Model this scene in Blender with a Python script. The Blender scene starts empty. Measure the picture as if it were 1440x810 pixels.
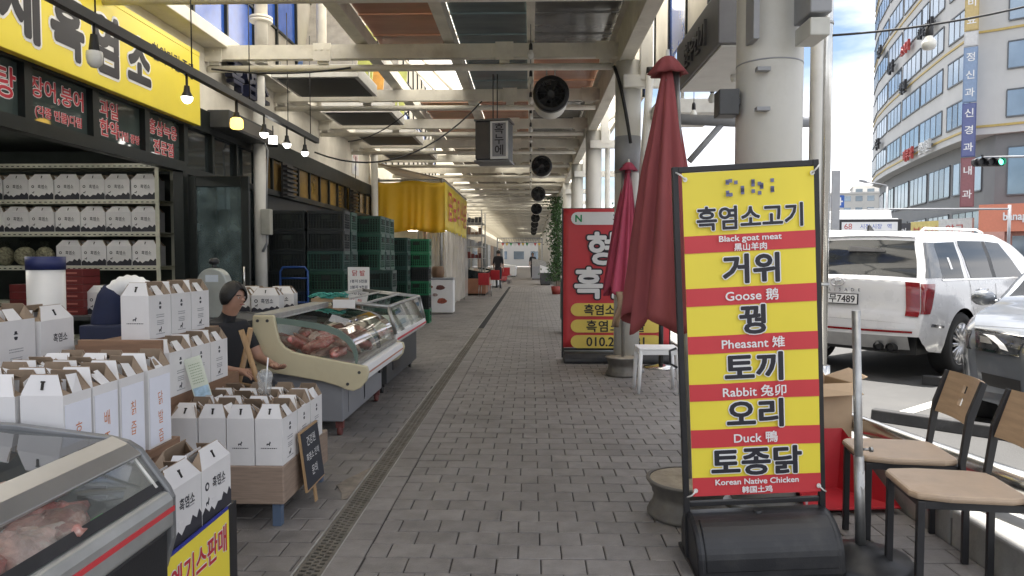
import bpy, math, random
from mathutils import Vector, Matrix, Euler
R = math.radians
random.seed(7)
sc = bpy.context.scene
COL = sc.collection

# ------------------------------------------------------------------ camera
cd = bpy.data.cameras.new("camera")
cd.sensor_width = 36.0
cd.lens = 25.0
cd.clip_start = 0.05
cd.clip_end = 3000
cam = bpy.data.objects.new("camera", cd)
cam.location = (0, 0, 1.4)
cam.rotation_euler = (R(90 - 2.46), 0, R(1.49))
COL.objects.link(cam)
sc.camera = cam

# ------------------------------------------------------------------ sky, sun, exposure
SUN_EL, SUN_AZ = R(75), R(14)          # azimuth measured from +Y towards +X
world = bpy.data.worlds.new("World")
sc.world = world
world.use_nodes = True
nt = world.node_tree
nt.nodes.clear()
wo = nt.nodes.new("ShaderNodeOutputWorld")
bg = nt.nodes.new("ShaderNodeBackground")
sky = nt.nodes.new("ShaderNodeTexSky")
sky.sky_type = 'NISHITA'
sky.sun_disc = False
sky.sun_elevation = SUN_EL
sky.sun_rotation = SUN_AZ
sky.air_density = 1.0
sky.dust_density = 1.0
tc = nt.nodes.new("ShaderNodeTexCoord")
mp = nt.nodes.new("ShaderNodeMapping")
mp.inputs['Scale'].default_value = (1.0, 1.0, 2.6)
mp.inputs['Location'].default_value = (5.2, 0.9, 1.4)
nz = nt.nodes.new("ShaderNodeTexNoise")
nz.inputs['Scale'].default_value = 2.3
nz.inputs['Detail'].default_value = 9
nz.inputs['Roughness'].default_value = 0.55
nz.inputs['Distortion'].default_value = 0.35
cr = nt.nodes.new("ShaderNodeValToRGB")
cr.color_ramp.elements[0].position = 0.39
cr.color_ramp.elements[0].color = (0, 0, 0, 1)
cr.color_ramp.elements[1].position = 0.55
cr.color_ramp.elements[1].color = (1, 1, 1, 1)
nz2 = nt.nodes.new("ShaderNodeTexNoise")
nz2.inputs['Scale'].default_value = 4.5
nz2.inputs['Detail'].default_value = 6
crc = nt.nodes.new("ShaderNodeMix")
crc.data_type = 'RGBA'
crc.inputs['A'].default_value = (2.2, 2.25, 2.45, 1)
crc.inputs['B'].default_value = (3.5, 3.45, 3.42, 1)
mixs = nt.nodes.new("ShaderNodeMix")
mixs.data_type = 'RGBA'
L = nt.links.new
L(tc.outputs['Generated'], mp.inputs['Vector'])
L(mp.outputs['Vector'], nz.inputs['Vector'])
L(mp.outputs['Vector'], nz2.inputs['Vector'])
L(nz.outputs['Fac'], cr.inputs['Fac'])
L(nz2.outputs['Fac'], crc.inputs['Factor'])
L(cr.outputs['Color'], mixs.inputs['Factor'])
skm = nt.nodes.new('ShaderNodeVectorMath'); skm.operation = 'SCALE'; skm.inputs['Scale'].default_value = 0.28
L(sky.outputs['Color'], skm.inputs[0])
L(skm.outputs['Vector'], mixs.inputs['A'])
L(crc.outputs['Result'], mixs.inputs['B'])
L(mixs.outputs['Result'], bg.inputs['Color'])
bg.inputs['Strength'].default_value = 0.10
L(bg.outputs['Background'], wo.inputs['Surface'])

sd = bpy.data.lights.new("sun", 'SUN')
sd.energy = 2.2
sd.angle = R(0.6)
sd.color = (1.0, 0.955, 0.89)
sun = bpy.data.objects.new("sun", sd)
sdir = Vector((math.sin(SUN_AZ) * math.cos(SUN_EL), math.cos(SUN_AZ) * math.cos(SUN_EL), math.sin(SUN_EL)))
sun.rotation_euler = (-sdir).to_track_quat('-Z', 'Y').to_euler()
sun.location = (20, 40, 60)
COL.objects.link(sun)

vs = sc.view_settings
vs.view_transform = 'Standard'
vs.look = 'None'
vs.gamma = 1.0
vs.use_curve_mapping = False
vs.exposure = 2.7
sc.cycles.max_bounces = 10
sc.cycles.transparent_max_bounces = 16
sc.cycles.sample_clamp_indirect = 6.0
sc.cycles.caustics_reflective = False
sc.cycles.caustics_refractive = False

# ------------------------------------------------------------------ helpers
class MB:
    """collects boxes, bars, tubes; build() links them as ONE mesh object"""
    def __init__(s):
        s.v = []; s.f = []; s.m = []; s.sm = []
    def add(s, vs, fs, mi=0, sm=False, M=None):
        o = len(s.v)
        if M is not None:
            vs = [M @ Vector(p) for p in vs]
        s.v += [tuple(p) for p in vs]
        for f in fs:
            s.f.append(tuple(i + o for i in f)); s.m.append(mi); s.sm.append(sm)
        return s
    def box(s, x0, y0, z0, x1, y1, z1, mi=0, M=None):
        vs = [(x0,y0,z0),(x1,y0,z0),(x1,y1,z0),(x0,y1,z0),(x0,y0,z1),(x1,y0,z1),(x1,y1,z1),(x0,y1,z1)]
        fs = [(0,3,2,1),(4,5,6,7),(0,1,5,4),(1,2,6,5),(2,3,7,6),(3,0,4,7)]
        return s.add(vs, fs, mi, False, M)
    def cbox(s, c, sz, mi=0, M=None):
        return s.box(c[0]-sz[0]/2, c[1]-sz[1]/2, c[2]-sz[2]/2, c[0]+sz[0]/2, c[1]+sz[1]/2, c[2]+sz[2]/2, mi, M)
    def cyl(s, a, b, r, r2=None, n=14, mi=0, caps=True, sm=True):
        a = Vector(a); b = Vector(b); r2 = r if r2 is None else r2
        d = (b - a).normalized()
        u = d.orthogonal().normalized(); w = d.cross(u)
        vs = []
        for p, rr in ((a, r), (b, r2)):
            for i in range(n):
                t = 2*math.pi*i/n
                vs.append(p + (u*math.cos(t) + w*math.sin(t))*rr)
        fs = [(i, (i+1) % n, n+(i+1) % n, n+i) for i in range(n)]
        s.add(vs, fs, mi, sm)
        if caps:
            o = len(s.v) - 2*n
            s.f += [tuple(o+i for i in reversed(range(n))), tuple(o+n+i for i in range(n))]
            s.m += [mi, mi]; s.sm += [False, False]
        return s
    def tube(s, pts, r, n=8, mi=0, radii=None, caps=True):
        pts = [Vector(p) for p in pts]
        vs = []; k = len(pts)
        ref = None
        for i, p in enumerate(pts):
            d = (pts[min(i+1, k-1)] - pts[max(i-1, 0)]).normalized()
            if ref is None:
                ref = d.orthogonal().normalized()
            u = (ref - d*ref.dot(d)).normalized(); ref = u
            w = d.cross(u)
            rr = radii[i] if radii else r
            for j in range(n):
                t = 2*math.pi*j/n
                vs.append(p + (u*math.cos(t) + w*math.sin(t))*rr)
        fs = []
        for i in range(k-1):
            for j in range(n):
                fs.append((i*n+j, i*n+(j+1) % n, (i+1)*n+(j+1) % n, (i+1)*n+j))
        s.add(vs, fs, mi, True)
        if caps:
            o = len(s.v) - k*n
            s.f += [tuple(o+i for i in reversed(range(n))), tuple(o+(k-1)*n+i for i in range(n))]
            s.m += [mi, mi]; s.sm += [False, False]
        return s
    def lathe(s, prof, n=24, mi=0, M=None, sm=True, lobes=0, amp=0.0):
        vs = []
        for r, z in prof:
            for i in range(n):
                t = 2*math.pi*i/n
                rr = r*(1 + amp*math.cos(lobes*t)) if lobes else r
                vs.append((rr*math.cos(t), rr*math.sin(t), z))
        fs = []
        for k in range(len(prof)-1):
            for i in range(n):
                fs.append((k*n+i, k*n+(i+1) % n, (k+1)*n+(i+1) % n, (k+1)*n+i))
        return s.add(vs, fs, mi, sm, M)
    def prism(s, poly, h0, h1, plane='xz', mi=0, M=None, sm=False):
        """extrude a 2-D outline: plane xz is extruded along y, xy along z, yz along x"""
        n = len(poly)
        def mk(p, h):
            return {'xz': (p[0], h, p[1]), 'xy': (p[0], p[1], h), 'yz': (h, p[0], p[1])}[plane]
        vs = [mk(p, h0) for p in poly] + [mk(p, h1) for p in poly]
        area = sum(poly[i][0]*poly[(i+1) % n][1] - poly[(i+1) % n][0]*poly[i][1] for i in range(n))
        flip = (area > 0) != (plane != 'xz')
        fs = [(i, (i+1) % n, n+(i+1) % n, n+i) for i in range(n)] + [tuple(reversed(range(n))), tuple(range(n, 2*n))]
        if flip:
            fs = [tuple(reversed(f)) for f in fs]
        return s.add(vs, fs, mi, sm, M)
    def quad(s, a, b, c, d, mi=0, M=None):
        return s.add([a, b, c, d], [(0, 1, 2, 3)], mi, False, M)
    def ball(s, c, r, nu=14, nv=8, sc3=(1, 1, 1), mi=0, M=None):
        vs = [(c[0], c[1], c[2]-r*sc3[2])]
        for j in range(1, nv):
            ph = math.pi*j/nv - math.pi/2
            for i in range(nu):
                t = 2*math.pi*i/nu
                vs.append((c[0]+r*sc3[0]*math.cos(ph)*math.cos(t), c[1]+r*sc3[1]*math.cos(ph)*math.sin(t), c[2]+r*sc3[2]*math.sin(ph)))
        vs.append((c[0], c[1], c[2]+r*sc3[2]))
        fs = [(0, 1+(i+1) % nu, 1+i) for i in range(nu)]
        for j in range(nv-2):
            for i in range(nu):
                a = 1+j*nu
                fs.append((a+i, a+(i+1) % nu, a+nu+(i+1) % nu, a+nu+i))
        e = len(vs)-1; a = 1+(nv-2)*nu
        fs += [(a+i, a+(i+1) % nu, e) for i in range(nu)]
        return s.add(vs, fs, mi, True, M)
    def grid(s, fn, nu, nv, mi=0, sm=True):
        """fn(i/nu, j/nv) -> point"""
        vs = [fn(i/nu, j/nv) for j in range(nv+1) for i in range(nu+1)]
        fs = [(j*(nu+1)+i, j*(nu+1)+i+1, (j+1)*(nu+1)+i+1, (j+1)*(nu+1)+i) for j in range(nv) for i in range(nu)]
        return s.add(vs, fs, mi, sm)
    def mesh(s, name, mats):
        me = bpy.data.meshes.new(name)
        me.from_pydata(s.v, [], s.f)
        for m in (mats if isinstance(mats, (list, tuple)) else [mats]):
            me.materials.append(m)
        me.polygons.foreach_set('material_index', s.m)
        me.polygons.foreach_set('use_smooth', s.sm)
        me.update()
        return me
    def build(s, name, mats, parent=None, loc=(0, 0, 0), rot=(0, 0, 0), bev=0, solid=0):
        o = bpy.data.objects.new(name, s.mesh(name, mats))
        return place(o, parent, loc, rot, bev, solid)

def place(o, parent=None, loc=(0, 0, 0), rot=(0, 0, 0), bev=0, solid=0):
    COL.objects.link(o)
    o.location = loc; o.rotation_euler = rot
    if parent is not None:
        o.parent = parent
    if solid:
        md = o.modifiers.new("thickness", 'SOLIDIFY'); md.thickness = solid; md.offset = 0
    if bev:
        md = o.modifiers.new("bevel", 'BEVEL'); md.width = bev; md.segments = 2; md.limit_method = 'ANGLE'; md.angle_limit = R(40)
    return o
def inst(me, name, parent=None, loc=(0, 0, 0), rot=(0, 0, 0), scale=None, bev=0):
    o = bpy.data.objects.new(name, me)
    place(o, parent, loc, rot, bev)
    if scale: o.scale = scale
    return o
def tag(o, label, cat, group=None, kind=None):
    if label: o['label'] = label
    if cat: o['category'] = cat
    if group: o['group'] = group
    if kind: o['kind'] = kind
    return o
def thing(name, label, cat, loc=(0, 0, 0), rz=0, group=None, rot=None):
    o = bpy.data.objects.new(name, None)
    o.empty_display_size = 0.1
    COL.objects.link(o)
    o.location = loc
    o.rotation_euler = rot if rot else (0, 0, rz)
    return tag(o, label, cat, group)
def struct(o):
    o['kind'] = 'structure'
    return o
KIDS = {}
def dup(root, loc, rz=0, label=None, group=None, rot=None, parent=None):
    c = root.copy(); COL.objects.link(c)
    c.parent = parent
    if loc is not None:
        c.location = loc; c.rotation_euler = rot if rot else (0, 0, rz)
    if label: c['label'] = label
    if group: c['group'] = group
    for ch in list(root.children):
        dup(ch, None, parent=c)
    return c

# writing: text curves are turned into meshes at the end of the script
TEXTS = []
def text(parent, s, size, m, loc, rot=(R(90), 0, 0), bold=0.0, ext=0.0015, sx=1.0, name='lettering', align='CENTER', lead=1.0, track=1.0):
    cu = bpy.data.curves.new(name, 'FONT')
    cu.body = s; cu.size = size; cu.align_x = align; cu.align_y = 'CENTER'
    cu.extrude = ext if ext > .005 else 0; cu.space_line = lead; cu.space_character = track
    cu.resolution_u = 3
    cu.materials.append(m)
    o = bpy.data.objects.new(name, cu)
    COL.objects.link(o)
    o.location = loc; o.rotation_euler = rot; o.scale = (sx, 1, 1)
    if parent is not None: o.parent = parent
    TEXTS.append((o, bold, align == 'CENTER'))
    return o
def finish_texts():
    bpy.context.view_layer.update()
    dg = bpy.context.evaluated_depsgraph_get()
    for o, bold, centre in TEXTS:
        me = bpy.data.meshes.new_from_object(o.evaluated_get(dg))
        vs_t = [v.co.copy() for v in me.vertices]; fs_t = [tuple(p.vertices) for p in me.polygons]
        if centre and vs_t:
            c = Vector(((min(v.x for v in vs_t)+max(v.x for v in vs_t))/2, (min(v.y for v in vs_t)+max(v.y for v in vs_t))/2, 0))
            vs_t = [v-c for v in vs_t]
        b = MB(); ring = [(0, 0)]
        if bold > 0:                                # heavier strokes: the glyph laid over itself in a ring
            nr = 8 if bold < .02*o.data.size*1.6 else 14
            ring += [(bold*math.cos(2*math.pi*i/nr), bold*math.sin(2*math.pi*i/nr)) for i in range(nr)]
            if nr == 14: ring += [(bold*.5*math.cos(2*math.pi*i/7), bold*.5*math.sin(2*math.pi*i/7)) for i in range(7)]
        for i, (dx, dy) in enumerate(ring):
            b.add([(v.x+dx, v.y+dy, v.z + i*max(.00003, bold*.0012)) for v in vs_t], fs_t)
        mt = o.data.materials[0]
        me = b.mesh('lettering', mt)
        n = bpy.data.objects.new('tmp', me)
        COL.objects.link(n)
        n.parent = o.parent
        n.location = o.location; n.rotation_euler = o.rotation_euler; n.scale = o.scale
        for k in o.keys(): n[k] = o[k]
        nm = o.name.split('.')[0]
        bpy.data.objects.remove(o)
        n.name = nm
    TEXTS.clear()

# ------------------------------------------------------------------ materials
MAT = {}
def mat(name, col, rough=0.6, metal=0.0, var=0.12, scale=6.0, bump=0.0, bscale=60.0, spec=0.5, coat=0.0, rnd=0.0, stain=None, emit=0.0, detail=4, stretch=None, transl=0.0, island=0.0, world=False):
    if name in MAT: return MAT[name]
    m = bpy.data.materials.new(name); m.use_nodes = True
    n = m.node_tree.nodes; l = m.node_tree.links.new
    b = n['Principled BSDF']
    b.inputs['Roughness'].default_value = rough
    b.inputs['Metallic'].default_value = metal
    b.inputs['Specular IOR Level'].default_value = spec
    if coat:
        b.inputs['Coat Weight'].default_value = coat
        b.inputs['Coat Roughness'].default_value = 0.04
    t = n.new('ShaderNodeTexCoord')
    src = t.outputs['Object']
    if world:                                   # pieces of one surface share the pattern of the place, not of the piece
        gw = n.new('ShaderNodeNewGeometry'); src = gw.outputs['Position']
    src0 = src
    if stretch:
        mpn = n.new('ShaderNodeMapping'); mpn.inputs['Scale'].default_value = stretch
        l(src, mpn.inputs['Vector']); src = mpn.outputs['Vector']
    z = n.new('ShaderNodeTexNoise')
    z.inputs['Scale'].default_value = scale; z.inputs['Detail'].default_value = detail; z.inputs['Roughness'].default_value = 0.6
    l(src, z.inputs['Vector'])
    mr = n.new('ShaderNodeMapRange')
    mr.inputs['From Min'].default_value = 0.3; mr.inputs['From Max'].default_value = 0.7
    mr.inputs['To Min'].default_value = 1 - var; mr.inputs['To Max'].default_value = 1 + var
    l(z.outputs['Fac'], mr.inputs['Value'])
    fac = mr.outputs['Result']
    if rnd:
        oi = n.new('ShaderNodeObjectInfo')
        m2 = n.new('ShaderNodeMapRange'); m2.inputs['To Min'].default_value = 1-rnd; m2.inputs['To Max'].default_value = 1+rnd
        l(oi.outputs['Random'], m2.inputs['Value'])
        mm = n.new('ShaderNodeMath'); mm.operation = 'MULTIPLY'
        l(fac, mm.inputs[0]); l(m2.outputs['Result'], mm.inputs[1]); fac = mm.outputs[0]
    if island:
        gi = n.new('ShaderNodeNewGeometry')
        m2 = n.new('ShaderNodeMapRange'); m2.inputs['To Min'].default_value = 1-island; m2.inputs['To Max'].default_value = 1+island
        l(gi.outputs['Random Per Island'], m2.inputs['Value'])
        mm = n.new('ShaderNodeMath'); mm.operation = 'MULTIPLY'
        l(fac, mm.inputs[0]); l(m2.outputs['Result'], mm.inputs[1]); fac = mm.outputs[0]
    vm = n.new('ShaderNodeVectorMath'); vm.operation = 'SCALE'
    vm.inputs[0].default_value = col[:3]
    l(fac, vm.inputs['Scale'])
    out = vm.outputs['Vector']
    if stain:                                   # (colour, amount, scale): patches of dirt with their own shape
        z2 = n.new('ShaderNodeTexNoise'); z2.inputs['Scale'].default_value = stain[2]; z2.inputs['Detail'].default_value = 6; z2.inputs['Roughness'].default_value = 0.65
        l(src0, z2.inputs['Vector'])
        rp = n.new('ShaderNodeValToRGB'); rp.color_ramp.elements[0].position = 0.52; rp.color_ramp.elements[1].position = 0.72
        l(z2.outputs['Fac'], rp.inputs['Fac'])
        ms = n.new('ShaderNodeMath'); ms.operation = 'MULTIPLY'; ms.inputs[1].default_value = stain[1]
        l(rp.outputs['Color'], ms.inputs[0])
        mx = n.new('ShaderNodeMix'); mx.data_type = 'RGBA'
        l(ms.outputs[0], mx.inputs['Factor']); l(out, mx.inputs['A']); mx.inputs['B'].default_value = (*stain[0], 1)
        out = mx.outputs['Result']
    l(out, b.inputs['Base Color'])
    rr = n.new('ShaderNodeMapRange'); rr.inputs['To Min'].default_value = max(0.02, rough*0.82); rr.inputs['To Max'].default_value = min(1, rough*1.18)
    l(z.outputs['Fac'], rr.inputs['Value']); l(rr.outputs['Result'], b.inputs['Roughness'])
    if bump:
        zb = n.new('ShaderNodeTexNoise'); zb.inputs['Scale'].default_value = bscale; zb.inputs['Detail'].default_value = 5
        l(src, zb.inputs['Vector'])
        bp = n.new('ShaderNodeBump'); bp.inputs['Strength'].default_value = bump; bp.inputs['Distance'].default_value = 0.01
        l(zb.outputs['Fac'], bp.inputs['Height']); l(bp.outputs['Normal'], b.inputs['Normal'])
    if emit:
        b.inputs['Emission Color'].default_value = (*col[:3], 1); b.inputs['Emission Strength'].default_value = emit
    if transl:
        tr = n.new('ShaderNodeBsdfTranslucent'); l(out, tr.inputs['Color'])
        mxs = n.new('ShaderNodeMixShader'); mxs.inputs['Fac'].default_value = transl
        l(b.outputs['BSDF'], mxs.inputs[1]); l(tr.outputs['BSDF'], mxs.inputs[2])
        l(mxs.outputs[0], n['Material Output'].inputs['Surface'])
    MAT[name] = m
    return m
def glass(name, tint=(0.9, 0.95, 0.95), refl=1.0, rough=0.02, haze=0.0, hcol=(0.7, 0.75, 0.75), hscale=5, hcon=.6):
    if name in MAT: return MAT[name]
    m = bpy.data.materials.new(name); m.use_nodes = True
    n = m.node_tree.nodes; l = m.node_tree.links.new
    n.remove(n['Principled BSDF'])
    tr = n.new('ShaderNodeBsdfTransparent'); tr.inputs['Color'].default_value = (*tint, 1)
    gl = n.new('ShaderNodeBsdfGlossy'); gl.inputs['Roughness'].default_value = rough
    fr = n.new('ShaderNodeFresnel')
    ge = n.new('ShaderNodeNewGeometry'); mi_ = n.new('ShaderNodeMapRange')      # a pane reflects alike from both sides
    mi_.inputs['To Min'].default_value = 1.5; mi_.inputs['To Max'].default_value = 1/1.5
    l(ge.outputs['Backfacing'], mi_.inputs['Value']); l(mi_.outputs['Result'], fr.inputs['IOR'])
    mu = n.new('ShaderNodeMath'); mu.operation = 'MULTIPLY'; mu.inputs[1].default_value = refl; mu.use_clamp = True
    l(fr.outputs[0], mu.inputs[0])
    base = tr.outputs[0]
    if haze:
        df = n.new('ShaderNodeBsdfDiffuse'); df.inputs['Color'].default_value = (*hcol, 1)
        z = n.new('ShaderNodeTexNoise'); z.inputs['Scale'].default_value = hscale; z.inputs['Detail'].default_value = 5
        t = n.new('ShaderNodeTexCoord'); l(t.outputs['Object'], z.inputs['Vector'])
        mr = n.new('ShaderNodeMapRange'); mr.inputs['From Min'].default_value = 0.35; mr.inputs['From Max'].default_value = 0.7
        mr.inputs['To Max'].default_value = haze*(1+hcon); mr.inputs['To Min'].default_value = haze*(1-hcon)
        l(z.outputs['Fac'], mr.inputs['Value'])
        mh = n.new('ShaderNodeMixShader'); l(mr.outputs['Result'], mh.inputs[0]); l(base, mh.inputs[1]); l(df.outputs[0], mh.inputs[2])
        base = mh.outputs[0]
    mx = n.new('ShaderNodeMixShader')
    l(mu.outputs[0], mx.inputs[0]); l(base, mx.inputs[1]); l(gl.outputs[0], mx.inputs[2])
    l(mx.outputs[0], n['Material Output'].inputs['Surface'])
    MAT[name] = m
    return m

m_paver = mat('paver', (0.215, 0.2, 0.188), 0.6, var=0.2, scale=9.0, bump=0.45, bscale=110, rnd=0.11, stain=((0.105, 0.096, 0.09), 0.75, 1.1), world=True, detail=8)
m_paver2 = mat('paver_field', (0.215, 0.2, 0.188), 0.6, var=0.2, scale=9.0, bump=0.4, bscale=110, island=0.11, stain=((0.105, 0.096, 0.09), 0.75, 1.1), world=True, detail=8)
m_joint = mat('joint', (0.06, 0.056, 0.052), 0.95, var=0.3, scale=20)
m_conc = mat('concrete', (0.36, 0.35, 0.33), 0.85, var=0.16, scale=5, bump=0.3, stain=((0.16, 0.15, 0.13), 0.6, 2.2))
m_concdk = mat('kerb_stone', (0.16, 0.158, 0.155), 0.88, var=0.25, scale=6, bump=0.4, stain=((0.07, 0.07, 0.07), 0.6, 3))
m_asph = mat('asphalt', (0.08, 0.08, 0.08), 0.9, var=0.2, scale=0.7, bump=0.6, bscale=130, stain=((0.11, 0.108, 0.104), 0.5, 0.35), detail=8)
m_line = mat('road_paint', (0.55, 0.54, 0.5), 0.8, var=0.2, scale=9, stain=((0.16, 0.16, 0.16), 0.6, 8))
m_steel = mat('stainless', (0.62, 0.61, 0.58), 0.2, 1.0, var=0.08, scale=10)
m_galv = mat('galvanised', (0.4, 0.4, 0.39), 0.42, 0.85, var=0.2, scale=14)
m_beam = mat('beam_paint', (0.70, 0.67, 0.59), 0.55, var=0.12, scale=3, stain=((0.36, 0.30, 0.23), 0.45, 2.5))
m_white = mat('white_paint', (0.72, 0.71, 0.67), 0.5, var=0.07, scale=4, stain=((0.42, 0.39, 0.33), 0.35, 3))
m_cream = mat('cream_render', (0.79, 0.75, 0.66), 0.7, var=0.1, scale=2.5, bump=0.1, stain=((0.5, 0.44, 0.35), 0.45, 1.1))
m_black = mat('black_metal', (0.018, 0.018, 0.02), 0.45, var=0.3, scale=8)
m_blackpl = mat('black_plastic', (0.016, 0.017, 0.02), 0.42, var=0.25, scale=5, bump=0.08, bscale=140, stain=((0.08, 0.077, 0.072), 0.4, 4))
m_dkgrey = mat('dark_grey', (0.055, 0.057, 0.06), 0.5, var=0.2, scale=5)
m_frame = mat('dark_window_frame', (0.009, 0.012, 0.0115), 0.45, var=0.2, spec=.3)
m_grey = mat('grey_paint', (0.3, 0.31, 0.33), 0.5, var=0.12, stain=((0.18, 0.17, 0.16), 0.4, 3))
m_red = mat('red_print', (0.60, 0.05, 0.06), 0.45, var=0.06, scale=2)
m_yel = mat('yellow_print', (0.86, 0.71, 0.065), 0.42, var=0.05, scale=1.5)
m_ink = mat('black_ink', (0.02, 0.02, 0.028), 0.5, var=0.1)
m_navyink = mat('navy_ink', (0.02, 0.022, 0.07), 0.5, var=0.1)
m_wht = mat('white_print', (0.82, 0.82, 0.82), 0.45, var=0.03)
m_redink = mat('red_ink', (0.5, 0.03, 0.05), 0.5, var=0.1)
m_brown = mat('brown_wood', (0.2, 0.12, 0.075), 0.55, var=0.22, scale=4, stretch=(1, 1, 14))
m_woodlt = mat('light_wood', (0.42, 0.27, 0.14), 0.5, var=0.18, scale=4, stretch=(12, 1, 1))
m_darkglass = mat('dark_glass', (0.02, 0.026, 0.028), 0.06, var=0.2, spec=0.8)
m_glass = glass('clear_glass')
m_rubber = mat('rubber', (0.022, 0.022, 0.023), 0.8, var=0.25, scale=20)
# ------------------------------------------------------------------ ground, pavement, kerb, road
b = MB(); b.box(-1500, -900, -0.30, 1500, 2000, -0.02)
struct(b.build('ground', m_asph))

WP, DP = 0.205, 0.158
b = MB(); b.box(-4.0, -6, -0.019, 2.06, 34.0, -0.009)
pav = struct(b.build('pavement', m_joint))
b = MB(); b.box(-4.0, 34.0, -0.019, 2.06, 112, -0.001)
m_far = mat('pavement_far', (0.2, 0.186, 0.176), 0.7, var=0.12, scale=3.0, stain=((0.11, 0.103, 0.097), 0.5, 1.3))
struct(b.build('pavement', m_far))

def paver_verts(w, d):
    c = 0.004
    hw, hd = w/2, d/2
    vs = [(-hw,-hd,-.008),(hw,-hd,-.008),(hw,hd,-.008),(-hw,hd,-.008),(-hw,-hd,-c*.6),(hw,-hd,-c*.6),(hw,hd,-c*.6),(-hw,hd,-c*.6),
          (-hw+c,-hd+c,0),(hw-c,-hd+c,0),(hw-c,hd-c,0),(-hw+c,hd-c,0)]
    fs = [(0,1,5,4),(1,2,6,5),(2,3,7,6),(3,0,4,7),(4,5,9,8),(5,6,10,9),(6,7,11,10),(7,4,8,11),(8,9,10,11)]
    return vs, fs
rp = random.Random(3)
pieces = []
row = 0
y = 1.2
while y < 33.9:
    off = (row % 2)*WP*0.5 + rp.uniform(-.006, .006)
    for lo, hi, sh in ((-3.99, -1.045, 0.04), (-0.775, 2.055, 0.0)):
        x = lo - WP + off + sh
        while x < hi:
            x0, x1 = max(x, lo), min(x + WP, hi)
            if x1 - x0 > 0.03:
                pieces.append(((x0+x1)/2, y + DP/2, x1-x0-0.0065, DP-0.0055))
            x += WP
    y += DP; row += 1
y = 1.2
while y < 33.7:                                   # one course laid lengthwise beside the drain
    pieces.append((-0.852, y + WP/2, 0.146, WP-0.005)); y += WP
def vis(p):
    Y = p[1]
    return 2.9 < Y and abs(p[0]/Y + 0.02) < 0.72 and not (p[0] < -1.25 and Y < 4.6)
near = sorted([p for p in pieces if vis(p)], key=lambda p: p[1])[:300]
nset = set(near)
vs_, fs_ = paver_verts(1, 1)
shared = {}
for p in near:
    k = (round(p[2], 3), round(p[3], 3))
    if k not in shared:
        mb = MB(); mb.add(*paver_verts(*k)); shared[k] = mb.mesh('paver', m_paver)
    o = inst(shared[k], 'paver', pav, (p[0], p[1], rp.uniform(-.0022, .0012)), (rp.uniform(-.006, .006), rp.uniform(-.006, .006), rp.uniform(-.006, .006)))
mb = MB()
for p in pieces:
    if p in nset: continue
    M = Matrix.Translation((p[0], p[1], rp.uniform(-.0022, .0012))) @ Euler((rp.uniform(-.005, .005), rp.uniform(-.005, .005), rp.uniform(-.006, .006))).to_matrix().to_4x4()
    v, f = paver_verts(p[2], p[3]); mb.add(v, f, 0, False, M)
o = mb.build('paver', m_paver2, pav); o['kind'] = 'stuff'

# drain channel with slotted grates
b = MB(); b.box(-1.045, -6, -0.018, -0.925, 34, -0.0088)
drain = struct(b.build('drain_channel', mat('drain_dark', (0.012, 0.012, 0.012), 0.9)))
m_grate = mat('grate', (0.17, 0.155, 0.13), 0.7, 0.3, var=0.35, scale=9, stain=((0.09, 0.06, 0.035), 0.7, 5), rnd=0.15)
g = MB()
LG = 0.5
g.box(-.060, 0, -.0088, -.045, LG-.004, .001); g.box(.045, 0, -.0088, .060, LG-.004, .001)
for xx in (-.018, .012): g.box(xx, 0, -.0085, xx+.007, LG-.004, 0)
nb = 13
for c, (xa, xb) in enumerate(((-.045, -.018), (-.011, .012), (.019, .045))):
    for i in range(nb+1):
        yy = (i + (0.5 if c == 1 else 0))*LG/nb
        ya, yb = max(0, yy-.009), min(LG-.004, yy+.009)
        if yb > ya: g.box(xa, ya, -.0085, xb, yb, -.0005)
gm = g.mesh('grate_panel', m_grate)
y = 1.0
while y < 14:
    inst(gm, 'grate_panel', drain, (-0.985 + rp.uniform(-.002, .002), y, 0.0004), (0, 0, rp.uniform(-.004, .004))); y += LG
b = MB(); b.box(-0.957+0.036, -6, -0.0086, -0.925+0.01, 34, 0.0025, 0)
b.build('channel_edge', m_conc, drain)
b = MB(); b.box(-1.055, -6, -0.0086, -1.047, 34, 0.002, 0)
b.build('channel_edge', m_conc, drain)
# patch of bare cement beside the grate, as in the broken paving there
b = MB()
b.prism([(-1.19, 4.28), (-1.16, 4.40), (-1.11, 4.52), (-1.06, 4.66), (-1.058, 4.05), (-1.09, 4.02), (-1.12, 4.14)], 0.0005, 0.004, 'xy')
struct(b.build('cement_patch', mat('cement_patch', (0.25, 0.215, 0.175), 0.9, var=0.3, scale=12, bump=0.8, stain=((.14, .125, .11), .7, 9)), bev=0.002))

# kerb along the car park: stone blocks
kb = MB(); kb.box(0, 0, -0.02, 0.30, 0.985, 0.17, 0)
km = kb.mesh('kerb_stone', mat('kerb_block', (0.3, 0.295, 0.28), 0.88, var=0.2, scale=5, bump=0.4, rnd=0.1, stain=((0.12, 0.12, 0.115), 0.6, 3)))
b = MB(); b.box(2.07, -4, -0.019, 2.33, 100, 0.12)
kerb = struct(b.build('kerb', m_concdk))
y = -0.5
while y < 26:
    inst(km, 'kerb_stone', kerb, (2.062, y, rp.uniform(-.004, .004)), (0, 0, 0), None, 0.012); y += 1.0
# painted bay lines
for i, (a, c) in enumerate([((3.2, 6.35), (7.2, 9.7)), ((2.75, 3.1), (6.6, 6.5)), ((3.6, 11.5), (8, 15.2))]):
    a = Vector((*a, 0)); c = Vector((*c, 0)); d = (c-a).normalized(); nrm = Vector((-d.y, d.x, 0))*0.06
    b = MB(); b.add([(*(a-nrm).xy, -.016), (*(c-nrm).xy, -.016), (*(c+nrm).xy, -.016), (*(a+nrm).xy, -.016)], [(0, 1, 2, 3)])
    struct(b.build('bay_line', m_line))
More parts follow.
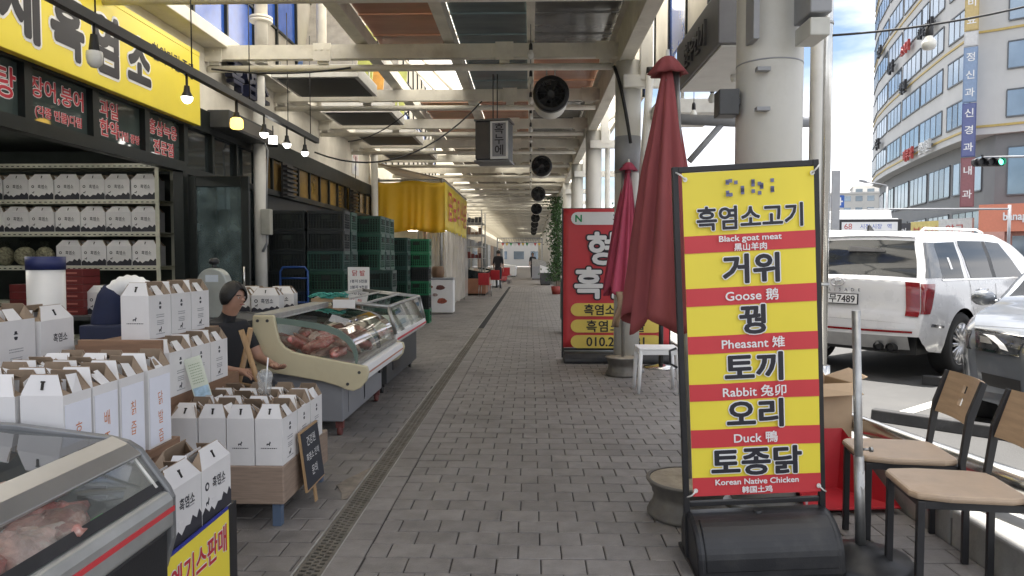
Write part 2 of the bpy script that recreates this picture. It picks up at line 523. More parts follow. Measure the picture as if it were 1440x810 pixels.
# black rubber wheel stops
w = MB(); w.prism([(-.07, 0), (.07, 0), (.045, .1), (-.045, .1)], -.75, .75, 'xz')
wm = w.mesh('wheel_stop', mat('wheel_stop', (0.03, 0.03, 0.032), 0.75, var=0.3, scale=10, stain=((0.1, 0.1, 0.1), 0.5, 6)))
def stop(loc, rz, lab):
    o = inst(wm, 'wheel_stop', None, loc, (0, 0, rz), None, 0.01); tag(o, lab, 'wheel stop', 'rubber wheel stops in the car park')
stop((3.55, 5.75, -.02), R(-43-90+180), 'black rubber wheel stop in front of the dark sedan')
stop((5.0, 7.6, -.02), R(-38+90), 'black rubber wheel stop beside the rear wheel of the white car')
# ------------------------------------------------------------------ left: market building with the shop front
bld = thing('market_building', 'long cream market building with dark framed shop fronts beneath the arcade roof', 'building', (0, 0, 0))
XW = -4.0
b = MB(); b.box(-4.3, 1.0, 3.2, -4.0, 17.8, 3.97); b.build('fascia', m_cream, bld, bev=0.01)
b = MB(); b.box(-4.28, 1.0, 3.972, -3.72, 17.8, 4.12); b.build('ledge', m_beam, bld, bev=0.01)
b = MB(); b.box(-8.0, 0.9, 3.3, -4.32, 110, 8.6); b.build('wall', m_cream, bld)
m_panel = mat('upper_panel', (0.34, 0.315, 0.27), 0.5, var=0.12, scale=2, rnd=0.16)
m_blue = mat('blue_glass', (0.03, 0.09, 0.36), 0.12, var=0.15, spec=0.8, rnd=0.2)
pm = MB().box(0, 0.02, 0.02, 0.03, 1.0-.02, 1.1-.02).mesh('panel', m_panel)
pb = MB().box(0, 0.02, 0.02, 0.03, 1.0-.02, 1.1-.02).mesh('pane', m_blue)
rq = random.Random(11)
b = MB()
for k in range(0, 31): b.box(-4.318, 2+k-.025, 4.13, -4.24, 2+k+.025, 8.5)
for j in range(0, 5): b.box(-4.318, 2, 4.13+j*1.1-.02, -4.25, 32, 4.13+j*1.1+.02)
b.build('mullion', m_frame, bld)
for k in range(30):
    for j in range(4):
        blue = (j == 1 and k % 4 != 3) or (j == 0 and k in (7, 8, 11))
        inst(pb if blue else pm, 'pane' if blue else 'panel', bld, (-4.312, 2+k, 4.13+j*1.1))
# beige down pipes with flanges in front of the upper wall
for yy in (9.6, 12.4, 15.4):
    b = MB(); b.cyl((-3.62, yy, 4.0), (-3.62, yy, 8.5), 0.085, n=16)
    b.cyl((-3.62, yy, 4.55), (-3.62, yy, 4.58), 0.15, n=16); b.cyl((-3.62, yy, 4.59), (-3.62, yy, 4.62), 0.15, n=16)
    b.build('flanged_pipe', m_beam, bld)
# slanting boards and coloured boards on the upper level
for i, (ya, za, cc) in enumerate([(13.0, 4.6, (0.3, 0.28, 0.25)), (14.2, 4.5, (0.42, 0.45, 0.12)), (15.2, 4.4, (0.55, 0.28, 0.06)), (16.6, 4.5, (0.3, 0.29, 0.27)), (17.8, 4.5, (0.4, 0.44, 0.13))]):
    b = MB(); b.box(-4.2, 0, 0, -3.2, 0.05, 1.9)
    b.build('board', mat('board%d' % i, cc, 0.6, var=0.2), bld, (0, ya, za), (R(-24), 0, 0))

# interior room behind the open front
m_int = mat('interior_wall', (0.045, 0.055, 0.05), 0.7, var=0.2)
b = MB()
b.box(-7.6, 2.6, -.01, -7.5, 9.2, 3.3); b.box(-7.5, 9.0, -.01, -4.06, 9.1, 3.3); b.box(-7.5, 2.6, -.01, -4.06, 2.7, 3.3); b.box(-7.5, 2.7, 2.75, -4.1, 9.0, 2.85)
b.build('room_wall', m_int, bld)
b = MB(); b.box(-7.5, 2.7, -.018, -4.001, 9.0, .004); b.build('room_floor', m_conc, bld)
# wall behind the camera and the dark lower front further on
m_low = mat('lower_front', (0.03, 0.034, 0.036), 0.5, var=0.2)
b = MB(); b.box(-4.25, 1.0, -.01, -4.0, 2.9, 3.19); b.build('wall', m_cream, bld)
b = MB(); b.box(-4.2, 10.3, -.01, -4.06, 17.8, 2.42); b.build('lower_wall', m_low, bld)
# transom row with glass, above the opening and the door
b = MB()
b.box(-4.06, 2.9, 2.38, -3.94, 8.12, 2.49); b.box(-4.06, 2.9, 2.92, -3.955, 17.8, 3.19); b.box(-4.06, 8.12, 2.36, -3.95, 17.8, 2.44)
ys1 = [2.9, 3.72, 4.55, 5.56, 6.43, 7.30, 8.12]
for yy in ys1: b.box(-4.05, yy-.045, 2.49, -3.95, yy+.045, 2.92)
ys2 = [8.12, 8.85, 9.58, 10.32]
for yy in ys2: b.box(-4.05, yy-.03, 2.44, -3.96, yy+.03, 2.92)
ys3 = [10.32 + .62*i for i in range(13)]
for yy in ys3[1:]: b.box(-4.05, yy-.025, 2.44, -3.97, yy+.025, 2.92)
b.box(-4.06, 8.02, -.005, -3.945, 8.14, 2.38)
b.box(-4.06, 2.9, -.005, -3.945, 3.0, 2.38)
b.build('front_frame', m_frame, bld)
m_trans = mat('transom_glass', (0.05, 0.068, 0.066), 0.05, var=0.3, scale=2, spec=0.8, rnd=0.2)
m_amber = mat('amber_glass', (0.2, 0.13, 0.05), 0.12, var=0.35, scale=2, rnd=0.3)
for i in range(len(ys1)-1):
    inst(MB().box(0, ys1[i]+.047, 2.492, .012, ys1[i+1]-.047, 2.918).mesh('pane', m_trans), 'pane', bld, (-4.02, 0, 0))
for i in range(3):
    inst(MB().box(0, ys2[i]+.032, 2.442, .012, ys2[i+1]-.032, 2.918).mesh('pane', m_darkglass), 'pane', bld, (-4.02, 0, 0))
for i in range(12):
    inst(MB().box(0, ys3[i]+.03, 2.442, .012, ys3[i+1]-.03, 2.918).mesh('pane', m_amber), 'pane', bld, (-4.02, 0, 0))
# glazed front between the door and the post
m_frost = mat('frosted_glass', (0.12, 0.17, 0.18), 0.15, var=0.1, scale=1)
b = MB()
for yy in (8.9, 9.6, 10.28): b.box(-4.05, yy-.035, -.005, -3.96, yy+.035, 2.36)
b.box(-4.05, 8.14, 1.0, -3.965, 10.3, 1.06); b.box(-4.05, 8.14, -.005, -3.965, 10.3, .12)
b.build('window_frame', m_frame, bld)
for a, c in ((8.14, 8.865), (8.935, 9.565), (9.635, 10.245)):
    inst(MB().box(0, a, 1.062, .01, c, 2.358).mesh('pane', m_darkglass), 'pane', bld, (-4.02, 0, 0))
    inst(MB().box(0, a, .122, .01, c, .998).mesh('pane', m_frost), 'pane', bld, (-4.02, 0, 0))
# red window lettering
TX = (R(90), 0, R(90))
for s, yy, zz, sz in (('중탕', 5.26, 2.74, .26), ('장어,붕어', 5.99, 2.78, .18), ('(각종 민물)다림', 6.0, 2.585, .095), ('과일', 6.72, 2.80, .17), ('한약', 6.72, 2.62, .17), ('다림 중탕', 7.06, 2.59, .095), ('홍삼녹용', 7.72, 2.79, .165), ('전문점', 7.72, 2.59, .16)):
    text(bld, s, sz, m_wht, (-4.006, yy, zz), TX, bold=sz*.05, ext=.0005, name='window_lettering_edge')
    text(bld, s, sz, m_redink, (-4.003, yy, zz), TX, bold=sz*.018, ext=.0005, name='window_lettering')

# louvred vents high on the front
def louvre(y0, lab):
    t = thing('wall_vent', lab, 'vent', (-3.94, y0, 2.36), 0, 'black louvred vents on the market front')
    MB().box(0, 0, 0, .03, .5, .55).build('backing', m_black, t)
    for i in range(7):
        MB().box(.032, .0, .02+i*.075, .10, .5, .05+i*.075).build('slat', m_black, t, rot=(0, 0, 0))
louvre(11.2, 'black louvred vent on the wall just past the white post')
louvre(15.4, 'black louvred vent on the wall next to the yellow awning')

# yellow sign board
sg = thing('shop_sign', 'long yellow shop sign with big black brush lettering above the shop windows', 'sign', (-3.94, 0, 0))
MB().box(-.01, 3.6, 2.94, .07, 8.32, 3.74).build('board', m_yel, sg, bev=.006)
MB().box(-.012, 3.55, 3.741, .072, 8.32, 3.79).build('top_strip', m_yel, sg)
for ch, yy, zz, sz in (('제', 5.36, 3.36, .62), ('흑', 5.93, 3.34, .56), ('염', 6.47, 3.34, .56), ('소', 7.02, 3.34, .54)):
    text(sg, ch, sz, m_wht, (.0725, yy, zz), TX, bold=.05, ext=.0008, sx=.86, name='lettering_edge')
    text(sg, ch, sz, m_ink, (.0755, yy, zz), TX, bold=.026, ext=.0008, sx=.86)
text(sg, '한약다림.중탕', .2, m_ink, (.0735, 7.72, 3.52), TX, bold=.001, ext=.0008, sx=.8)
# dimensional navy letters and a grey box sign higher up
dl = thing('letter_sign', 'navy dimensional letters standing on the ledge above the shop sign', 'letters', (-3.86, 9.75, 3.78))
for i, ch in enumerate('흑염소'):
    text(dl, ch, .44, mat('navy_letter', (0.012, 0.016, 0.045), 0.4), (0, (i-1)*.46, 0), TX, bold=.012, ext=.05)
MB().box(-.08, -.75, -.22, -.055, .75, -.2).build('rail', m_black, dl)
bx = thing('box_sign', 'dark grey box sign on the wall under the navy letters', 'sign', (-3.96, 8.75, 3.0))
MB().box(-.03, 0, 0.0, .25, 1.5, .22).build('box', m_dkgrey, bx, bev=.01)
MB().box(.25, .05, .03, .256, 1.45, .19).build('face', mat('sign_grey', (0.12, 0.11, 0.1), 0.5), bx)

# open glass door standing out from the wall
dr = thing('glass_door', 'dark framed glass door standing open at right angles to the shop front', 'door', (-3.93, 8.1, 0.01))
b = MB(); b.box(0, 0, 0, .09, .05, 2.32); b.box(.61, 0, 0, .70, .05, 2.32); b.box(.092, 0, 2.2, .608, .05, 2.32); b.box(.092, 0, 0, .608, .05, .2)
b.build('frame', m_frame, dr, bev=.004)
MB().box(.09, .018, .2, .61, .03, 2.2).build('pane', glass('door_glass', (0.35, 0.42, 0.43), 1.2, haze=.25, hcol=(.25, .33, .34)), dr)
b = MB(); b.tube([(.655, -.005, 1.0), (.655, -.05, 1.0), (.655, -.05, 1.28), (.655, -.005, 1.28)], .012); b.build('handle', m_steel, dr)

# white post with conduit
po = thing('wall_post', 'white steel post with a grey conduit box in front of the shop wall', 'post', (-3.84, 10.05, 0))
MB().cyl((0, 0, .0), (0, 0, 3.95), .085, n=18).build('shaft', m_white, po)
MB().box(.05, -.14, 1.72, .19, -.03, 2.08).build('conduit_box', mat('conduit_grey', (.42, .42, .38), .5), po, bev=.012)
b = MB(); b.tube([(.12, -.08, 2.08), (.13, -.08, 2.5), (.15, -.08, 2.9), (.02, -.06, 3.2)], .012); b.tube([(.12, -.08, 1.72), (.12, -.08, 1.6), (.06, -.09, 1.48)], .02); b.build('conduit', m_grey, po)
MB().box(-.1, -.1, -.005, .1, .1, .02).build('base_plate', m_grey, po)
po2 = thing('wall_post', 'white steel post at the end of the wall beside the yellow awning', 'post', (-3.86, 17.6, 0))
MB().cyl((0, 0, .0), (0, 0, 4.0), .085, n=14).build('shaft', m_white, po2)
# paper notice on the fascia
nn = thing('wall_notice', 'white paper notice with red and blue print on the cream wall', 'notice', (-3.997, 15.9, 3.28))
MB().box(0, 0, 0, .006, .62, .55).build('sheet', m_wht, nn)
text(nn, '세놓음', .16, m_redink, (.008, .31, .4), TX, ext=.0005)
text(nn, '문의', .12, mat('blue_ink', (.03, .06, .4), .5), (.008, .31, .15), TX, ext=.0005)

# shop interior lights: tube lamps on the ceiling
m_tube = mat('lit_tube', (1, 0.97, 0.9), 0.5, emit=9.0, var=0)
for i, (xx, yy) in enumerate(((-5.2, 5.2), (-5.2, 6.9), (-6.4, 6.0))):
    t = thing('ceiling_lamp', 'lit tube lamp on the shop ceiling', 'lamp', (xx, yy, 2.66), 0, 'lamps inside the shop')
    MB().box(-.06, -.6, .03, .06, .6, .085).build('housing', m_white, t)
    b = MB(); b.cyl((0, -.58, .012), (0, .58, .012), .016, n=8); b.build('tube', m_tube, t)
# ------------------------------------------------------------------ arcade roof
can = thing('arcade_roof', 'long arcade roof of beige beams and coloured panels over the walkway', 'roof', (0, 0, 0))
bm_ = MB()
bm_.box(-3.98, -.05, 3.83, 1.06, -.035, 4.0); bm_.box(-3.98, -.035, 3.985, 1.06, .05, 4.0); bm_.box(-3.98, -.035, 3.83, 1.06, .05, 3.845); bm_.box(-3.98, .036, 3.846, 1.06, .05, 3.984)
beam_me = bm_.mesh('cross_beam', m_beam)
pp = MB().cyl((-3.98, 0, 3.725), (1.0, 0, 3.725), .042, n=10)
pipe_me = pp.mesh('pipe', m_beam)
br = MB().box(-.11, -.066, 3.80, .11, -.052, 4.015)
for dx in (-.07, 0, .07):
    br.cyl((dx, -.075, 3.94), (dx, -.066, 3.94), .014, n=6)
br.box(-.06, -.03, 3.77, .06, .03, 3.829)
brk_me = br.mesh('bracket', m_beam)
beams = []
for k in range(-3, 42):
    yb = 8.8 + 2.35*k
    o = inst(beam_me, 'cross_beam', can, (0, yb, 0))
    if k < 12:
        inst(pipe_me, 'pipe', o); 
        for xb in (-3.9, -2.55, -.32, .9): inst(brk_me, 'bracket', o, (xb, 0, 0))
    else:
        inst(pipe_me, 'pipe', o)
for xr, w in ((-2.08, .16), (-1.0, .13), (0.0, .09)):
    b = MB(); b.box(xr-w/2, 1.2, 4.03, xr+w/2, 106, 4.2); b.build('rafter', m_beam, can)
b = MB(); b.box(1.06, 1.2, 3.78, 1.10, 106, 4.14); b.box(1.0, 1.2, 4.14, 1.2, 106, 4.17); b.box(1.061, 1.2, 3.75, 1.22, 106, 3.779); b.build('edge_beam', m_beam, can)
m_brown_p = mat('panel_brown', (0.42, 0.23, 0.155), 0.22, var=0.14, scale=1.2, stretch=(1, 4, 1), rnd=.12, transl=.16)
m_blue_p = mat('panel_slate', (0.11, 0.15, 0.165), 0.2, var=0.18, scale=1.2, stretch=(1, 4, 1), rnd=.12, transl=.12)
m_dark_p = mat('panel_dark', (0.09, 0.09, 0.092), 0.12, var=0.2, scale=1.2, stretch=(1, 4, 1))
m_beige_p = mat('panel_beige', (0.27, 0.24, 0.20), 0.45, var=0.22, scale=1.2, stretch=(1, 6, 1), rnd=.25, transl=.08)
bays = ((-2.0, -1.065), (-.935, -.045), (.045, 1.055))
SEG = 0.78
pan_me = {}
for i, (xa, xb) in enumerate(bays):
    for m in (m_brown_p, m_blue_p, m_dark_p, m_beige_p):
        p = MB(); p.box(xa, 0.006, 4.22, xb, SEG-.006, 4.232)
        p.box(xa, 0.006, 4.205, xb, .03, 4.219)
        pan_me[(i, m.name)] = p.mesh('roof_panel', m)
rr_ = random.Random(5)
y = 1.3
while y < 104:
    for i in range(3):
        if i == 0:
            m = m_brown_p if y < 9.2 else None if y < 12.4 else m_brown_p if y < 16 else m_beige_p
        elif i == 1:
            m = m_blue_p if y < 12.4 else m_brown_p if y < 16 else m_beige_p
        else:
            m = m_dark_p if y < 9.4 else m_brown_p if y < 12.0 else m_dark_p if y < 16 else m_beige_p
        if y > 16 and rr_.random() < .06: m = None
        if m: inst(pan_me[(i, m.name)], 'roof_panel', can, (0, y, 0))
    y += SEG
# upper membrane and its trusses
m_memb = mat('membrane', (0.86, 0.83, 0.75), 0.6, var=0.05, scale=1.0, transl=0.8)
b = MB(); b.grid(lambda u, v: (-4.3 + u*6.72, 1.2+v*105, (5.75 - .55*(u-.34)/.66 if u > .34 else 5.75 + 2.6*(.34-u)/.34) + .04*math.cos(v*112*2*math.pi/4.7)), 14, 96)
b.build('membrane', m_memb, can)  # left slope added to keep sun patches off the shop side
b = MB()
for k in range(-1, 22):
    yb = 8.8 + 4.7*k
    b.cyl((-4.2, yb, 7.9), (-2.0, yb, 5.65), .04, n=6)
    b.cyl((1.15, yb, 4.15), (2.35, yb, 5.2), .05, n=8)
    b.cyl((-2.0, yb+.4, 4.3), (1.1, yb+1.2, 5.3), .025, n=6); b.cyl((-1.9, yb+.9, 4.3), (-.4, yb+3.4, 5.4), .02, n=6); b.cyl((-1.9, yb+1.3, 4.3), (-.5, yb+3.4, 5.3), .02, n=6)
b.build('truss', m_beam, can)
b = MB(); b.box(2.3, 1.2, 5.1, 2.4, 106, 5.3); b.build('gutter', m_beam, can)
# short stubs that carry the edge beam
b = MB()
for k in range(-1, 22):
    yb = 8.8 + 4.7*k - .2
    b.box(1.3, yb-.07, 3.5, 1.44, yb+.07, 4.3); b.box(1.10, yb-.06, 3.42, 2.2, yb+.06, 3.56)
b.build('bracket_arm', m_white, can)

# hanging dark-bottomed light boxes on the left
for i, yy in enumerate((9.75, 12.1, 14.45, 16.8)):
    t = thing('ceiling_box', 'white edged panel box with dark underside hung beyond the %s cross beam' % ('first', 'second', 'third', 'fourth')[i], 'ceiling box', (-2.95, yy, 3.86), 0, 'dark panel boxes under the arcade roof')
    MB().box(-.6, 0, 0, .6, 1.2, .17).build('shell', m_white, t, bev=.006)
    MB().box(-.54, .06, -.012, .54, 1.14, -.001).build('underside', m_dkgrey, t)
    b = MB()
    for dx in (-.5, .5):
        b.cyl((dx, .1, .17), (dx, .1, .4), .012, n=6); b.cyl((dx, 1.1, .17), (dx, 1.1, .4), .012, n=6)
    b.build('hanger', m_galv, t)

# jet fans
def fan_proto():
    t = thing('jet_fan', 'white drum fan with black grille hung under the arcade roof', 'fan', (0, 0, 0), 0, 'drum fans along the arcade roof')
    M = Matrix.Rotation(R(-90), 4, 'X')
    t.scale = (.9, .9, .9)
    b = MB(); b.lathe([(.232, -.30), (.25, -.28), (.25, .30), (.225, .30), (.225, -.28)], 32, 0, M.inverted() if False else M); b.build('drum', m_white, t)
    b = MB(); b.lathe([(.253, -.31), (.262, -.29), (.262, -.22), (.252, -.22)], 32, 0, M)
    b.lathe([(.205, -.315), (.253, -.315), (.262, -.29), (.205, -.29), (.205, -.315)], 32, 0, M)
    b.build('front_ring', m_black, t)
    b = MB()
    for r in (.05, .1, .15, .2): b.tube([(r*math.cos(a*R(15)), -.305, r*math.sin(a*R(15))) for a in range(25)], .0035, 5, caps=False)
    for a in range(12): b.cyl((.02*math.cos(a*R(30)), -.303, .02*math.sin(a*R(30))), (.215*math.cos(a*R(30)), -.303, .215*math.sin(a*R(30))), .004, n=5)
    b.cyl((0, -.31, 0), (0, -.296, 0), .045, n=14); b.build('grille', m_dkgrey, t)
    for a in range(5):
        b = MB(); ca = a*R(72)
        pts = []
        for (r, off, yy) in ((.05, -.12, -.2), (.21, -.22, -.22), (.215, .28, -.14), (.05, .25, -.16)):
            pts.append((r*math.cos(ca+off), yy, r*math.sin(ca+off)))
        b.quad(*pts); b.build('blade', m_dkgrey, t, solid=.004)
    b = MB(); b.cyl((0, .1, 0), (0, .11, 0), .224, n=28); b.build('light_stop_disc', m_black, t)  # black disc added inside the drum to stop light coming through
    b = MB(); b.cyl((0, -.23, 0), (0, .2, 0), .06, n=14); b.build('motor', m_dkgrey, t)
    b = MB()
    for dx in (-.06, .06): b.cyl((dx, -.1, .24), (dx, -.1, .47), .01, n=6)
    b.box(-.09, -.13, .44, .09, -.07, .47); b.build('hanger', m_galv, t)
    return t
f0 = fan_proto(); f0.location = (.262, 9.5, 3.5); f0['label'] = 'white drum fan with black grille hung just beyond the first cross beam'
for k, yy in enumerate((16.3, 23.3, 30.4, 37.4, 44.5, 51.5, 58.6)): dup(f0, (.25, yy, 3.45), 0, 'white drum fan with black grille in the receding line of fans')
dup(f0, (.25, 4.5, 3.62), 0, 'white drum fan hung above the walkway before the first cross beam')

# bulb festoon down the middle: each bulb hangs from the rafter
m_bulb = mat('bulb_glass', (0.8, 0.8, 0.76), 0.2, var=0.03)
def bulb_proto():
    t = thing('hanging_bulb', 'unlit white bulb in a black socket under the middle rafter', 'bulb', (0, 0, 0), 0, 'bulbs on the middle rafter')
    b = MB(); b.cyl((0, 0, .06), (0, 0, .3), .004, n=5); b.build('wire', m_black, t)
    b = MB(); b.lathe([(.0, .07), (.012, .07), (.02, .05), (.022, 0), (.018, -.01)], 10); b.build('socket', m_black, t)
    b = MB(); b.lathe([(.015, 0), (.02, -.02), (.036, -.05), (.038, -.075), (.028, -.1), (.0, -.11)], 12); b.build('globe', m_bulb, t)
    return t
bp = bulb_proto(); bp.location = (.0, 8.15, 3.75)
for k in range(1, 16): dup(bp, (.0, 8.15 + k*1.18, 3.75))
# loose black cables
m_cable = mat('cable', (0.015, 0.015, 0.016), 0.6)
def sag(a, c, s, n=14):
    a = Vector(a); c = Vector(c)
    return [a.lerp(c, i/n) + Vector((0, 0, -s*4*(i/n)*(1-i/n))) for i in range(n+1)]
def cable(a, c, s, r, lab, extra=None):
    pts = sag(a, c, s) + (extra or [])
    o = MB().tube(pts, r, 6).build('cable', m_cable); tag(o, lab, 'cable', 'black cables under the arcade roof'); return o
cable((-2.98, 9.8, 2.85), (-.75, 11.0, 3.79), .45, .012, 'black cable sagging from the light track to the second beam')
cable((-3.9, 8.7, 3.7), (-2.2, 8.75, 3.72), .06, .012, 'black cable tied under the first beam')
cable((-1.9, 11.15, 3.68), (-3.3, 12.9, 3.5), .1, .01, 'black cable slanting between beams above the light boxes')
cable((1.0, 8.7, 3.7), (1.18, 8.5, 2.75), -.12, .02, 'thick black cable looping from the roof edge to a column')
cable((-3.9, 15.9, 3.65), (-4.0, 16.2, 2.9), .0, .01, 'black cable hanging before the wall notice')

# lantern signs hung from the roof
ln = thing('lantern_sign', 'black and white paper lantern sign with brush lettering hung over the walkway', 'lantern', (-.50, 10.1, 3.02), R(-8))
b = MB(); b.box(-.24, -.2, -.27, .22, .2, .27); b.build('box', m_dkgrey, ln, bev=.02)
b = MB(); b.box(-.03, -.212, -.26, .22, -.2, .26); b.build('face', m_wht, ln)
b = MB(); b.box(.0, -.2155, -.225, .19, -.213, .235); b.build('face_panel', mat('lantern_grey', (.3, .3, .33), .6), ln)
b = MB(); b.box(-.24, -.209, -.25, -.045, -.201, .25); b.build('side_panel', mat('lantern_dark', (.1, .09, .085), .6), ln)
for i, ch in enumerate('흑누에'):
    text(ln, ch, .15, m_ink, (.095, -.2165, .155-i*.145), bold=.002, ext=.0005)
b = MB()
b.box(-.26, -.215, -.30, .24, .215, -.271, 0); b.box(-.26, -.215, .271, .24, .215, .295, 0); b.build('rim', mat('lantern_rim', (.2, .2, .2), .5), ln)
b = MB(); b.cyl((-.03, 0, .29), (-.03, 0, .95), .009, n=6); b.cyl((.03, 0, .29), (.03, 0, .95), .009, n=6); b.build('hanger', m_black, ln)

# ------------------------------------------------------------------ right-hand columns
m_col = mat('column_paint', (0.60, 0.59, 0.55), 0.5, var=0.06, scale=2, stain=((0.38, 0.36, 0.32), 0.4, 2), bump=.05)
c0 = thing('arcade_column', 'thick round white column behind the yellow menu sign', 'column', (1.33, 4.05, 0))
MB().cyl((0, 0, 0), (0, 0, 5.2), .178, n=40).build('shaft', m_col, c0)
MB().cyl((0, 0, 0), (0, 0, .03), .24, n=30).build('base_plate', m_grey, c0)
MB().cyl((0, 0, 2.46), (0, 0, 2.468), .1795, n=40).build('seam', m_grey, c0)
b = MB()
b.box(-.13, -.21, 2.39, -.06, -.165, 2.41); b.box(-.13, -.21, 2.18, -.06, -.165, 2.2); b.build('strap', m_grey, c0)
b = MB(); b.box(.06, -.42, 2.62, .17, -.19, 3.3); b.build('junction_box', m_grey, c0, bev=.008)
b = MB(); b.box(.065, -.41, 2.51, .165, -.2, 2.6); b.build('lamp_housing', mat('lamp_glass', (.5, .5, .46), .3), c0, bev=.006)
b = MB(); b.box(-.16, -.23, 2.55, -.13, -.09, 2.9); b.build('hinge_plate', m_grey, c0)
b = MB(); b.box(-.30, -.1, 2.18, -.19, .02, 2.32); b.box(-.22, -.06, 2.24, -.17, -.02, 2.28); b.build('speaker_box', m_dkgrey, c0, bev=.006)
first = True
for k in range(1, 21):
    yy = 4.05 + 4.7*k
    if k == 1:
        c = thing('arcade_column', 'round column with a dark grey taped band beside the red banner', 'column', (1.18, yy, 0))
        MB().cyl((0, 0, 0), (0, 0, 3.76), .155, n=28).build('shaft', m_col, c)
        MB().cyl((0, 0, 2.42), (0, 0, 2.86), .157, n=28).build('band', m_grey, c)
        MB().cyl((0, 0, 0), (0, 0, .03), .22, n=24).build('base_plate', m_grey, c)
        c1 = c
        b = MB(); b.cyl((.13, -.22, 2.05), (.22, -.28, 3.55), .045, n=14); b.build('roller_tube', m_white, c)
        b = MB(); b.cyl((.22, -.28, 3.55), (.225, -.283, 3.62), .05, n=12); b.cyl((.125, -.217, 1.96), (.13, -.22, 2.05), .05, n=12); b.build('end_cap', m_black, c)
        b = MB(); b.box(.14, -.3, 1.72, .24, -.2, 2.02); b.build('meter_box', m_grey, c, bev=.01)
    else:
        c = thing('arcade_column', 'white arcade column standing in the receding row', 'column', (1.18, yy, 0), 0, 'columns receding along the walkway')
        MB().cyl((0, 0, 0), (0, 0, 3.76), .15, n=18).build('shaft', m_col, c)
        MB().cyl((.26, 0, 0), (.26, 0, 3.76), .05, n=10).build('down_pipe', m_white, c)
# stainless down pipes and guard rail on the kerb
sp = thing('down_pipe', 'pair of tall stainless pipes standing at the kerb behind the menu sign', 'pipe', (1.985, 5.0, 0))
MB().cyl((-.02, 0, .0), (-.02, 0, 6.0), .042, n=18).build('pipe', m_white, sp)
MB().cyl((.052, .03, .0), (.052, .03, 6.0), .044, n=18).build('pipe', m_steel, sp)
b = MB()
for zz in (1.2, 3.0): b.cyl((-.02, 0, zz), (-.02, 0, zz+.02), .047, n=16); b.cyl((.052, .03, zz), (.052, .03, zz+.02), .049, n=16)
b.build('clamp', m_galv, sp)
gr = thing('guard_rail', 'stainless guard rail lying low along the kerb behind the chairs', 'rail', (0, 0, 0))
MB().tube([(2.0, 4.92, .66), (2.0, 4.91, .5), (2.005, 4.85, .40), (2.02, 4.70, .355), (2.15, 4.0, .35), (2.25, 3.5, .35), (2.36, 3.0, .35)], .058, 18).build('tube', m_steel, gr)
for (xx, yy) in ((2.12, 4.15), (2.25, 3.5)):
    b = MB(); b.cyl((xx, yy, .14), (xx, yy, .33), .03, n=12); b.cyl((xx, yy, .165), (xx, yy, .18), .06, n=12); b.build('rail_foot', m_steel, gr)

# sign box under the roof edge
sb = thing('hanging_box_sign', 'dark grey box sign with raised lettering under the roof edge', 'sign', (1.42, 5.5, 3.02))
MB().box(0, 0, 0, .58, 1.55, .42).build('box', mat('box_sign_grey', (.13, .13, .14), .5, var=.1), sb, bev=.01)
MB().box(.03, .03, -.014, .55, 1.52, -.002).build('underside', m_white, sb)
text(sb, '한우건기', .22, mat('raised_grey', (.05, .05, .055), .4), (-.012, .75, .2), (R(90), 0, R(-90)), bold=.004, ext=.01)
b = MB(); b.cyl((.3, .2, .42), (.3, .2, 1.2), .02, n=8); b.cyl((.3, 1.35, .42), (.3, 1.35, 1.2), .02, n=8); b.build('hanger', m_galv, sb)
sb2 = thing('hanging_box_sign', 'white soffit box under the roof edge behind the grey box sign', 'sign', (1.42, 8.0, 3.0))
MB().box(0, 0, 0, .7, .9, .16).build('box', m_white, sb2, bev=.01)
b = MB(); b.cyl((.3, .2, .16), (.3, .2, 1.5), .02, n=8); b.cyl((.3, .7, .16), (.3, .7, 1.5), .02, n=8); b.build('hanger', m_galv, sb2)
sb3 = thing('window_band', 'beige and blue glazed band above the roof edge', 'window band', (1.55, 6.3, 3.62))
for i in range(6):
    MB().box(0, i*.9+.02, 0, .03, i*.9+.88, .9).build('pane', m_blue if i in (1, 3) else m_cream, sb3)
b = MB()
for i in range(7): b.box(-.02, i*.9-.02, -.02, .05, i*.9+.02, 1.0)
b.box(-.02, -.02, .9, .05, 5.4, .95); b.build('frame', m_frame, sb3)
b = MB(); b.cyl((.2, .3, .5), (.2, .3, 1.6), .02, n=8); b.box(.03, .28, .5, .2, .32, .54); b.build('hanger', m_galv, sb3)
# bracket pipe from the column with a stay
bpz = thing('bracket_pipe', 'grey horizontal pipe with a slanting stay beside the thick column', 'pipe', (0, 0, 0))
b = MB(); b.tube([(1.19, 6.0, 2.55), (1.80, 6.0, 2.52), (2.3, 6.0, 2.52)], .045, 10); b.build('pipe', m_grey, bpz)
b = MB(); b.tube([(1.32, 6.0, 2.2), (1.58, 6.0, 2.5)], .025, 8); b.build('stay', m_grey, bpz)
# bulbs on the right side
for i, (xx, yy, zz) in enumerate(((1.80, 6.4, 3.05), (1.78, 7.1, 3.02), (1.76, 7.8, 3.0))):
    dup(bp, (xx, yy, zz), 0, 'unlit clear bulb hanging below the roof edge near the thick column', 'bulbs under the roof edge')
# overhead wire with a bulb across the car park
o = MB().tube(sag((2.05, 5.0, 2.92), (4.6, 5.6, 3.55), .08), .008, 6).build('overhead_wire', m_cable); tag(o, 'black overhead wire strung from the stainless pipes across the car park', 'wire')
bb = dup(bp, (2.83, 5.2, 2.98), 0, 'white bulb in black socket hanging on the overhead wire against the sky'); 
if 'group' in bb: del bb['group']
bb.scale = (1.3, 1.3, 1.0)
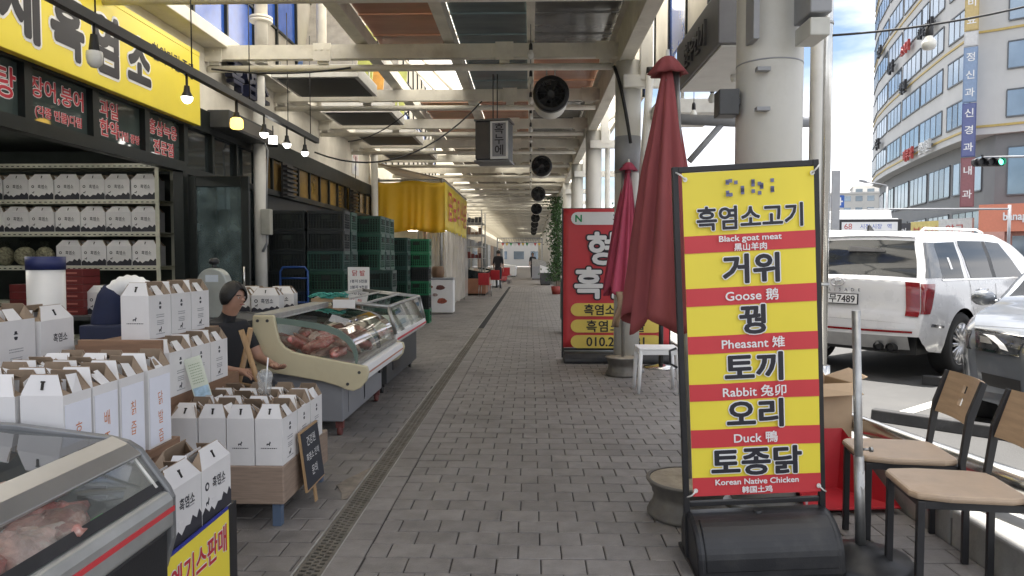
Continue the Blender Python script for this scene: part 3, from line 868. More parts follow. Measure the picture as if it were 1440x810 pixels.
# ------------------------------------------------------------------ yellow menu sign on its black frame
ms = thing('menu_sign', 'tall yellow and red menu banner on a black steel frame with water tank', 'sign', (1.045, 3.27, 0), 0, rot=(R(2.0), R(-3.0), R(0)))
ms.scale = (.935, 1, .987)
b = MB()
b.box(-.345, -.014, .03, -.317, .014, 1.845); b.box(.317, -.014, .03, .345, .014, 1.845)
b.box(-.317, -.013, 1.817, .317, .013, 1.844); b.box(-.317, -.012, .272, .317, .012, .294)
b.box(-.345, -.2, .005, -.317, .16, .029); b.box(.317, -.2, .005, .345, .16, .029)
b.build('frame', m_black, ms, bev=.003)
BZ0, BZ1 = .325, 1.815
def banner_pt(u, v, d=0):
    x = -.302 + u*.62; z = BZ0 + v*(BZ1-BZ0)
    return (x, -.02 - d - .006*math.sin(u*7)*math.sin(v*5), z)
b = MB(); b.grid(lambda u, v: banner_pt(u, v), 20, 40); b.build('banner', m_yel, ms)
H = BZ1-BZ0
def fz(py): return BZ1 - (py-238)/(694-238)*H        # height on the banner from its own layout
for y0, y1 in ((325, 349), (398, 423), (465, 490), (533, 557), (598, 624), (667, 694)):
    b = MB(); v0 = (fz(y1)-BZ0)/H; v1 = (fz(y0)-BZ0)/H
    b.grid(lambda u, v, v0=v0, v1=v1: banner_pt(u, v0+v*(v1-v0), .003), 20, 3); b.build('red_band', m_red, ms)
def mtxt(s, py, sz, m, bold=0, dx=0, sx=1, edge=True):
    z = fz(py)
    if edge: text(ms, s, sz, m_wht, (.008+dx, -.0295, z), bold=bold+sz*.035, ext=.0005, sx=sx, name='lettering_edge')
    text(ms, s, sz, m, (.008+dx, -.031, z), bold=bold, ext=.0005, sx=sx)
mtxt('흑염소고기', 302, .112, m_ink, .0028)
mtxt('거위', 373, .14, m_ink, .0045, 0, 1.12)
mtxt('꿩', 444, .14, m_ink, .0045, 0, 1.12)
mtxt('토끼', 511, .138, m_ink, .0045, 0, 1.18)
mtxt('오리', 577, .138, m_ink, .0045, 0, 1.15)
mtxt('토종닭', 645, .138, m_ink, .0045, 0, 1.16)
for s, py, sz, sx in (('Black goat meat', 332, .037, 1.25), ('黑山羊肉', 343, .036, 1.1), ('Goose 鹅', 410, .056, 1.15), ('Pheasant 雉', 477, .055, 1.15), ('Rabbit 兔卯', 545, .056, 1.15), ('Duck 鴨', 611, .056, 1.12), ('Korean Native Chicken', 674, .037, 1.15), ('韩国土鸡', 686, .034, 1.1)):
    mtxt(s, py, sz, m_wht, .0008, 0, sx, False)
# worn lettering of the shop name (blurred in the photograph): only soft blocks of navy print
b = MB()
rb = random.Random(4)
for i in range(26):
    cx = rb.choice([-.10, -.085, -.06, -.03, .02, .05, .06, .09, .11]) ; cz = fz(264) + rb.uniform(-.035, .035)
    b.box(cx, -.0305, cz, cx+.016, -.029, cz+.016)
b.build('shop_name_print', mat('faded_navy', (.16, .17, .3), .5), ms)['kind'] = 'stuff'
for (xx, zz) in ((-.29, BZ1-.03), (.305, BZ1-.03), (-.29, BZ0+.03), (.305, BZ0+.03)):
    b = MB(); sgn = -1 if xx < 0 else 1
    b.tube([(xx, -.033, zz), (xx+sgn*.02, -.035, zz+(.02 if zz > 1 else -.02)), (xx+sgn*.04, -.016, zz+(.035 if zz > 1 else -.035))], .004, 6)
    b.cyl((xx, -.032, zz), (xx, -.029, zz), .011, n=10); b.build('tie_cord', m_white, ms)
b = MB(); b.tube([(-.352, 0, .93), (-.385, 0, .95), (-.385, 0, 1.01), (-.352, 0, 1.02)], .006, 6); b.build('side_loop', m_black, ms)
# water tank base
b = MB()
pf = [(-.20, .0), (.15, .0), (.165, .03), (.165, .10)] + [(-.02+.185*math.cos(R(a)), .085+.165*math.sin(R(a))) for a in range(10, 176, 9)] + [(-.207, .07), (-.21, .03)]
b.prism(pf, -.335, .345, 'yz'); b.build('water_tank', m_blackpl, ms, (0, -.02, .004), bev=.02)
b = MB(); b.prism([(-.2*1.04, .05)] + [(-.02+.187*math.cos(R(a)), .085+.168*math.sin(R(a))) for a in range(172, 104, -8)] + [(-.06, .22), (-.15, .12), (-.19, .05)], -.30, .31, 'yz'); b.build('tank_panel', m_blackpl, ms, (0, -.026, .008), bev=.006)
b = MB(); b.cyl((0, -.05, .235), (0, -.05, .262), .022, n=14); b.build('filler_cap', m_blackpl, ms)

# ------------------------------------------------------------------ red banner board
rb_ = thing('banner_board', 'wide red banner board with white brush lettering and yellow lozenges beside the column', 'sign', (0.44, 9.55, 0))
WB, Z0b, Z1b = 1.42, .19, 2.05
b = MB(); b.grid(lambda u, v: (u*WB, .006*math.sin(u*9), Z0b+v*(Z1b-Z0b)), 16, 16); b.build('banner', m_red, rb_, solid=.004)
b = MB(); b.box(-.02, .01, .05, .01, .04, 2.06); b.box(WB-.01, .01, .05, WB+.02, .04, 2.06); b.box(.011, .012, 2.03, WB-.011, .038, 2.06); b.box(.011, .012, .15, WB-.011, .038, .18); b.build('frame', m_black, rb_)
b = MB(); b.prism([(-.22, 0), (.2, 0), (.2, .06), (.12, .14), (-.14, .14), (-.22, .06)], 0.0, WB, 'yz'); b.build('base_tank', m_blackpl, rb_, bev=.02)
def lozenge(x0, x1, zc, h, m, nm):
    pts = []
    for i in range(9): t = R(90+i*22.5); pts.append((x0+h/2+h/2*math.cos(t), zc+h/2*math.sin(t)))
    for i in range(9): t = R(-90+i*22.5); pts.append((x1-h/2+h/2*math.cos(t), zc+h/2*math.sin(t)))
    b = MB(); b.prism(pts, -.014, -.0095, 'xz'); b.build(nm, m, rb_)
lozenge(.1, 1.3, 1.92, .17, m_wht, 'name_plate')
for zc in (.70, .48, .27): lozenge(.1, 1.32, zc, .175, mat('pale_yellow', (.78, .6, .12), .45, var=.04), 'lozenge')
text(rb_, 'N', .13, mat('green_ink', (.02, .3, .1), .5), (.2, -.0165, 1.92), bold=.004)
text(rb_, '흑염소', .13, m_ink, (.83, -.0165, 1.92), bold=.002)
for s, xx, zz, sz in (('형', .50, 1.52, .46), ('제', 1.02, 1.52, .46), ('흑', .34, 1.06, .44), ('염', .76, 1.06, .44), ('소', 1.16, 1.06, .42)):
    text(rb_, s, sz, m_ink, (xx, -.012, zz), bold=.034, name='lettering_edge'); text(rb_, s, sz, m_wht, (xx, -.0165, zz), bold=.014)
text(rb_, '흑염소엑기스', .155, m_ink, (.70, -.0175, .70), bold=.003)
text(rb_, '흑염소전골', .165, m_ink, (.70, -.0175, .48), bold=.003, track=1.1)
text(rb_, '010.22  081', .17, m_ink, (.70, -.0175, .27), bold=.003)

# ------------------------------------------------------------------ closed parasols on wheel rims
def rim_base(name_parent, r, h, loc):
    b = MB()
    b.lathe([(0, 0), (r*.98, 0), (r*1.02, h*.03), (r*1.02, h*.12), (r*.97, h*.15), (r*.965, h*.24), (r*.90, h*.28), (r*.88, h*.42), (r*.86, h*.46), (r*.86, h*.6), (r*.90, h*.64), (r*.91, h*.76), (r*.97, h*.82), (r*.98, h*.9), (r*1.05, h*.95), (r*1.05, h*1.0), (r*.96, h*1.0)], 36)
    b.build('rim', mat('rusty_rim', (.15, .14, .125), .6, .3, var=.3, scale=8, stain=((.09, .065, .045), .6, 5)), name_parent, loc)
    b = MB(); b.lathe([(r*.95, h*.985), (r*.4, h*1.005), (0, h*1.01)], 30); b.build('concrete_fill', mat('rim_concrete', (.33, .28, .21), .9, var=.3, scale=9, bump=.6), name_parent, loc)
def parasol(lab, loc, rot, col, length, rb0, top, base_r, base_h, base_off, lean=0, mname='parasol', lob=9, seed=1):
    t = thing('parasol', lab, 'parasol', loc, 0)
    rim_base(t, base_r, base_h, base_off)
    rr0 = random.Random(seed)
    ph = [rr0.uniform(0, 6.28) for _ in range(4)]
    mcl = mat(mname, col, .75, var=.14, scale=3, stretch=(3, 3, .7), transl=.12)
    N, K = 72, 26
    z1 = top
    def pt(u, v):
        a = u*2*math.pi
        z = z1 - v*length
        r = .028 + (rb0-.028)*(v**.8) if v < .93 else .028 + (rb0-.028)*(v**.8)
        fold = .5+.5*math.sin(lob*a + ph[0] + 1.2*v)
        r2 = r*(.72 + .38*fold*min(1, v*2.2+.15) + .10*math.sin(3*a+ph[1]+v*2) + .05*math.sin(2*a+ph[2]))
        dz = .05*math.sin(5*a+ph[3])*v*v - .03*fold*v
        return (r2*math.cos(a) + lean*v, r2*math.sin(a), z + dz)
    b = MB(); b.grid(pt, N, K); b.build('canopy', mcl, t, rot=rot, solid=.003)
    b = MB(); b.lathe([(.028, z1+.05), (.05, z1+.03), (.105, z1-.045), (.085, z1-.05), (.03, z1+.01)], 30, lobes=8, amp=.12); b.build('top_cap', mcl, t, rot=rot)
    b = MB(); b.cyl((0, 0, z1+.0), (0, 0, z1+.09), .017, .01, n=10); b.build('finial', m_white, t, rot=rot)
    b = MB(); b.cyl((base_off[0], base_off[1], base_h), (0, 0, z1), .02, n=12); b.build('pole', m_galv, t)
    b = MB()
    for i in range(lob):
        a = 2*math.pi*(i+.5)/lob
        b.cyl((.035*math.cos(a), .035*math.sin(a), z1-.08), (rb0*.5*math.cos(a)+lean, rb0*.5*math.sin(a), z1-length*.97), .006, n=5)
    b.build('rib', m_galv, t, rot=rot)
    return t
parasol('closed dusty red parasol on a concrete filled wheel rim beside the menu sign', (.81, 4.05, 0), (0, R(-1.0), 0), (.30, .07, .075), 1.42, .228, 2.47, .215, .20, (.05, -.2, 0), -.03, 'parasol_red', 8, 5)
parasol('closed pink red parasol on a wheel rim in front of the red banner', (1.10, 8.55, 0), (0, R(1.5), 0), (.42, .06, .11), 1.48, .20, 2.48, .20, .22, (.0, -.1, 0), -.06, 'parasol_pink', 9, 2)
# brown work glove / rag hanging on the pole of the far parasol
b = MB(); b.grid(lambda u, v: (-.06 + .12*u*(1-.4*v) + .03*math.sin(v*5), -.02*math.sin(u*6+v*3), -.42*v), 8, 10)
o = b.build('rag', mat('rag_brown', (.25, .17, .11), .9, var=.3), None, (1.05, 8.36, 1.0), solid=.012); tag(o, 'brown rag hanging on the pole below the pink red parasol', 'rag')

# white plastic stool, black pedestal with chrome foot
st = thing('plastic_stool', 'white plastic stool standing behind the menu sign', 'stool', (1.32, 7.45, 0))
b = MB(); b.prism([(-.2, -.17), (.2, -.17), (.21, -.16), (.21, .16), (.2, .17), (-.2, .17), (-.21, .16), (-.21, -.16)], .445, .47, 'xy'); b.box(-.205, -.165, .40, .205, -.155, .444); b.box(-.205, .155, .40, .205, .165, .444); b.box(-.205, -.154, .40, -.195, .154, .444); b.box(.195, -.154, .40, .205, .154, .444); b.build('seat', m_wht, st, bev=.004)
for sx, sy in ((-1, -1), (1, -1), (-1, 1), (1, 1)):
    b = MB(); b.cyl((sx*.185, sy*.145, .44), (sx*.21, sy*.17, 0), .024, .018, n=8); b.build('leg', m_wht, st)
pd = thing('pedestal_stand', 'black pole on a round chrome foot under the parasol', 'stand', (1.66, 9.05, 0))
b = MB(); b.lathe([(0, .0), (.22, .0), (.22, .012), (.1, .03), (.03, .05), (0, .05)], 30); b.build('foot', m_steel, pd)
b = MB(); b.cyl((0, 0, .05), (0, 0, .85), .03, n=14); b.build('pole', m_black, pd)

# grey post in a black round base
ps = thing('post_stand', 'galvanised post with torn sticker standing in a round black base', 'post', (1.505, 3.22, 0), rot=(R(-1.5), R(-1.6), 0))
b = MB(); b.lathe([(0, 0), (.215, 0), (.22, .02), (.205, .045), (.13, .06), (.12, .075), (.075, .085), (.06, .1), (0, .1)], 36); b.build('base', m_blackpl, ps)
b = MB(); b.cyl((0, 0, .1), (0, 0, 1.16), .0185, n=18); b.build('post', m_galv, ps)
b = MB(); b.cyl((0, 0, .08), (0, 0, .5), .0225, n=18); b.build('sleeve', m_galv, ps)
b = MB(); b.cyl((.02, -.0, .53), (.055, -.0, .528), .006, n=8); b.cyl((.05, 0, .528), (.062, 0, .528), .012, n=8); b.build('bolt', m_galv, ps)
b = MB()
b.grid(lambda u, v: (.0228*math.sin((u-.3)*1.4)*1.01, -.0228*math.cos((u-.3)*1.4)*1.01, .36+.07*v+.01*math.sin(u*9)), 6, 3); b.build('sticker', m_wht, ps)

# red crate with a cardboard box by the kerb
rc = thing('red_bin', 'open red plastic bin standing at the kerb behind the menu sign', 'bin', (1.72, 4.16, 0), R(6))
m_redpl = mat('red_plastic', (.42, .025, .035), .4, var=.12)
b = MB()
b.add([(-.2, -.2, 0), (.2, -.2, 0), (.16, .14, 0), (-.16, .14, 0), (-.26, -.30, .03), (.28, -.30, .03), (.2, .17, .36), (-.2, .17, .36)], [(0, 1, 2, 3), (3, 2, 6, 7), (0, 3, 7, 4), (2, 1, 5, 6), (1, 0, 4, 5)])
b.build('pan', m_redpl, rc, solid=.008)
cbx = thing('open_carton', 'brown cardboard box with open flaps standing behind the red bin', 'carton', (1.80, 4.55, 0), R(12))
m_kraft = mat('kraft', (.42, .30, .19), .8, var=.1, scale=5)
b = MB()
b.box(-.18, -.14, 0, .18, -.135, .62); b.box(-.18, .135, 0, .18, .14, .62); b.box(-.18, -.1349, 0, -.175, .1349, .62); b.box(.175, -.1349, 0, .18, .1349, .62)
b.build('box', m_kraft, cbx)
b = MB(); b.add([(-.18, .14, .62), (.18, .14, .62), (.15, .24, .76), (-.2, .22, .78)], [(0, 1, 2, 3)]); b.add([(.18, -.14, .62), (.18, .14, .62), (.34, .12, .67), (.30, -.12, .65)], [(0, 1, 2, 3)]); b.add([(-.18, -.14, .62), (.18, -.14, .62), (.2, -.22, .56), (-.2, -.2, .55)], [(0, 1, 2, 3)])
b.build('flap', m_kraft, cbx, solid=.004)
b = MB(); b.box(-.179, -.1425, .24, .179, -.1405, .28); b.box(-.179, -.1425, .55, .179, -.1405, .57); b.build('red_tape', m_red, cbx)

# ------------------------------------------------------------------ two wooden-seat chairs facing the walkway
m_seat = mat('tan_seat', (.43, .32, .225), .5, var=.12, scale=6, bump=.08, stain=((.34, .23, .14), .5, 4))
m_ply = mat('ply_back', (.42, .29, .18), .42, var=.14, scale=5, stretch=(1, 1, 10))
def chair_proto(lab, loc, rz):
    t = thing('cafe_chair', lab, 'chair', loc, rz)
    # local: faces -X, width along Y
    pts = [(-.235, -.13), (-.215, -.17), (-.1, -.195), (.12, -.19), (.185, -.165), (.195, -.12), (.195, .12), (.185, .165), (.12, .19), (-.1, .195), (-.215, .17), (-.235, .13)]
    b = MB(); b.prism(pts, .445, .475, 'xy'); b.build('seat', m_seat, t, bev=.012)
    b = MB()
    for s in (-1, 1): b.box(-.2, s*.165-.01, .415, .2, s*.165+.01, .444)
    b.box(-.205, -.155, .415, -.185, .155, .444); b.box(.18, -.155, .415, .2, .155, .444); b.build('seat_frame', m_black, t)
    for s in (-1, 1):
        b = MB(); b.box(-.215, s*.165-.0135, 0, -.187, s*.165+.0135, .444); b.build('leg', m_black, t, bev=.003)
        b = MB(); y0 = s*.182
        b.prism([(.2, 0), (.228, 0), (.226, .3), (.205, .46), (.235, .66), (.285, .83), (.262, .84), (.205, .68), (.178, .46), (.198, .3)], y0-.012, y0+.012, 'xz'); b.build('leg', m_black, t, bev=.003)
    # curved plywood back with two square holes
    def bk(y, z):
        return (.212 + .19*(z-.62)/.22*.36 + .0 - .06*(1-(y/.17)**2)*-.35, y, z)
    b = MB()
    ys = [-.168, -.135, -.1, -.065, -.022, .022, .065, .1, .135, .168]; zs = [.63, .662, .692, .728, .75, .786, .81, .835]
    for i in range(len(ys)-1):
        for j in range(len(zs)-1):
            if i == 4 and j in (2, 4): continue
            b.add([bk(ys[i], zs[j]), bk(ys[i+1], zs[j]), bk(ys[i+1], zs[j+1]), bk(ys[i], zs[j+1])], [(0, 1, 2, 3)], 0, False)
    o = b.build('backrest', m_ply, t); 
    wd = o.modifiers.new('weld', 'WELD'); wd.merge_threshold = .0005
    md = o.modifiers.new('t', 'SOLIDIFY'); md.thickness = .014; md.offset = 0
    return t
chair_proto('tan seat cafe chair with black legs next to the galvanised post', (1.80, 3.46, 0), R(-8))
chair_proto('tan seat cafe chair with black legs at the kerb in front of the dark sedan', (1.76, 2.94, 0), R(-8))
# ------------------------------------------------------------------ cars
def lerp_tab(tab, x):
    if x <= tab[0][0]: return tab[0][1]
    for (a, va), (c, vc) in zip(tab, tab[1:]):
        if x <= c:
            t = (x-a)/(c-a); t2 = t*t*(3-2*t)*.35 + t*.65
            return va + (vc-va)*t2
    return tab[-1][1]
class Car:
    def __init__(s, L, zt, zbase, wtab, arches, rr, taper_r=.09, taper_f=.14, crown=.03, half=.98, fr=.6, ff=.9, bowr=0.0, bowf=0.0):
        s.bowr, s.bowf = bowr, bowf
        s.L, s.zt_, s.zb_, s.wt, s.ar, s.rr, s.tr, s.tf, s.crown, s.fr, s.ff = L, zt, zbase, wtab, arches, rr, taper_r, taper_f, crown, fr, ff
    def zt(s, x): return lerp_tab(s.zt_, x)
    def zb(s, x):
        z = lerp_tab(s.zb_, x)
        for ax, az, r in s.ar:
            if abs(x-ax) < r: z = max(z, az + math.sqrt(r*r-(x-ax)**2))
        return z
    def w(s, x, z):
        k = 1.0
        if x < s.fr: k -= s.tr*((s.fr-x)/s.fr)**2.6
        if x > s.L-s.ff: k -= s.tf*((x-s.L+s.ff)/s.ff)**2.4
        w = lerp_tab(s.wt, z)*k
        zt = s.zt(x)
        d = zt - z
        if d < .09: w -= .05*(1-max(d, 0)/.09)**2
        for ax, az, r in s.ar:
            dd = math.hypot(x-ax, z-az)
            if dd < r+.09 and z > .2: w += .018*max(0, min(1, (r+.09-dd)/.05))
        return w
    def bow(s, x, v):
        k = max(0, (x-(s.L-.9))/.9)**1.4; kr = max(0, (.7-x)/.7)**1.4
        return x - s.bowf*k*v*v + s.bowr*kr*v*v
    def side(s, x, z, sgn, off=0): return (s.bow(x, 1), sgn*(s.w(x, z)+off), z)
    def xtop(s, z):
        a, c = 0.0, .6
        for _ in range(30):
            m_ = (a+c)/2
            if s.zt(m_) < z: a = m_
            else: c = m_
        return a
    def top(s, x, v, off=0):
        zt = s.zt(x); w = s.w(x, zt)
        return (s.bow(x, v), v*w, zt + s.crown*(1-v*v) + off)
    def body(s, xs, K=16, nv=12):
        b = MB()
        for sgn in (-1, 1):
            rows = []
            for x in xs:
                zb, zt = s.zb(x), s.zt(x)
                rows.append([s.side(x, zb+(zt-zb)*(j/K)**.9, sgn) for j in range(K+1)])
            vs = [p for r in rows for p in r]; n = K+1
            fs = []
            for i in range(len(xs)-1):
                for j in range(K):
                    f = (i*n+j, (i+1)*n+j, (i+1)*n+j+1, i*n+j+1)
                    fs.append(f if sgn < 0 else tuple(reversed(f)))
            b.add(vs, fs, 0, True)
        vs = [s.top(x, -1+2*j/nv) for x in xs for j in range(nv+1)]
        n = nv+1
        b.add(vs, [(i*n+j, (i+1)*n+j, (i+1)*n+j+1, i*n+j+1) for i in range(len(xs)-1) for j in range(nv)], 0, True)
        # end caps
        for x, fl in ((xs[0], False), (xs[-1], True)):
            vs = []
            for j in range(7):
                z = s.zb(x) + (s.zt(x)-s.zb(x))*j/6
                for i in range(9):
                    vs.append((s.bow(x, 2*i/8-1) - (.02 if not fl else -.02)*(1-(2*i/8-1)**2), (2*i/8-1)*s.w(x, z), z + (s.crown if j == 6 else 0)*(1-(2*i/8-1)**2)))
            b.add(vs, [(j*9+i, j*9+i+1, (j+1)*9+i+1, (j+1)*9+i) if fl else (j*9+i, (j+1)*9+i, (j+1)*9+i+1, j*9+i+1) for j in range(6) for i in range(8)], 0, True)
        return b
    def sidepatch(s, quad, sgn, off=.006, nu=10, nv=8, mi=0, b=None):
        """quad: four (x,z) corners bl, br, tr, tl"""
        b = b or MB()
        bl, br, tr, tl = quad
        def fn(u, v):
            x = (bl[0]*(1-u)+br[0]*u)*(1-v) + (tl[0]*(1-u)+tr[0]*u)*v
            z = (bl[1]*(1-u)+br[1]*u)*(1-v) + (tl[1]*(1-u)+tr[1]*u)*v
            return s.side(x, z, sgn, off)
        vs = [fn(i/nu, j/nv) for j in range(nv+1) for i in range(nu+1)]
        fs = [(j*(nu+1)+i, j*(nu+1)+i+1, (j+1)*(nu+1)+i+1, (j+1)*(nu+1)+i) for j in range(nv) for i in range(nu)]
        if sgn > 0: fs = [tuple(reversed(f)) for f in fs]
        b.add(vs, fs, mi, True); return b
    def toppatch(s, quad, off=.006, nu=12, nv=8, b=None, mi=0):
        """quad: (x,v) corners"""
        b = b or MB()
        a0, a1, a2, a3 = quad
        def fn(u, v):
            x = (a0[0]*(1-u)+a1[0]*u)*(1-v) + (a3[0]*(1-u)+a2[0]*u)*v
            w = (a0[1]*(1-u)+a1[1]*u)*(1-v) + (a3[1]*(1-u)+a2[1]*u)*v
            e = .02
            d = Vector((s.zt(x-e)-s.zt(x+e), 0, 2*e)).normalized()
            p = Vector(s.top(x, w)) + d*off
            return tuple(p)
        b.grid(fn, nu, nv, mi); return b
def wheel(parent, x, y, z, r, sgn, spokes=14, w=.24):
    t = thing('wheel', None, None); t.parent = parent; t.location = (x, y, z)
    del_keys = [k for k in t.keys()]
    b = MB(); M = Matrix.Rotation(R(90), 4, 'X')
    b.lathe([(r*.66, -w/2), (r*.93, -w/2), (r*.985, -w/2+.03), (r, -w/4), (r, w/4), (r*.985, w/2-.03), (r*.93, w/2), (r*.66, w/2), (r*.66, -w/2)], 40, 0, M); b.build('tyre', m_rubber, t)
    b = MB(); yo = sgn*(w/2-.015)
    b.lathe([(r*.6, -w/2+.01), (r*.68, -w/2+.0), (r*.68, w/2), (r*.6, w/2-.01), (r*.6, -w/2+.01)], 36, 0, M)
    for i in range(spokes):
        a = 2*math.pi*i/spokes
        p0 = (r*.12*math.cos(a), yo, r*.12*math.sin(a)); p1 = (r*.63*math.cos(a), yo+sgn*.005, r*.63*math.sin(a))
        b.cyl(p0, p1, .022, .026, n=6)
    b.cyl((0, yo-sgn*.03, 0), (0, yo+sgn*.012, 0), r*.2, n=20); b.build('rim', mat('alloy', (.55, .55, .56), .3, .9), t)
    b = MB(); b.cyl((0, yo-sgn*.07, 0), (0, yo-sgn*.06, 0), r*.62, n=24); b.build('brake_disc', m_dkgrey, t)
    return t
m_carw = mat('car_white', (.66, .66, .67), .28, var=.01, coat=.8)
m_carg = mat('car_silver', (.17, .185, .21), .3, .55, var=.02, coat=1.0)
m_cglass = mat('car_glass', (.014, .016, .018), .07, var=.05, spec=.5)
m_chrome = mat('chrome', (.75, .75, .76), .1, 1.0, var=.02)
m_tail = mat('tail_red', (.22, .008, .012), .12, var=.15, scale=12, coat=1.0)
m_trim = mat('car_trim', (.02, .02, .021), .5)
ARX = .43
suv = Car(4.98,
  [(0, .66), (.02, .74), (.05, .80), (.07, 1.05), (.09, 1.13), (.12, 1.17), (.20, 1.27), (.34, 1.52), (.42, 1.63), (.50, 1.685), (.8, 1.725), (1.8, 1.75), (2.7, 1.725), (3.2, 1.60), (3.82, 1.17), (4.1, 1.12), (4.6, 1.04), (4.85, .92), (4.98, .62)],
  [(0, .52), (.1, .44), (.3, .34), (.7, .30), (4.4, .28), (4.98, .36)],
  [(.25, .90), (.45, .955), (.62, .975), (.85, .985), (1.05, .972), (1.16, .95), (1.35, .895), (1.62, .80), (1.75, .74)],
  [(1.1, .385, ARX), (4.02, .385, ARX)], .385, taper_r=.045, bowr=.13)
HD = R(52)
car1 = thing('parked_car', 'white parked suv with red tail lamps and dark glass in the car park', 'car', (3.70, 8.73, -.02), R(90-52))
xs = [0, .01, .02, .035, .05, .06, .07, .08, .09, .105, .12, .15, .2, .26, .34, .38, .42, .46, .5, .56] + [.6+.0345*i for i in range(30)] + [1.65+.12*i for i in range(16)] + [3.55+.0315*i for i in range(31)] + [4.55, 4.62, 4.7, 4.78, 4.85, 4.9, 4.94, 4.97, 4.98]
xs = sorted(set(round(x, 4) for x in xs))
suv.body(xs).build('body', m_carw, car1)
b = MB(); b.box(.25, -.84, .3, 4.7, .84, .95); b.build('underbody', m_trim, car1)
for sgn in (-1, 1):
    suv.sidepatch([(.62, 1.18), (1.20, 1.17), (1.24, 1.61), (.68, 1.59)], sgn).build('quarter_window', m_cglass, car1)
    suv.sidepatch([(1.40, 1.17), (2.05, 1.165), (2.06, 1.63), (1.34, 1.625)], sgn).build('rear_door_window', m_cglass, car1)
    suv.sidepatch([(2.16, 1.165), (3.1, 1.15), (2.62, 1.61), (2.17, 1.63)], sgn).build('front_door_window', m_cglass, car1)
    suv.sidepatch([(2.06, 1.165), (2.155, 1.165), (2.165, 1.63), (2.065, 1.63)], sgn, .005).build('pillar_trim', m_trim, car1)
    b = MB(); n_ = 10; vs = []
    for j in range(n_+1):
        z = 1.185 + .41*j/n_; xl = suv.xtop(z+.03)+.01; xr = .62+.06*(j/n_)
        vs += [suv.side(xl+(xr-xl)*i/8, z, sgn, .005) for i in range(9)]
    fs_l = [(j*9+i, j*9+i+1, (j+1)*9+i+1, (j+1)*9+i) for j in range(n_) for i in range(8)]
    b.add(vs, fs_l if sgn < 0 else [tuple(reversed(f)) for f in fs_l], 0, True); b.build('pillar_trim', mat('pillar_grey', (.07, .073, .077), .15, coat=.5), car1)
    b = MB(); suv.sidepatch([(.6, 1.15), (3.2, 1.135), (3.2, 1.155), (.6, 1.17)], sgn, .008, 30, 1, 0, b); b.build('belt_trim', m_chrome, car1)
    # shut lines
    for q in (([(1.34, 1.03), (1.348, 1.03), (1.30, 1.655), (1.292, 1.655)]), ([(1.34, .84), (1.348, .84), (1.348, 1.03), (1.34, 1.03)]), ([(1.62, .42), (1.628, .42), (1.37, .84), (1.362, .84)]), ([(2.10, .36), (2.108, .36), (2.112, 1.09), (2.104, 1.09)]), ([(3.2, .4), (3.208, .4), (3.2, 1.06), (3.192, 1.06)])):
        suv.sidepatch(q, sgn, .003, 2, 14).build('shut_line', m_trim, car1)
    b = MB(); hx = 1.56
    b.tube([suv.side(hx, 1.02, sgn, .012), suv.side(hx+.05, 1.023, sgn, .04), suv.side(hx+.17, 1.023, sgn, .042), suv.side(hx+.22, 1.02, sgn, .012)], .014, 8); b.build('door_handle', m_chrome, car1)
    # tail lamps wrap round the corner
    b = MB(); n_ = 10; vs = []
    for j in range(n_+1):
        z = .78 + .34*j/n_; xl = suv.xtop(z+.002); xr = .17+.17*(j/n_)
        vs += [suv.side(xl+(xr-xl)*(i/8)**1.6, z, sgn, .016) for i in range(9)]
    fs_l = [(j*9+i, j*9+i+1, (j+1)*9+i+1, (j+1)*9+i) for j in range(n_) for i in range(8)]
    b.add(vs, fs_l if sgn < 0 else [tuple(reversed(f)) for f in fs_l], 0, True)
    b.build('tail_lamp', m_tail, car1)
    b = MB(); v0, v1 = (.87, 1.015)
    suv.toppatch([(.022, sgn*v0), (.022, sgn*v1), (.0895, sgn*v1), (.0895, sgn*(v0-.02))], .016, 6, 8, b); b.build('tail_lamp', m_tail, car1)
    suv.sidepatch([(.24, .63), (.62, .60), (.62, .625), (.26, .665)], sgn, .006, 8, 2).build('reflector_strip', m_chrome, car1)
    for ax in (1.1, 4.02):
        wheel(car1, ax, sgn*.86, .385, .385, sgn)
    b = MB(); b.tube([(3.0, sgn*.88, 1.06), (3.0, sgn*1.02, 1.10)], .03, 8); b.ball((3.0, sgn*1.08, 1.13), .11, 12, 8, (.7, 1, .8)); b.build('mirror', m_carw, car1)
    b = MB(); b.tube([(.8, sgn*.62, 1.735), (.9, sgn*.62, 1.775), (2.4, sgn*.62, 1.79), (2.6, sgn*.62, 1.75)], .016, 6); b.build('roof_rail', m_white, car1)
suv.toppatch([(.135, -.965), (.135, .965), (.40, .95), (.40, -.95)], .006, 14, 10).build('rear_window', m_cglass, car1)
suv.toppatch([(.43, -.97), (.43, .97), (.52, .95), (.52, -.95)], .03, 14, 3).build('spoiler', m_carw, car1)
b = MB(); suv.toppatch([(.30, .0), (.30, -.55), (.315, -.55), (.34, .0)], .02, 8, 2, b); b.build('wiper', m_black, car1)
suv.toppatch([(.0905, -.80), (.0905, .80), (.094, .80), (.094, -.80)], .004, 10, 1).build('shut_line', m_trim, car1)
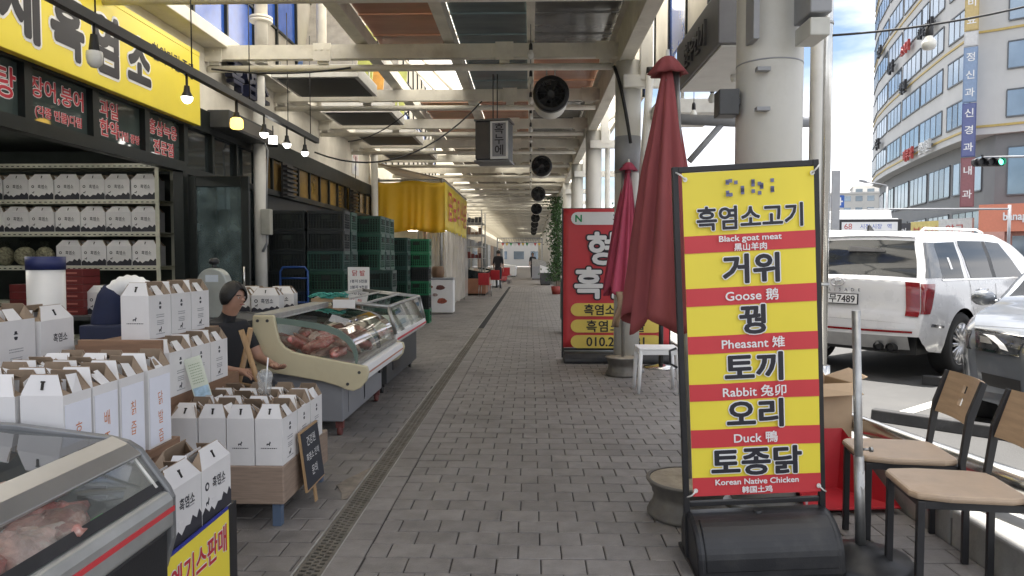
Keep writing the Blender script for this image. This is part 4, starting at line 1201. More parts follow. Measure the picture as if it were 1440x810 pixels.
# bumper lower trim, exhausts, plate, badge
b = MB()
b.grid(lambda u, v: (-.03 + .13*abs(2*u-1)**2.2, (2*u-1)*.86, .56+.025*v), 20, 2); b.build('bumper_strip', m_tail, car1)
b = MB(); b.grid(lambda u, v: (-.012 + .13*abs(2*u-1)**2.2 + .07*(1-v), (2*u-1)*.80, .36+.16*v), 20, 5); b.build('skid_plate', mat('skid', (.35, .35, .35), .4, .6), car1)
for sgn in (-1, 1):
    for dy in (.5, .64):
        b = MB(); b.cyl((.04, sgn*dy, .385), (.2, sgn*dy, .385), .05, n=14, caps=False); b.cyl((.08, sgn*dy, .385), (.09, sgn*dy, .385), .045, n=14); b.build('exhaust', m_trim, car1)
pl = thing('number_plate', None, None); pl.parent = car1; pl.location = (.026, 0, .925); pl.rotation_euler = (0, R(3), 0)
b = MB(); b.box(-.004, -.27, -.065, .01, .27, .065); b.build('frame', m_trim, pl)
b = MB(); b.box(-.008, -.26, -.055, -.004, .26, .055); b.build('plate', m_wht, pl)
text(pl, '무7489', .115, m_ink, (-.0095, -.075, 0), (R(90), 0, R(-90)), bold=.002, ext=.0006, sx=.98)
text(car1, 'PALISADE', .05, m_chrome, (.034, -.02, 1.035), (R(90), 0, R(-90)), bold=.001, ext=.002, track=2.6, sx=1.1)
b = MB(); b.tube([(.056, .085*math.cos(R(a*15)), 1.125+.05*math.sin(R(a*15))) for a in range(25)], .006, 6, caps=False); b.tube([(.054, .035, 1.09), (.056, .03, 1.12), (.056, -.03, 1.13), (.056, -.035, 1.16)], .007, 6); b.tube([(.056, .03, 1.16), (.056, .03, 1.12)], .007, 6); b.build('badge', m_chrome, car1)
b = MB(); o = suv.sidepatch([(.90, 1.28), (.96, 1.28), (.93, 1.42), (.88, 1.42)], -1, .009, 2, 2); o.build('sticker', m_wht, car1)
b = MB(); b.prism([(.75, 1.75), (.9, 1.76), (.79, 1.83), (.77, 1.83)], -.012, .012, 'xz'); b.build('roof_antenna', m_trim, car1)

# dark sedan: nose towards the kerb
sed = Car(4.9,
  [(0, .7), (.1, .98), (.9, 1.08), (1.2, 1.2), (1.8, 1.43), (2.5, 1.45), (3.0, 1.32), (3.55, 1.02), (3.8, .985), (4.3, .935), (4.55, .885), (4.68, .835), (4.76, .78), (4.80, .72), (4.835, .62), (4.86, .52), (4.88, .42), (4.9, .33)],
  [(0, .4), (.4, .25), (4.3, .2), (4.9, .26)],
  [(.2, .86), (.4, .92), (.6, .935), (.8, .925), (.95, .90), (1.2, .80), (1.45, .66)],
  [(.95, .33, .36), (3.95, .33, .36)], .33, taper_f=.14, ff=.9, crown=.035, bowf=.36)
car2 = thing('parked_car', 'dark silver sedan with chrome grille parked nose to the kerb behind the chairs', 'car', (3.95+4.9*math.sin(R(45)), 5.12+4.9*math.cos(R(45)), -.02), R(90-45+180))
xs = [0, .05, .1, .2, .3, .45] + [.55+.04*i for i in range(21)] + [1.45+.15*i for i in range(14)] + [3.57+.038*i for i in range(21)] + [4.4, 4.48, 4.55, 4.6, 4.64, 4.68, 4.71, 4.74, 4.76, 4.78, 4.80, 4.815, 4.83, 4.845, 4.86, 4.87, 4.88, 4.89, 4.9]
xs = sorted(set(round(x, 4) for x in xs))
sed.body(xs).build('body', m_carg, car2)
b = MB(); b.box(.4, -.8, .25, 4.5, .8, .62); b.build('underbody', m_trim, car2)
for sgn in (-1, 1):
    for ax in (.95, 3.95): wheel(car2, ax, sgn*.82, .33, .33, sgn, 10, .22)
    sed.sidepatch([(1.1, 1.0), (3.3, .98), (2.75, 1.33), (1.7, 1.35)], sgn).build('side_window', m_cglass, car2)
    # headlamp: glass on the nose, wrapping round the corner
    m_lamp = mat('lamp_dark', (.06, .062, .066), .06, .3, coat=1.0, var=.5, scale=18)
    sed.toppatch([(4.832, sgn*.58), (4.818, sgn*1.0), (4.70, sgn*1.0), (4.765, sgn*.50)], .008, 10, 8).build('headlamp', m_lamp, car2)
    sed.sidepatch([(4.62, .67), (4.815, .66), (4.70, .815), (4.42, .805)], sgn, .008, 8, 8).build('headlamp', m_lamp, car2)
    sed.toppatch([(4.772, sgn*.50), (4.708, sgn*1.0), (4.698, sgn*1.0), (4.760, sgn*.50)], .013, 10, 2).build('lamp_brow', m_chrome, car2)
    sed.toppatch([(4.832, sgn*.56), (4.822, sgn*1.0), (4.816, sgn*1.0), (4.826, sgn*.56)], .013, 10, 2).build('lamp_brow', m_chrome, car2)
    sed.toppatch([(4.82, sgn*.66), (4.815, sgn*.74), (4.755, sgn*.92), (4.765, sgn*.80)], .011, 6, 6).build('daylight_bar', m_wht, car2)
    sed.toppatch([(4.805, sgn*.82), (4.80, sgn*.95), (4.77, sgn*.95), (4.775, sgn*.86)], .011, 6, 6).build('projector', m_galv, car2)
    sed.toppatch([(4.68, sgn*.44), (4.64, sgn*1.0), (4.635, sgn*1.0), (4.674, sgn*.44)], .003, 12, 1).build('shut_line', m_trim, car2)
    sed.toppatch([(4.893, sgn*.55), (4.888, sgn*.95), (4.868, sgn*.95), (4.873, sgn*.55)], .004, 8, 4).build('air_intake', m_trim, car2)
    b = MB(); b.tube([(3.25, sgn*.84, .98), (3.27, sgn*.96, 1.0)], .028, 8); b.ball((3.25, sgn*1.02, 1.03), .115, 16, 10, (.62, .95, .66)); b.build('mirror', m_carg, car2)
    b = MB(); b.ball((3.215, sgn*1.02, 1.03), .105, 14, 8, (.55, .93, .62)); b.build('mirror_glass', m_trim, car2)
sed.toppatch([(2.95, -.93), (2.95, .93), (3.5, .95), (3.5, -.95)], .006, 14, 10).build('windscreen', m_cglass, car2)
sed.toppatch([(4.862, -.40), (4.862, .40), (4.755, .46), (4.755, -.46)], .004, 16, 8).build('grille', m_trim, car2)
for xg in (4.785, 4.808, 4.83, 4.848):
    b = MB(); b.tube([tuple(Vector(sed.top(xg, (2*i/12-1)*.42)) + Vector((.012, 0, .002))) for i in range(13)], .010, 6); b.build('grille_bar', m_chrome, car2)
b = MB(); ring = [(4.752, -.47 + .94*i/12) for i in range(13)] + [(4.80, .46), (4.862, .40)] + [(4.866, .40 - .80*i/12) for i in range(13)] + [(4.80, -.46), (4.752, -.47)]
b.tube([tuple(Vector(sed.top(x, v)) + Vector((.008, 0, .002))) for x, v in ring], .013, 6); b.build('grille_surround', m_chrome, car2)
# ------------------------------------------------------------------ cartons
m_card = mat('white_card', (.70, .69, .69), .55, var=.04, scale=6, rnd=.05)
m_kin = mat('kraft_inside', (.30, .225, .16), .85, var=.12, scale=8)
m_slot = mat('slot_dark', (.02, .018, .016), .9)
m_cprint = mat('carton_print', (.03, .03, .04), .6)
m_greyp = mat('grey_print', (.3, .3, .32), .6)
def carton_mesh(w, d, h, seed=0):
    rc = random.Random(seed); jt = lambda a: rc.uniform(-a, a) if seed else 0
    b = MB(); t = .003
    hw, hd = w/2, d/2
    b.quad((-hw,-hd,0), (hw,-hd,0), (hw,-hd,h), (-hw,-hd,h)); b.quad((hw,-hd,0), (hw,hd,0), (hw,hd,h), (hw,-hd,h)); b.quad((hw,hd,0), (-hw,hd,0), (-hw,hd,h), (hw,hd,h)); b.quad((-hw,hd,0), (-hw,-hd,0), (-hw,-hd,h), (-hw,hd,h))
    b.quad((-hw,hd,0), (hw,hd,0), (hw,-hd,0), (-hw,-hd,0))
    i = t
    b.quad((-hw+i,-hd+i,h), (hw-i,-hd+i,h), (hw-i,-hd+i,.02), (-hw+i,-hd+i,.02), 1); b.quad((hw-i,-hd+i,h), (hw-i,hd-i,h), (hw-i,hd-i,.02), (hw-i,-hd+i,.02), 1); b.quad((hw-i,hd-i,h), (-hw+i,hd-i,h), (-hw+i,hd-i,.02), (hw-i,hd-i,.02), 1); b.quad((-hw+i,hd-i,h), (-hw+i,-hd+i,h), (-hw+i,-hd+i,.02), (-hw+i,hd-i,.02), 1)
    b.quad((-hw,-hd,h), (hw,-hd,h), (hw-i,-hd+i,h), (-hw+i,-hd+i,h), 1); b.quad((hw,-hd,h), (hw,hd,h), (hw-i,hd-i,h), (hw-i,-hd+i,h), 1); b.quad((hw,hd,h), (-hw,hd,h), (-hw+i,hd-i,h), (hw-i,hd-i,h), 1); b.quad((-hw,hd,h), (-hw,-hd,h), (-hw+i,-hd+i,h), (-hw+i,hd-i,h), 1)
    b.quad((-hw+i,-hd+i,h-.03), (hw-i,-hd+i,h-.03), (hw-i,hd-i,h-.03), (-hw+i,hd-i,h-.03), 1)       # inner top leaf
    gh = .072
    def slab(q, mo=0, mi=1, th=.0025):
        a, b_, c, d_ = [Vector(p) for p in q]
        n = (b_-a).cross(d_-a).normalized()*th
        o = len(b.v)
        b.quad(a, b_, c, d_, mo); b.quad(d_-n, c-n, b_-n, a-n, mi)
        b.quad(a, a-n, b_-n, b_, mi); b.quad(b_, b_-n, c-n, c, mi); b.quad(c, c-n, d_-n, d_, mi); b.quad(d_, d_-n, a-n, a, mi)
    e1, e2, e3 = jt(.022), jt(.03), jt(.02)
    slab([(-hw,-hd,h), (hw,-hd,h), (hw*.62,-hd+.035+e1,h+gh), (-hw*.62,-hd+.035+e1,h+gh)])          # front gable tab
    slab([(hw,hd,h), (-hw,hd,h), (-hw*.62,hd-.035+e2,h+gh), (hw*.62,hd-.035+e2,h+gh)])              # rear gable tab
    slab([(-hw*.62,-hd+.035+e1,h+gh), (hw*.62,-hd+.035+e1,h+gh), (hw*.6,-hd+.075+e1*1.6,h+gh-.03+e3), (-hw*.6,-hd+.075+e1*1.6,h+gh-.03+e3*.6)], 0, 1)
    slab([(-hw*.55,-hd*.15,h-.028), (hw*.55,-hd*.15,h-.028), (hw*.5,-hd*.05,h+.045), (-hw*.5,-hd*.05,h+.045)], 0, 0)
    for sx in (1, -1):
        q = [(sx*hw,-hd*.35,h), (sx*hw,hd*.35,h), (sx*(hw-.035+jt(.03)),hd*.28,h+.052+jt(.012)), (sx*(hw-.035+jt(.03)),-hd*.28,h+.052+jt(.012))]
        slab(q if sx > 0 else q[::-1], 0, 1)
        q = [(sx*hw,-hd,h), (sx*hw,-hd*.45,h), (sx*(hw-.03),-hd*.55,h+.02), (sx*hw*.66,-hd+.03,h+gh*.9)]
        slab(q if sx > 0 else q[::-1], 1, 1)
        q = [(sx*hw,hd*.45,h), (sx*hw,hd,h), (sx*hw*.66,hd-.03,h+gh*.9), (sx*(hw-.03),hd*.55,h+.02)]
        slab(q if sx > 0 else q[::-1], 1, 1)
    # slots
    M = Matrix.Translation((0, -hd+(.035+e1)*.44, h+.032)) @ Matrix.Rotation(math.atan2(-.035-e1, gh), 4, 'X')
    b.box(-.004, -.004, -.014, .004, .0015, .012, 2, M); b.box(-.007, -.004, .0115, .007, .0015, .017, 2, M)
    return b
def icon(b, x, z0, s, M=None):
    """bearded man in a hat, drawn in flat print on the local XZ plane"""
    b.prism([(x-.55*s, z0+.35*s), (x+.55*s, z0+.35*s), (x+.5*s, z0+.5*s), (x+.34*s, z0+.52*s), (x+.28*s, z0+.95*s), (x-.28*s, z0+.95*s), (x-.34*s, z0+.52*s), (x-.5*s, z0+.5*s)], -.0012, -.0003, 'xz', 0, M)
    b.prism([(x-.5*s, z0-.1*s), (x-.2*s, z0-.0*s), (x+.2*s, z0-.0*s), (x+.5*s, z0-.1*s), (x+.28*s, z0-.6*s), (x-.28*s, z0-.6*s)], -.0012, -.0003, 'xz', 0, M)
def small_lines(b, x, z, w, n, dz, M=None, mi=1, seed=1):
    r = random.Random(seed)
    for k in range(n):
        xx = x - w/2
        while xx < x + w/2:
            l = r.uniform(.004, .009)
            b.box(xx, -.0010, z-k*dz-.0022, min(xx+l, x+w/2), -.0003, z-k*dz+.0022, mi, M); xx += l + .003
def goat(b, x, z, s, M=None):
    b.prism([(x-.5*s, z), (x-.42*s, z), (x-.38*s, z+.25*s), (x-.05*s, z+.28*s), (x+.1*s, z), (x+.2*s, z), (x+.22*s, z+.45*s), (x+.42*s, z+.7*s), (x+.4*s, z+.85*s), (x+.2*s, z+1.1*s), (x+.1*s, z+.75*s), (x-.05*s, z+.55*s), (x-.5*s, z+.55*s), (x-.6*s, z+.4*s)], -.0012, -.0003, 'xz', 0, M)
def tall_carton(name, lab, w, d, h, grp):
    o = carton_mesh(w, d, h).build(name, [m_card, m_kin, m_slot]); tag(o, lab, 'carton', grp)
    p = MB()
    goat(p, 0, .105*h/.25, .022, Matrix.Translation((0, -d/2, 0))); small_lines(p, 0, .092*h/.25, w*.6, 1, .01, Matrix.Translation((0, -d/2, 0)), 0)
    MS = Matrix.Translation((w/2, 0, 0)) @ Matrix.Rotation(R(90), 4, 'Z')
    icon(p, 0, h*.74, .026, MS); small_lines(p, 0, h*.54, d*.35, 2, .012, MS, 1, 2); small_lines(p, 0, h*.40, d*.3, 3, .010, MS, 1, 3)
    goat(p, 0, h*.13, .03, MS); small_lines(p, 0, h*.1, d*.4, 1, .012, MS, 1, 5)
    p.build('print', [m_cprint, m_greyp], o)['kind'] = 'stuff'
    return o
def wide_carton(name, lab, w, d, h, grp, back=False):
    o = carton_mesh(w, d, h).build(name, [m_card, m_kin, m_slot]); tag(o, lab, 'carton', grp)
    p = MB(); MF = Matrix.Translation((0, -d/2, 0))
    hw = w/2
    pts = [(-hw, .003), (hw, .003), (hw, .055), (hw*.85, .075), (hw*.7, .05), (hw*.45, .07), (hw*.3, .045), (hw*.05, .05), (-hw*.2, .028), (-hw*.4, .05), (-hw*.55, .035), (-hw*.8, .06), (-hw, .04)]
    pts = [(x, z*h/.2) for x, z in pts]
    p.prism(pts, -.0011, -.0004, 'xz', 0, MF)
    goat(p, -hw*.62, .062*h/.2, .028, MF)
    p.cyl((-hw*.66, -d/2-.0012, h*.66), (-hw*.66, -d/2-.0003, h*.66), .017, n=12); p.cyl((-hw*.66, -d/2-.0016, h*.66), (-hw*.66, -d/2-.0012, h*.66), .009, n=10, mi=2)
    for k in range(2): p.box(-hw*.35, -d/2-.002, h*.3+.012*k, -hw*.12, -d/2-.0012, h*.3+.02*k, 2)
    small_lines(p, hw*.35, h*.54, w*.2, 1, .012, MF, 1, 4)
    p.build('print', [m_cprint, m_greyp, m_card], o)['kind'] = 'stuff'
    text(o, '흑염소', .048, m_cprint, (hw*.14, -d/2-.0012, h*.66), bold=.0008, ext=.0004, sx=.9)
    finish_texts()
    return o
m_bench = mat('bench_wood', (.22, .125, .075), .55, var=.18, scale=5, stretch=(1, 1, 9))
m_grain = mat('grey_oak', (.30, .225, .175), .5, var=.2, scale=5, stretch=(1.5, 1.5, 22), bump=.05)

# wood-grain cart with twelve slim cartons
ct = thing('display_cart', 'low wood grain display cart on blue legs loaded with slim white cartons', 'cart', (-1.60, 4.0, 0))
MB().box(-.32, -.40, .12, .325, .40, .32).build('cabinet', m_grain, ct, bev=.006)
for sx, sy in ((-.28, -.36), (.28, -.36), (-.28, .36), (.28, .36)):
    MB().box(sx-.022, sy-.022, 0, sx+.022, sy+.022, .12).build('leg', mat('blue_steel', (.09, .13, .2), .5), ct)
A = tall_carton('gable_carton', 'slim white gable carton in the dense block on the wood grain cart', .143, .222, .245, 'slim cartons on the wood grain cart')
ra = random.Random(9); first = True
A_var = [carton_mesh(.143, .222, .245, s_).mesh('gable_carton', [m_card, m_kin, m_slot]) for s_ in (1, 2, 3, 4)]
C_var = [carton_mesh(.150, .168, .33, s_).mesh('gable_carton', [m_card, m_kin, m_slot]) for s_ in (5, 6, 7, 8)]
for i in range(4):
    for j in range(3):
        loc = (-1.352 - i*.150 + ra.uniform(-.002, .002), 3.725 + j*.232 + ra.uniform(-.003, .003), .321)
        o = A if first else dup(A, loc)
        if not first: o.data = A_var[(i*3+j) % 4]
        o.location = loc; o.rotation_euler = (0, 0, R(ra.uniform(-1, 1))); first = False
        o['label'] = 'slim white carton, %s rank on the wood grain cart, %s' % (('front', 'middle', 'rear')[j], ('beside the chalkboard', 'second from the chalkboard', 'third from the chalkboard', 'against the bench')[i])
# stepped wooden bench with two tiers
bn = thing('display_bench', 'stepped brown wooden bench carrying two tiers of white cartons', 'bench', (0, 0, 0))
MB().box(-2.06, 3.6, 0, -1.925, 4.62, .65).build('lower_step', m_bench, bn)
MB().box(-2.34, 3.58, 0, -2.062, 4.64, .95).build('upper_step', m_bench, bn)
MB().box(-2.25, 3.46, .45, -1.83, 3.49, .99).build('end_board', m_bench, bn, bev=.004)
MB().box(-2.25, 3.49, .0, -2.2, 3.58, .6).build('board_post', m_bench, bn)
Bc = tall_carton('gable_carton', 'white gable carton with hat icon on the upper step of the wooden bench', .155, .235, .24, 'cartons on the upper bench step')
for j in range(3):
    loc = (-2.15, 3.92 + j*.243, .951); o = Bc if j == 0 else dup(Bc, loc); o.location = loc
    o['label'] = 'white gable carton with hat icon on the upper bench step, %s' % ('beside the corrugated duct', 'middle of three', 'beside the seated person')[j]
for j in range(3):
    dup(Bc, (-2.0, 3.84 + j*.243, .651), 0, 'white gable carton with hat icon on the lower bench step, %s' % ('next to the end board', 'behind the leaflet', 'next to the folding stand')[j], 'cartons on the lower bench step')
# cartons with hand-lettered paper sheets
tb = thing('display_table', 'brown wooden table behind the near freezer carrying hand lettered cartons', 'table', (0, 0, 0))
MB().box(-2.30, 2.37, .55, -1.59, 3.16, .59).build('top', m_bench, tb, bev=.004)
for sx, sy in ((-2.26, 2.41), (-1.63, 2.41), (-2.26, 3.12), (-1.63, 3.12)): MB().box(sx-.025, sy-.025, 0, sx+.025, sy+.025, .55).build('leg', m_bench, tb)
MB().box(-1.64, 2.44, .3, -1.61, 3.09, .549).build('apron', m_bench, tb)
Cc = tall_carton('gable_carton', 'tall white gable carton without a paper sheet behind the hand lettered row', .150, .168, .33, 'plain cartons behind the hand lettered row')
m_sheet = mat('paper', (.76, .78, .86), .6, var=.03); m_orange = mat('orange_ink', (.62, .22, .08), .6)
def papered(chars, y, w, lab):
    o = tall_carton('gable_carton', lab, .150, w-.006, .335, None); o.location = (-1.676, y, .591); o.data = carton_mesh(.150, w-.006, .335, int(y*100)).mesh('gable_carton', [m_card, m_kin, m_slot])
    MB().box(.0762, -w*.44, .01, .0775, w*.44, .30).build('paper_sheet', m_sheet, o)
    n = len(chars)
    for i, c in enumerate(chars):
        text(o, c, .062, m_orange, (.0785, .0, .205-i*.082), (R(90+ra.uniform(-2, 2)), R(ra.uniform(-4, 4)), R(90)), bold=-.0012, ext=.0004, sx=.75)
papered('호박', 2.455, .162, 'tall carton with an orange hand lettered sheet, first in the row behind the near freezer')
papered('배즙', 2.622, .162, 'tall carton with an orange hand lettered sheet, second in the row behind the near freezer')
papered('칡즙', 2.80, .182, 'tall carton with a two syllable orange hand lettered sheet, third in the row')
papered('닭발즙', 3.01, .19, 'tall carton with a three syllable orange hand lettered sheet at the end of the row')
k = 0
for i in range(2):
    for j in range(4):
        loc = (-1.85 - i*.165, 2.46 + j*.182 + ra.uniform(-.005, .005), .591)
        o = Cc if k == 0 else dup(Cc, loc); o.location = loc; o.data = C_var[(k*3) % 4]; o.rotation_euler = (0, 0, R(ra.uniform(-3, 3))); k += 1
# cartons on the work table at far left
wt = thing('work_table', 'dark work table in the shop front behind the cartons', 'table', (0, 0, 0))
MB().box(-3.35, 2.6, .78, -2.37, 4.9, .82).build('top', m_dkgrey, wt)
for sx, sy in ((-3.3, 2.65), (-2.42, 2.65), (-3.3, 4.85), (-2.42, 4.85)): MB().box(sx-.02, sy-.02, 0, sx+.02, sy+.02, .78).build('leg', m_dkgrey, wt)
D1 = wide_carton('gable_carton', 'wide white carton with black logo on the dark work table', .27, .16, .27, None)
# repaint: this carton shows the logo only, so drop its hill print
for ch in list(D1.children):
    if ch.name.startswith('print'): bpy.data.objects.remove(ch)
D1.location = (-2.45, 3.49, .821); D1.rotation_euler = (0, 0, R(93))
E1 = tall_carton('gable_carton', 'wide white carton with hat icon beside the logo carton on the work table', .16, .27, .29, None)
E1.location = (-2.45, 3.2, .821); E1.rotation_euler = (0, 0, R(2))
dup(E1, (-2.46, 2.915, .821), R(-2), 'wide white carton with half opened lid at the end of the work table')
# white drum with blue rim, navy sack with corrugated duct
dm = thing('white_drum', 'tall white plastic tube with a navy blue rim on the work table', 'tube', (-3.12, 4.5, .821))
b = MB(); b.lathe([(.0, .0), (.105, .0), (.107, .02), (.108, .53), (.101, .53), (.10, .02)], 36); b.build('tube', mat('drum_white', (.74, .73, .71), .35, var=.04), dm)
b = MB(); b.lathe([(.109, .50), (.112, .50), (.112, .585), (.100, .585), (.100, .53)], 36); b.build('rim_band', mat('navy_band', (.02, .028, .11), .5), dm)
dk = thing('duct_hose', 'white corrugated duct bending into a navy cloth bag on the work table', 'duct', (-2.66, 4.45, .821))
path = []
for i in range(22):
    t = i/21; a = R(165 - 160*t)
    path.append((.0 + .12*math.cos(a) + .12, 0, .29 + .115*math.sin(a)))
path += [(.24, 0, .29-.02*i) for i in range(1, 6)]
b = MB(); b.tube(path, .06, 18, radii=[.066 if i % 2 else .058 for i in range(len(path))]); b.build('hose', m_wht, dk)
b = MB(); b.tube([(.02, 0, .38), (.0, .0, .33), (-.02, 0, .2), (-.01, 0, .0)], .08, 18, radii=[.068, .085, .105, .12]); b.build('bag', mat('navy_cloth', (.016, .022, .06), .85, var=.2, scale=9), dk)
b = MB(); b.box(-.12, -.16, .0, .28, -.02, .16); b.build('box', mat('navy_box', (.018, .024, .06), .6), dk, bev=.01)

# near stand with two wide cartons and a yellow sale sheet
ns = thing('carton_stand', 'low stand under two wide cartons at the end of the near freezer', 'stand', (0, 0, 0))
MB().box(-1.48, 2.38, 0, -1.262, 2.98, .36).build('body', m_black, ns)
W1 = wide_carton('gable_carton', 'wide white carton with black hill print next to the end of the near freezer', .262, .2, .215, None)
W1.location = (-1.365, 2.535, .361); W1.rotation_euler = (0, 0, R(90))
W2 = dup(W1, (-1.365, 2.803, .361), R(90), 'wide white carton with black hill print nearer the wood grain cart')
ys_ = thing('sale_sheet', 'yellow sale sheet with red lettering and blue border hung below the wide cartons', 'sign', (-1.252, 2.36, 0))
MB().box(-.002, 0, .02, .002, .51, .372).build('border', mat('blue_print', (.03, .04, .3), .5), ys_)
MB().box(.0025, .008, .02, .004, .51, .358).build('sheet', m_yel, ys_)
text(ys_, '엑기스판매', .118, m_wht, (.005, .255, .255), TX, bold=.006, ext=.0004, sx=.86, name='lettering_edge')
text(ys_, '엑기스판매', .118, m_redink, (.0065, .255, .255), TX, bold=.0025, ext=.0004, sx=.86)
# chalkboard on the cart's side
cb = thing('chalkboard', 'small black chalkboard with white handwriting leaning on the display cart', 'chalkboard', (-1.20, 3.96, .02), 0, rot=(0, R(-7), 0))
MB().box(-.012, -.17, .10, .0, .15, .43).build('frame', m_woodlt, cb)
MB().box(.0005, -.16, .11, .003, .14, .42).build('slate', mat('slate', (.03, .034, .045), .7, var=.2), cb)
for i, s in enumerate(('건강원', '흑염소 진액', '문의')): text(cb, s, .058 if i != 1 else .046, m_wht, (.004, -.01, .36-.085*i), TX, bold=-.0008, ext=.0004)
MB().box(-.02, -.02, 0, -.013, .02, .3).build('prop', m_woodlt, cb)
# leaflet and iced drink cup on the cartons
lf = thing('leaflet', 'pale green printed leaflet leaning on the bench cartons', 'leaflet', (-1.80, 3.86, .60), rot=(R(-14), R(-16), R(20)))
MB().box(-.045, -.001, 0, .045, .001, .26).build('sheet', mat('leaflet', (.62, .66, .55), .5, var=.1), lf)
MB().box(-.04, -.0022, .02, .04, -.0012, .09).build('picture', mat('leaf_blue', (.35, .5, .62), .5, var=.3, scale=30), lf)
p = MB(); small_lines(p, 0, .22, .06, 8, .015, Matrix.Translation((0, -.001, 0)), 0); p.build('print', mat('leaf_print', (.25, .33, .2), .6), lf)
cu = thing('drink_cup', 'clear plastic cup with dark drink, lid and straw standing on the cartons', 'cup', (-1.50, 3.955, .60))
b = MB(); b.lathe([(.0, 0), (.028, 0), (.042, .12)], 20); b.build('cup', glass('cup_plastic', (.92, .95, .96), 1.5, haze=.3, hcol=(.8, .8, .8)), cu)
b = MB(); b.lathe([(.0, .003), (.0265, .003), (.030, .03), (0, .03)], 20); b.build('drink', mat('coffee', (.05, .022, .012), .2), cu)
b = MB(); b.lathe([(.044, .12), (.046, .125), (.04, .15), (.02, .168), (.008, .17)], 20); b.build('lid', MAT['cup_plastic'], cu)
b = MB(); b.cyl((.0, 0, .02), (.02, .0, .235), .0045, n=8); b.build('straw', m_wht, cu)
MB().box(-.05, -.05, -.035, .05, .05, -.001).build('saucer', m_kraft, cu)
# wooden folding stand behind
fs = thing('folding_stand', 'light wooden folding stand leaning behind the cartons', 'stand', (-2.0, 4.85, 0))
b = MB(); b.cyl((0, 0, .9), (.28, .0, 0), .02, n=8); b.cyl((.02, .12, .9), (-.2, .15, 0), .02, n=8); b.cyl((.12, 0, .5), (-.08, .13, .5), .015, n=8); b.build('leg', m_woodlt, fs)

# ------------------------------------------------------------------ shelf rack in the shop, with cartons and herb bags
m_rack = mat('rack_cream', (.52, .52, .42), .5, var=.08)
rk = thing('shelf_rack', 'cream slotted angle shelf rack inside the shop front', 'shelf', (-5.4, 8.45, 0))
for sx in (-1.95, 1.02):
    for sy in (-.18, .18):
        b = MB(); b.box(sx-.025, sy-.003, 0, sx+.025, sy+.003, 2.55); b.build('upright', m_rack, rk)
for zz in (.45, .88, 1.30, 1.70, 2.08, 2.5):
    b = MB(); b.box(-1.95, -.19, zz-.05, 1.04, -.184, zz); b.box(-1.95, .184, zz-.05, 1.04, .19, zz); b.box(-1.95, -.183, zz-.012, 1.04, .183, zz-.002); b.build('shelf', m_rack, rk)
    b = MB()
    for i in range(46): b.box(-1.92+i*.064, -.1925, zz-.035, -1.92+i*.064+.03, -.1905, zz-.025)
    b.build('slot_row', m_slot, rk)
S1 = wide_carton('gable_carton', 'white carton with black hill print lined up on the shop shelf rack', .295, .2, .235, 'cartons on the shop shelf rack')
k = 0
for zz, xs_ in ((2.081, range(7)), (1.701, range(7)), (1.301, range(4))):
    for i in xs_:
        loc = (-4.56 - i*.306 + ra.uniform(-.004, .004), 8.40, zz)
        o = S1 if k == 0 else dup(S1, loc); o.location = loc; k += 1
        o['label'] = 'white hill print carton on the %s shelf of the rack, %s' % ({2.081: 'top', 1.701: 'middle', 1.301: 'herb bag'}[zz], 'at the rack upright' if i == 0 else '%s from the upright' % ('', 'second', 'third', 'fourth', 'fifth', 'sixth', 'seventh')[i])
bg0 = None
m_herb = mat('herb', (.2, .19, .12), .75, var=.7, scale=38, bump=.9, bscale=50); m_bagp = glass('bag_plastic', (.85, .87, .84), 1.4, .15)
for i in range(4):
    b = MB(); b.ball((0, 0, .115), .13, 14, 10, (.9, .5, .88))
    if bg0 is None:
        bg0 = b.build('herb_bag', mat('herb', (.28, .25, .14), .8)); tag(bg0, 'clear plastic bag of dried herbs on the shop shelf', 'bag', 'bags of dried herbs')
        b2 = MB(); b2.lathe([(.02, .2), (.035, .23), (.055, .29)], 12); b2.build('bag_neck', m_bagp, bg0)
        bg0.location = (-5.80, 8.36, 1.30)
    else: dup(bg0, (-5.80 - i*.24, 8.36, 1.30), R(i*40))
# red boxes and loose cartons on a low table inside
it = thing('shop_table', 'low dark table inside the shop in front of the rack', 'table', (0, 0, 0))
MB().box(-5.6, 7.1, .76, -4.2, 7.8, .8).build('top', m_dkgrey, it)
for sx, sy in ((-5.55, 7.15), (-4.25, 7.15), (-5.55, 7.75), (-4.25, 7.75)): MB().box(sx-.02, sy-.02, 0, sx+.02, sy+.02, .76).build('leg', m_dkgrey, it)
m_mar = mat('maroon_box', (.13, .018, .018), .5, var=.15, rnd=.1)
rb0 = None
for j in range(2):
    for i in range(6 - j*2):
        if rb0 is None:
            rb0 = MB().box(-.19, -.15, 0, .19, .15, .078).build('gift_box', m_mar, bev=.004); tag(rb0, 'flat maroon gift box in the stacks inside the shop', 'box', 'stacked maroon boxes')
            MB().box(.02, -.1515, .03, .13, -.1505, .045).build('print', mat('rose_print', (.4, .15, .12), .5), rb0)
            rb0.location = (-4.83, 7.4, .801)
        else: dup(rb0, (-4.83 - j*.4, 7.4, .801 + i*.08), 0)
dup(S1, (-4.5, 7.42, .801), 0, 'white carton with black hill print on the low table next to the maroon boxes')
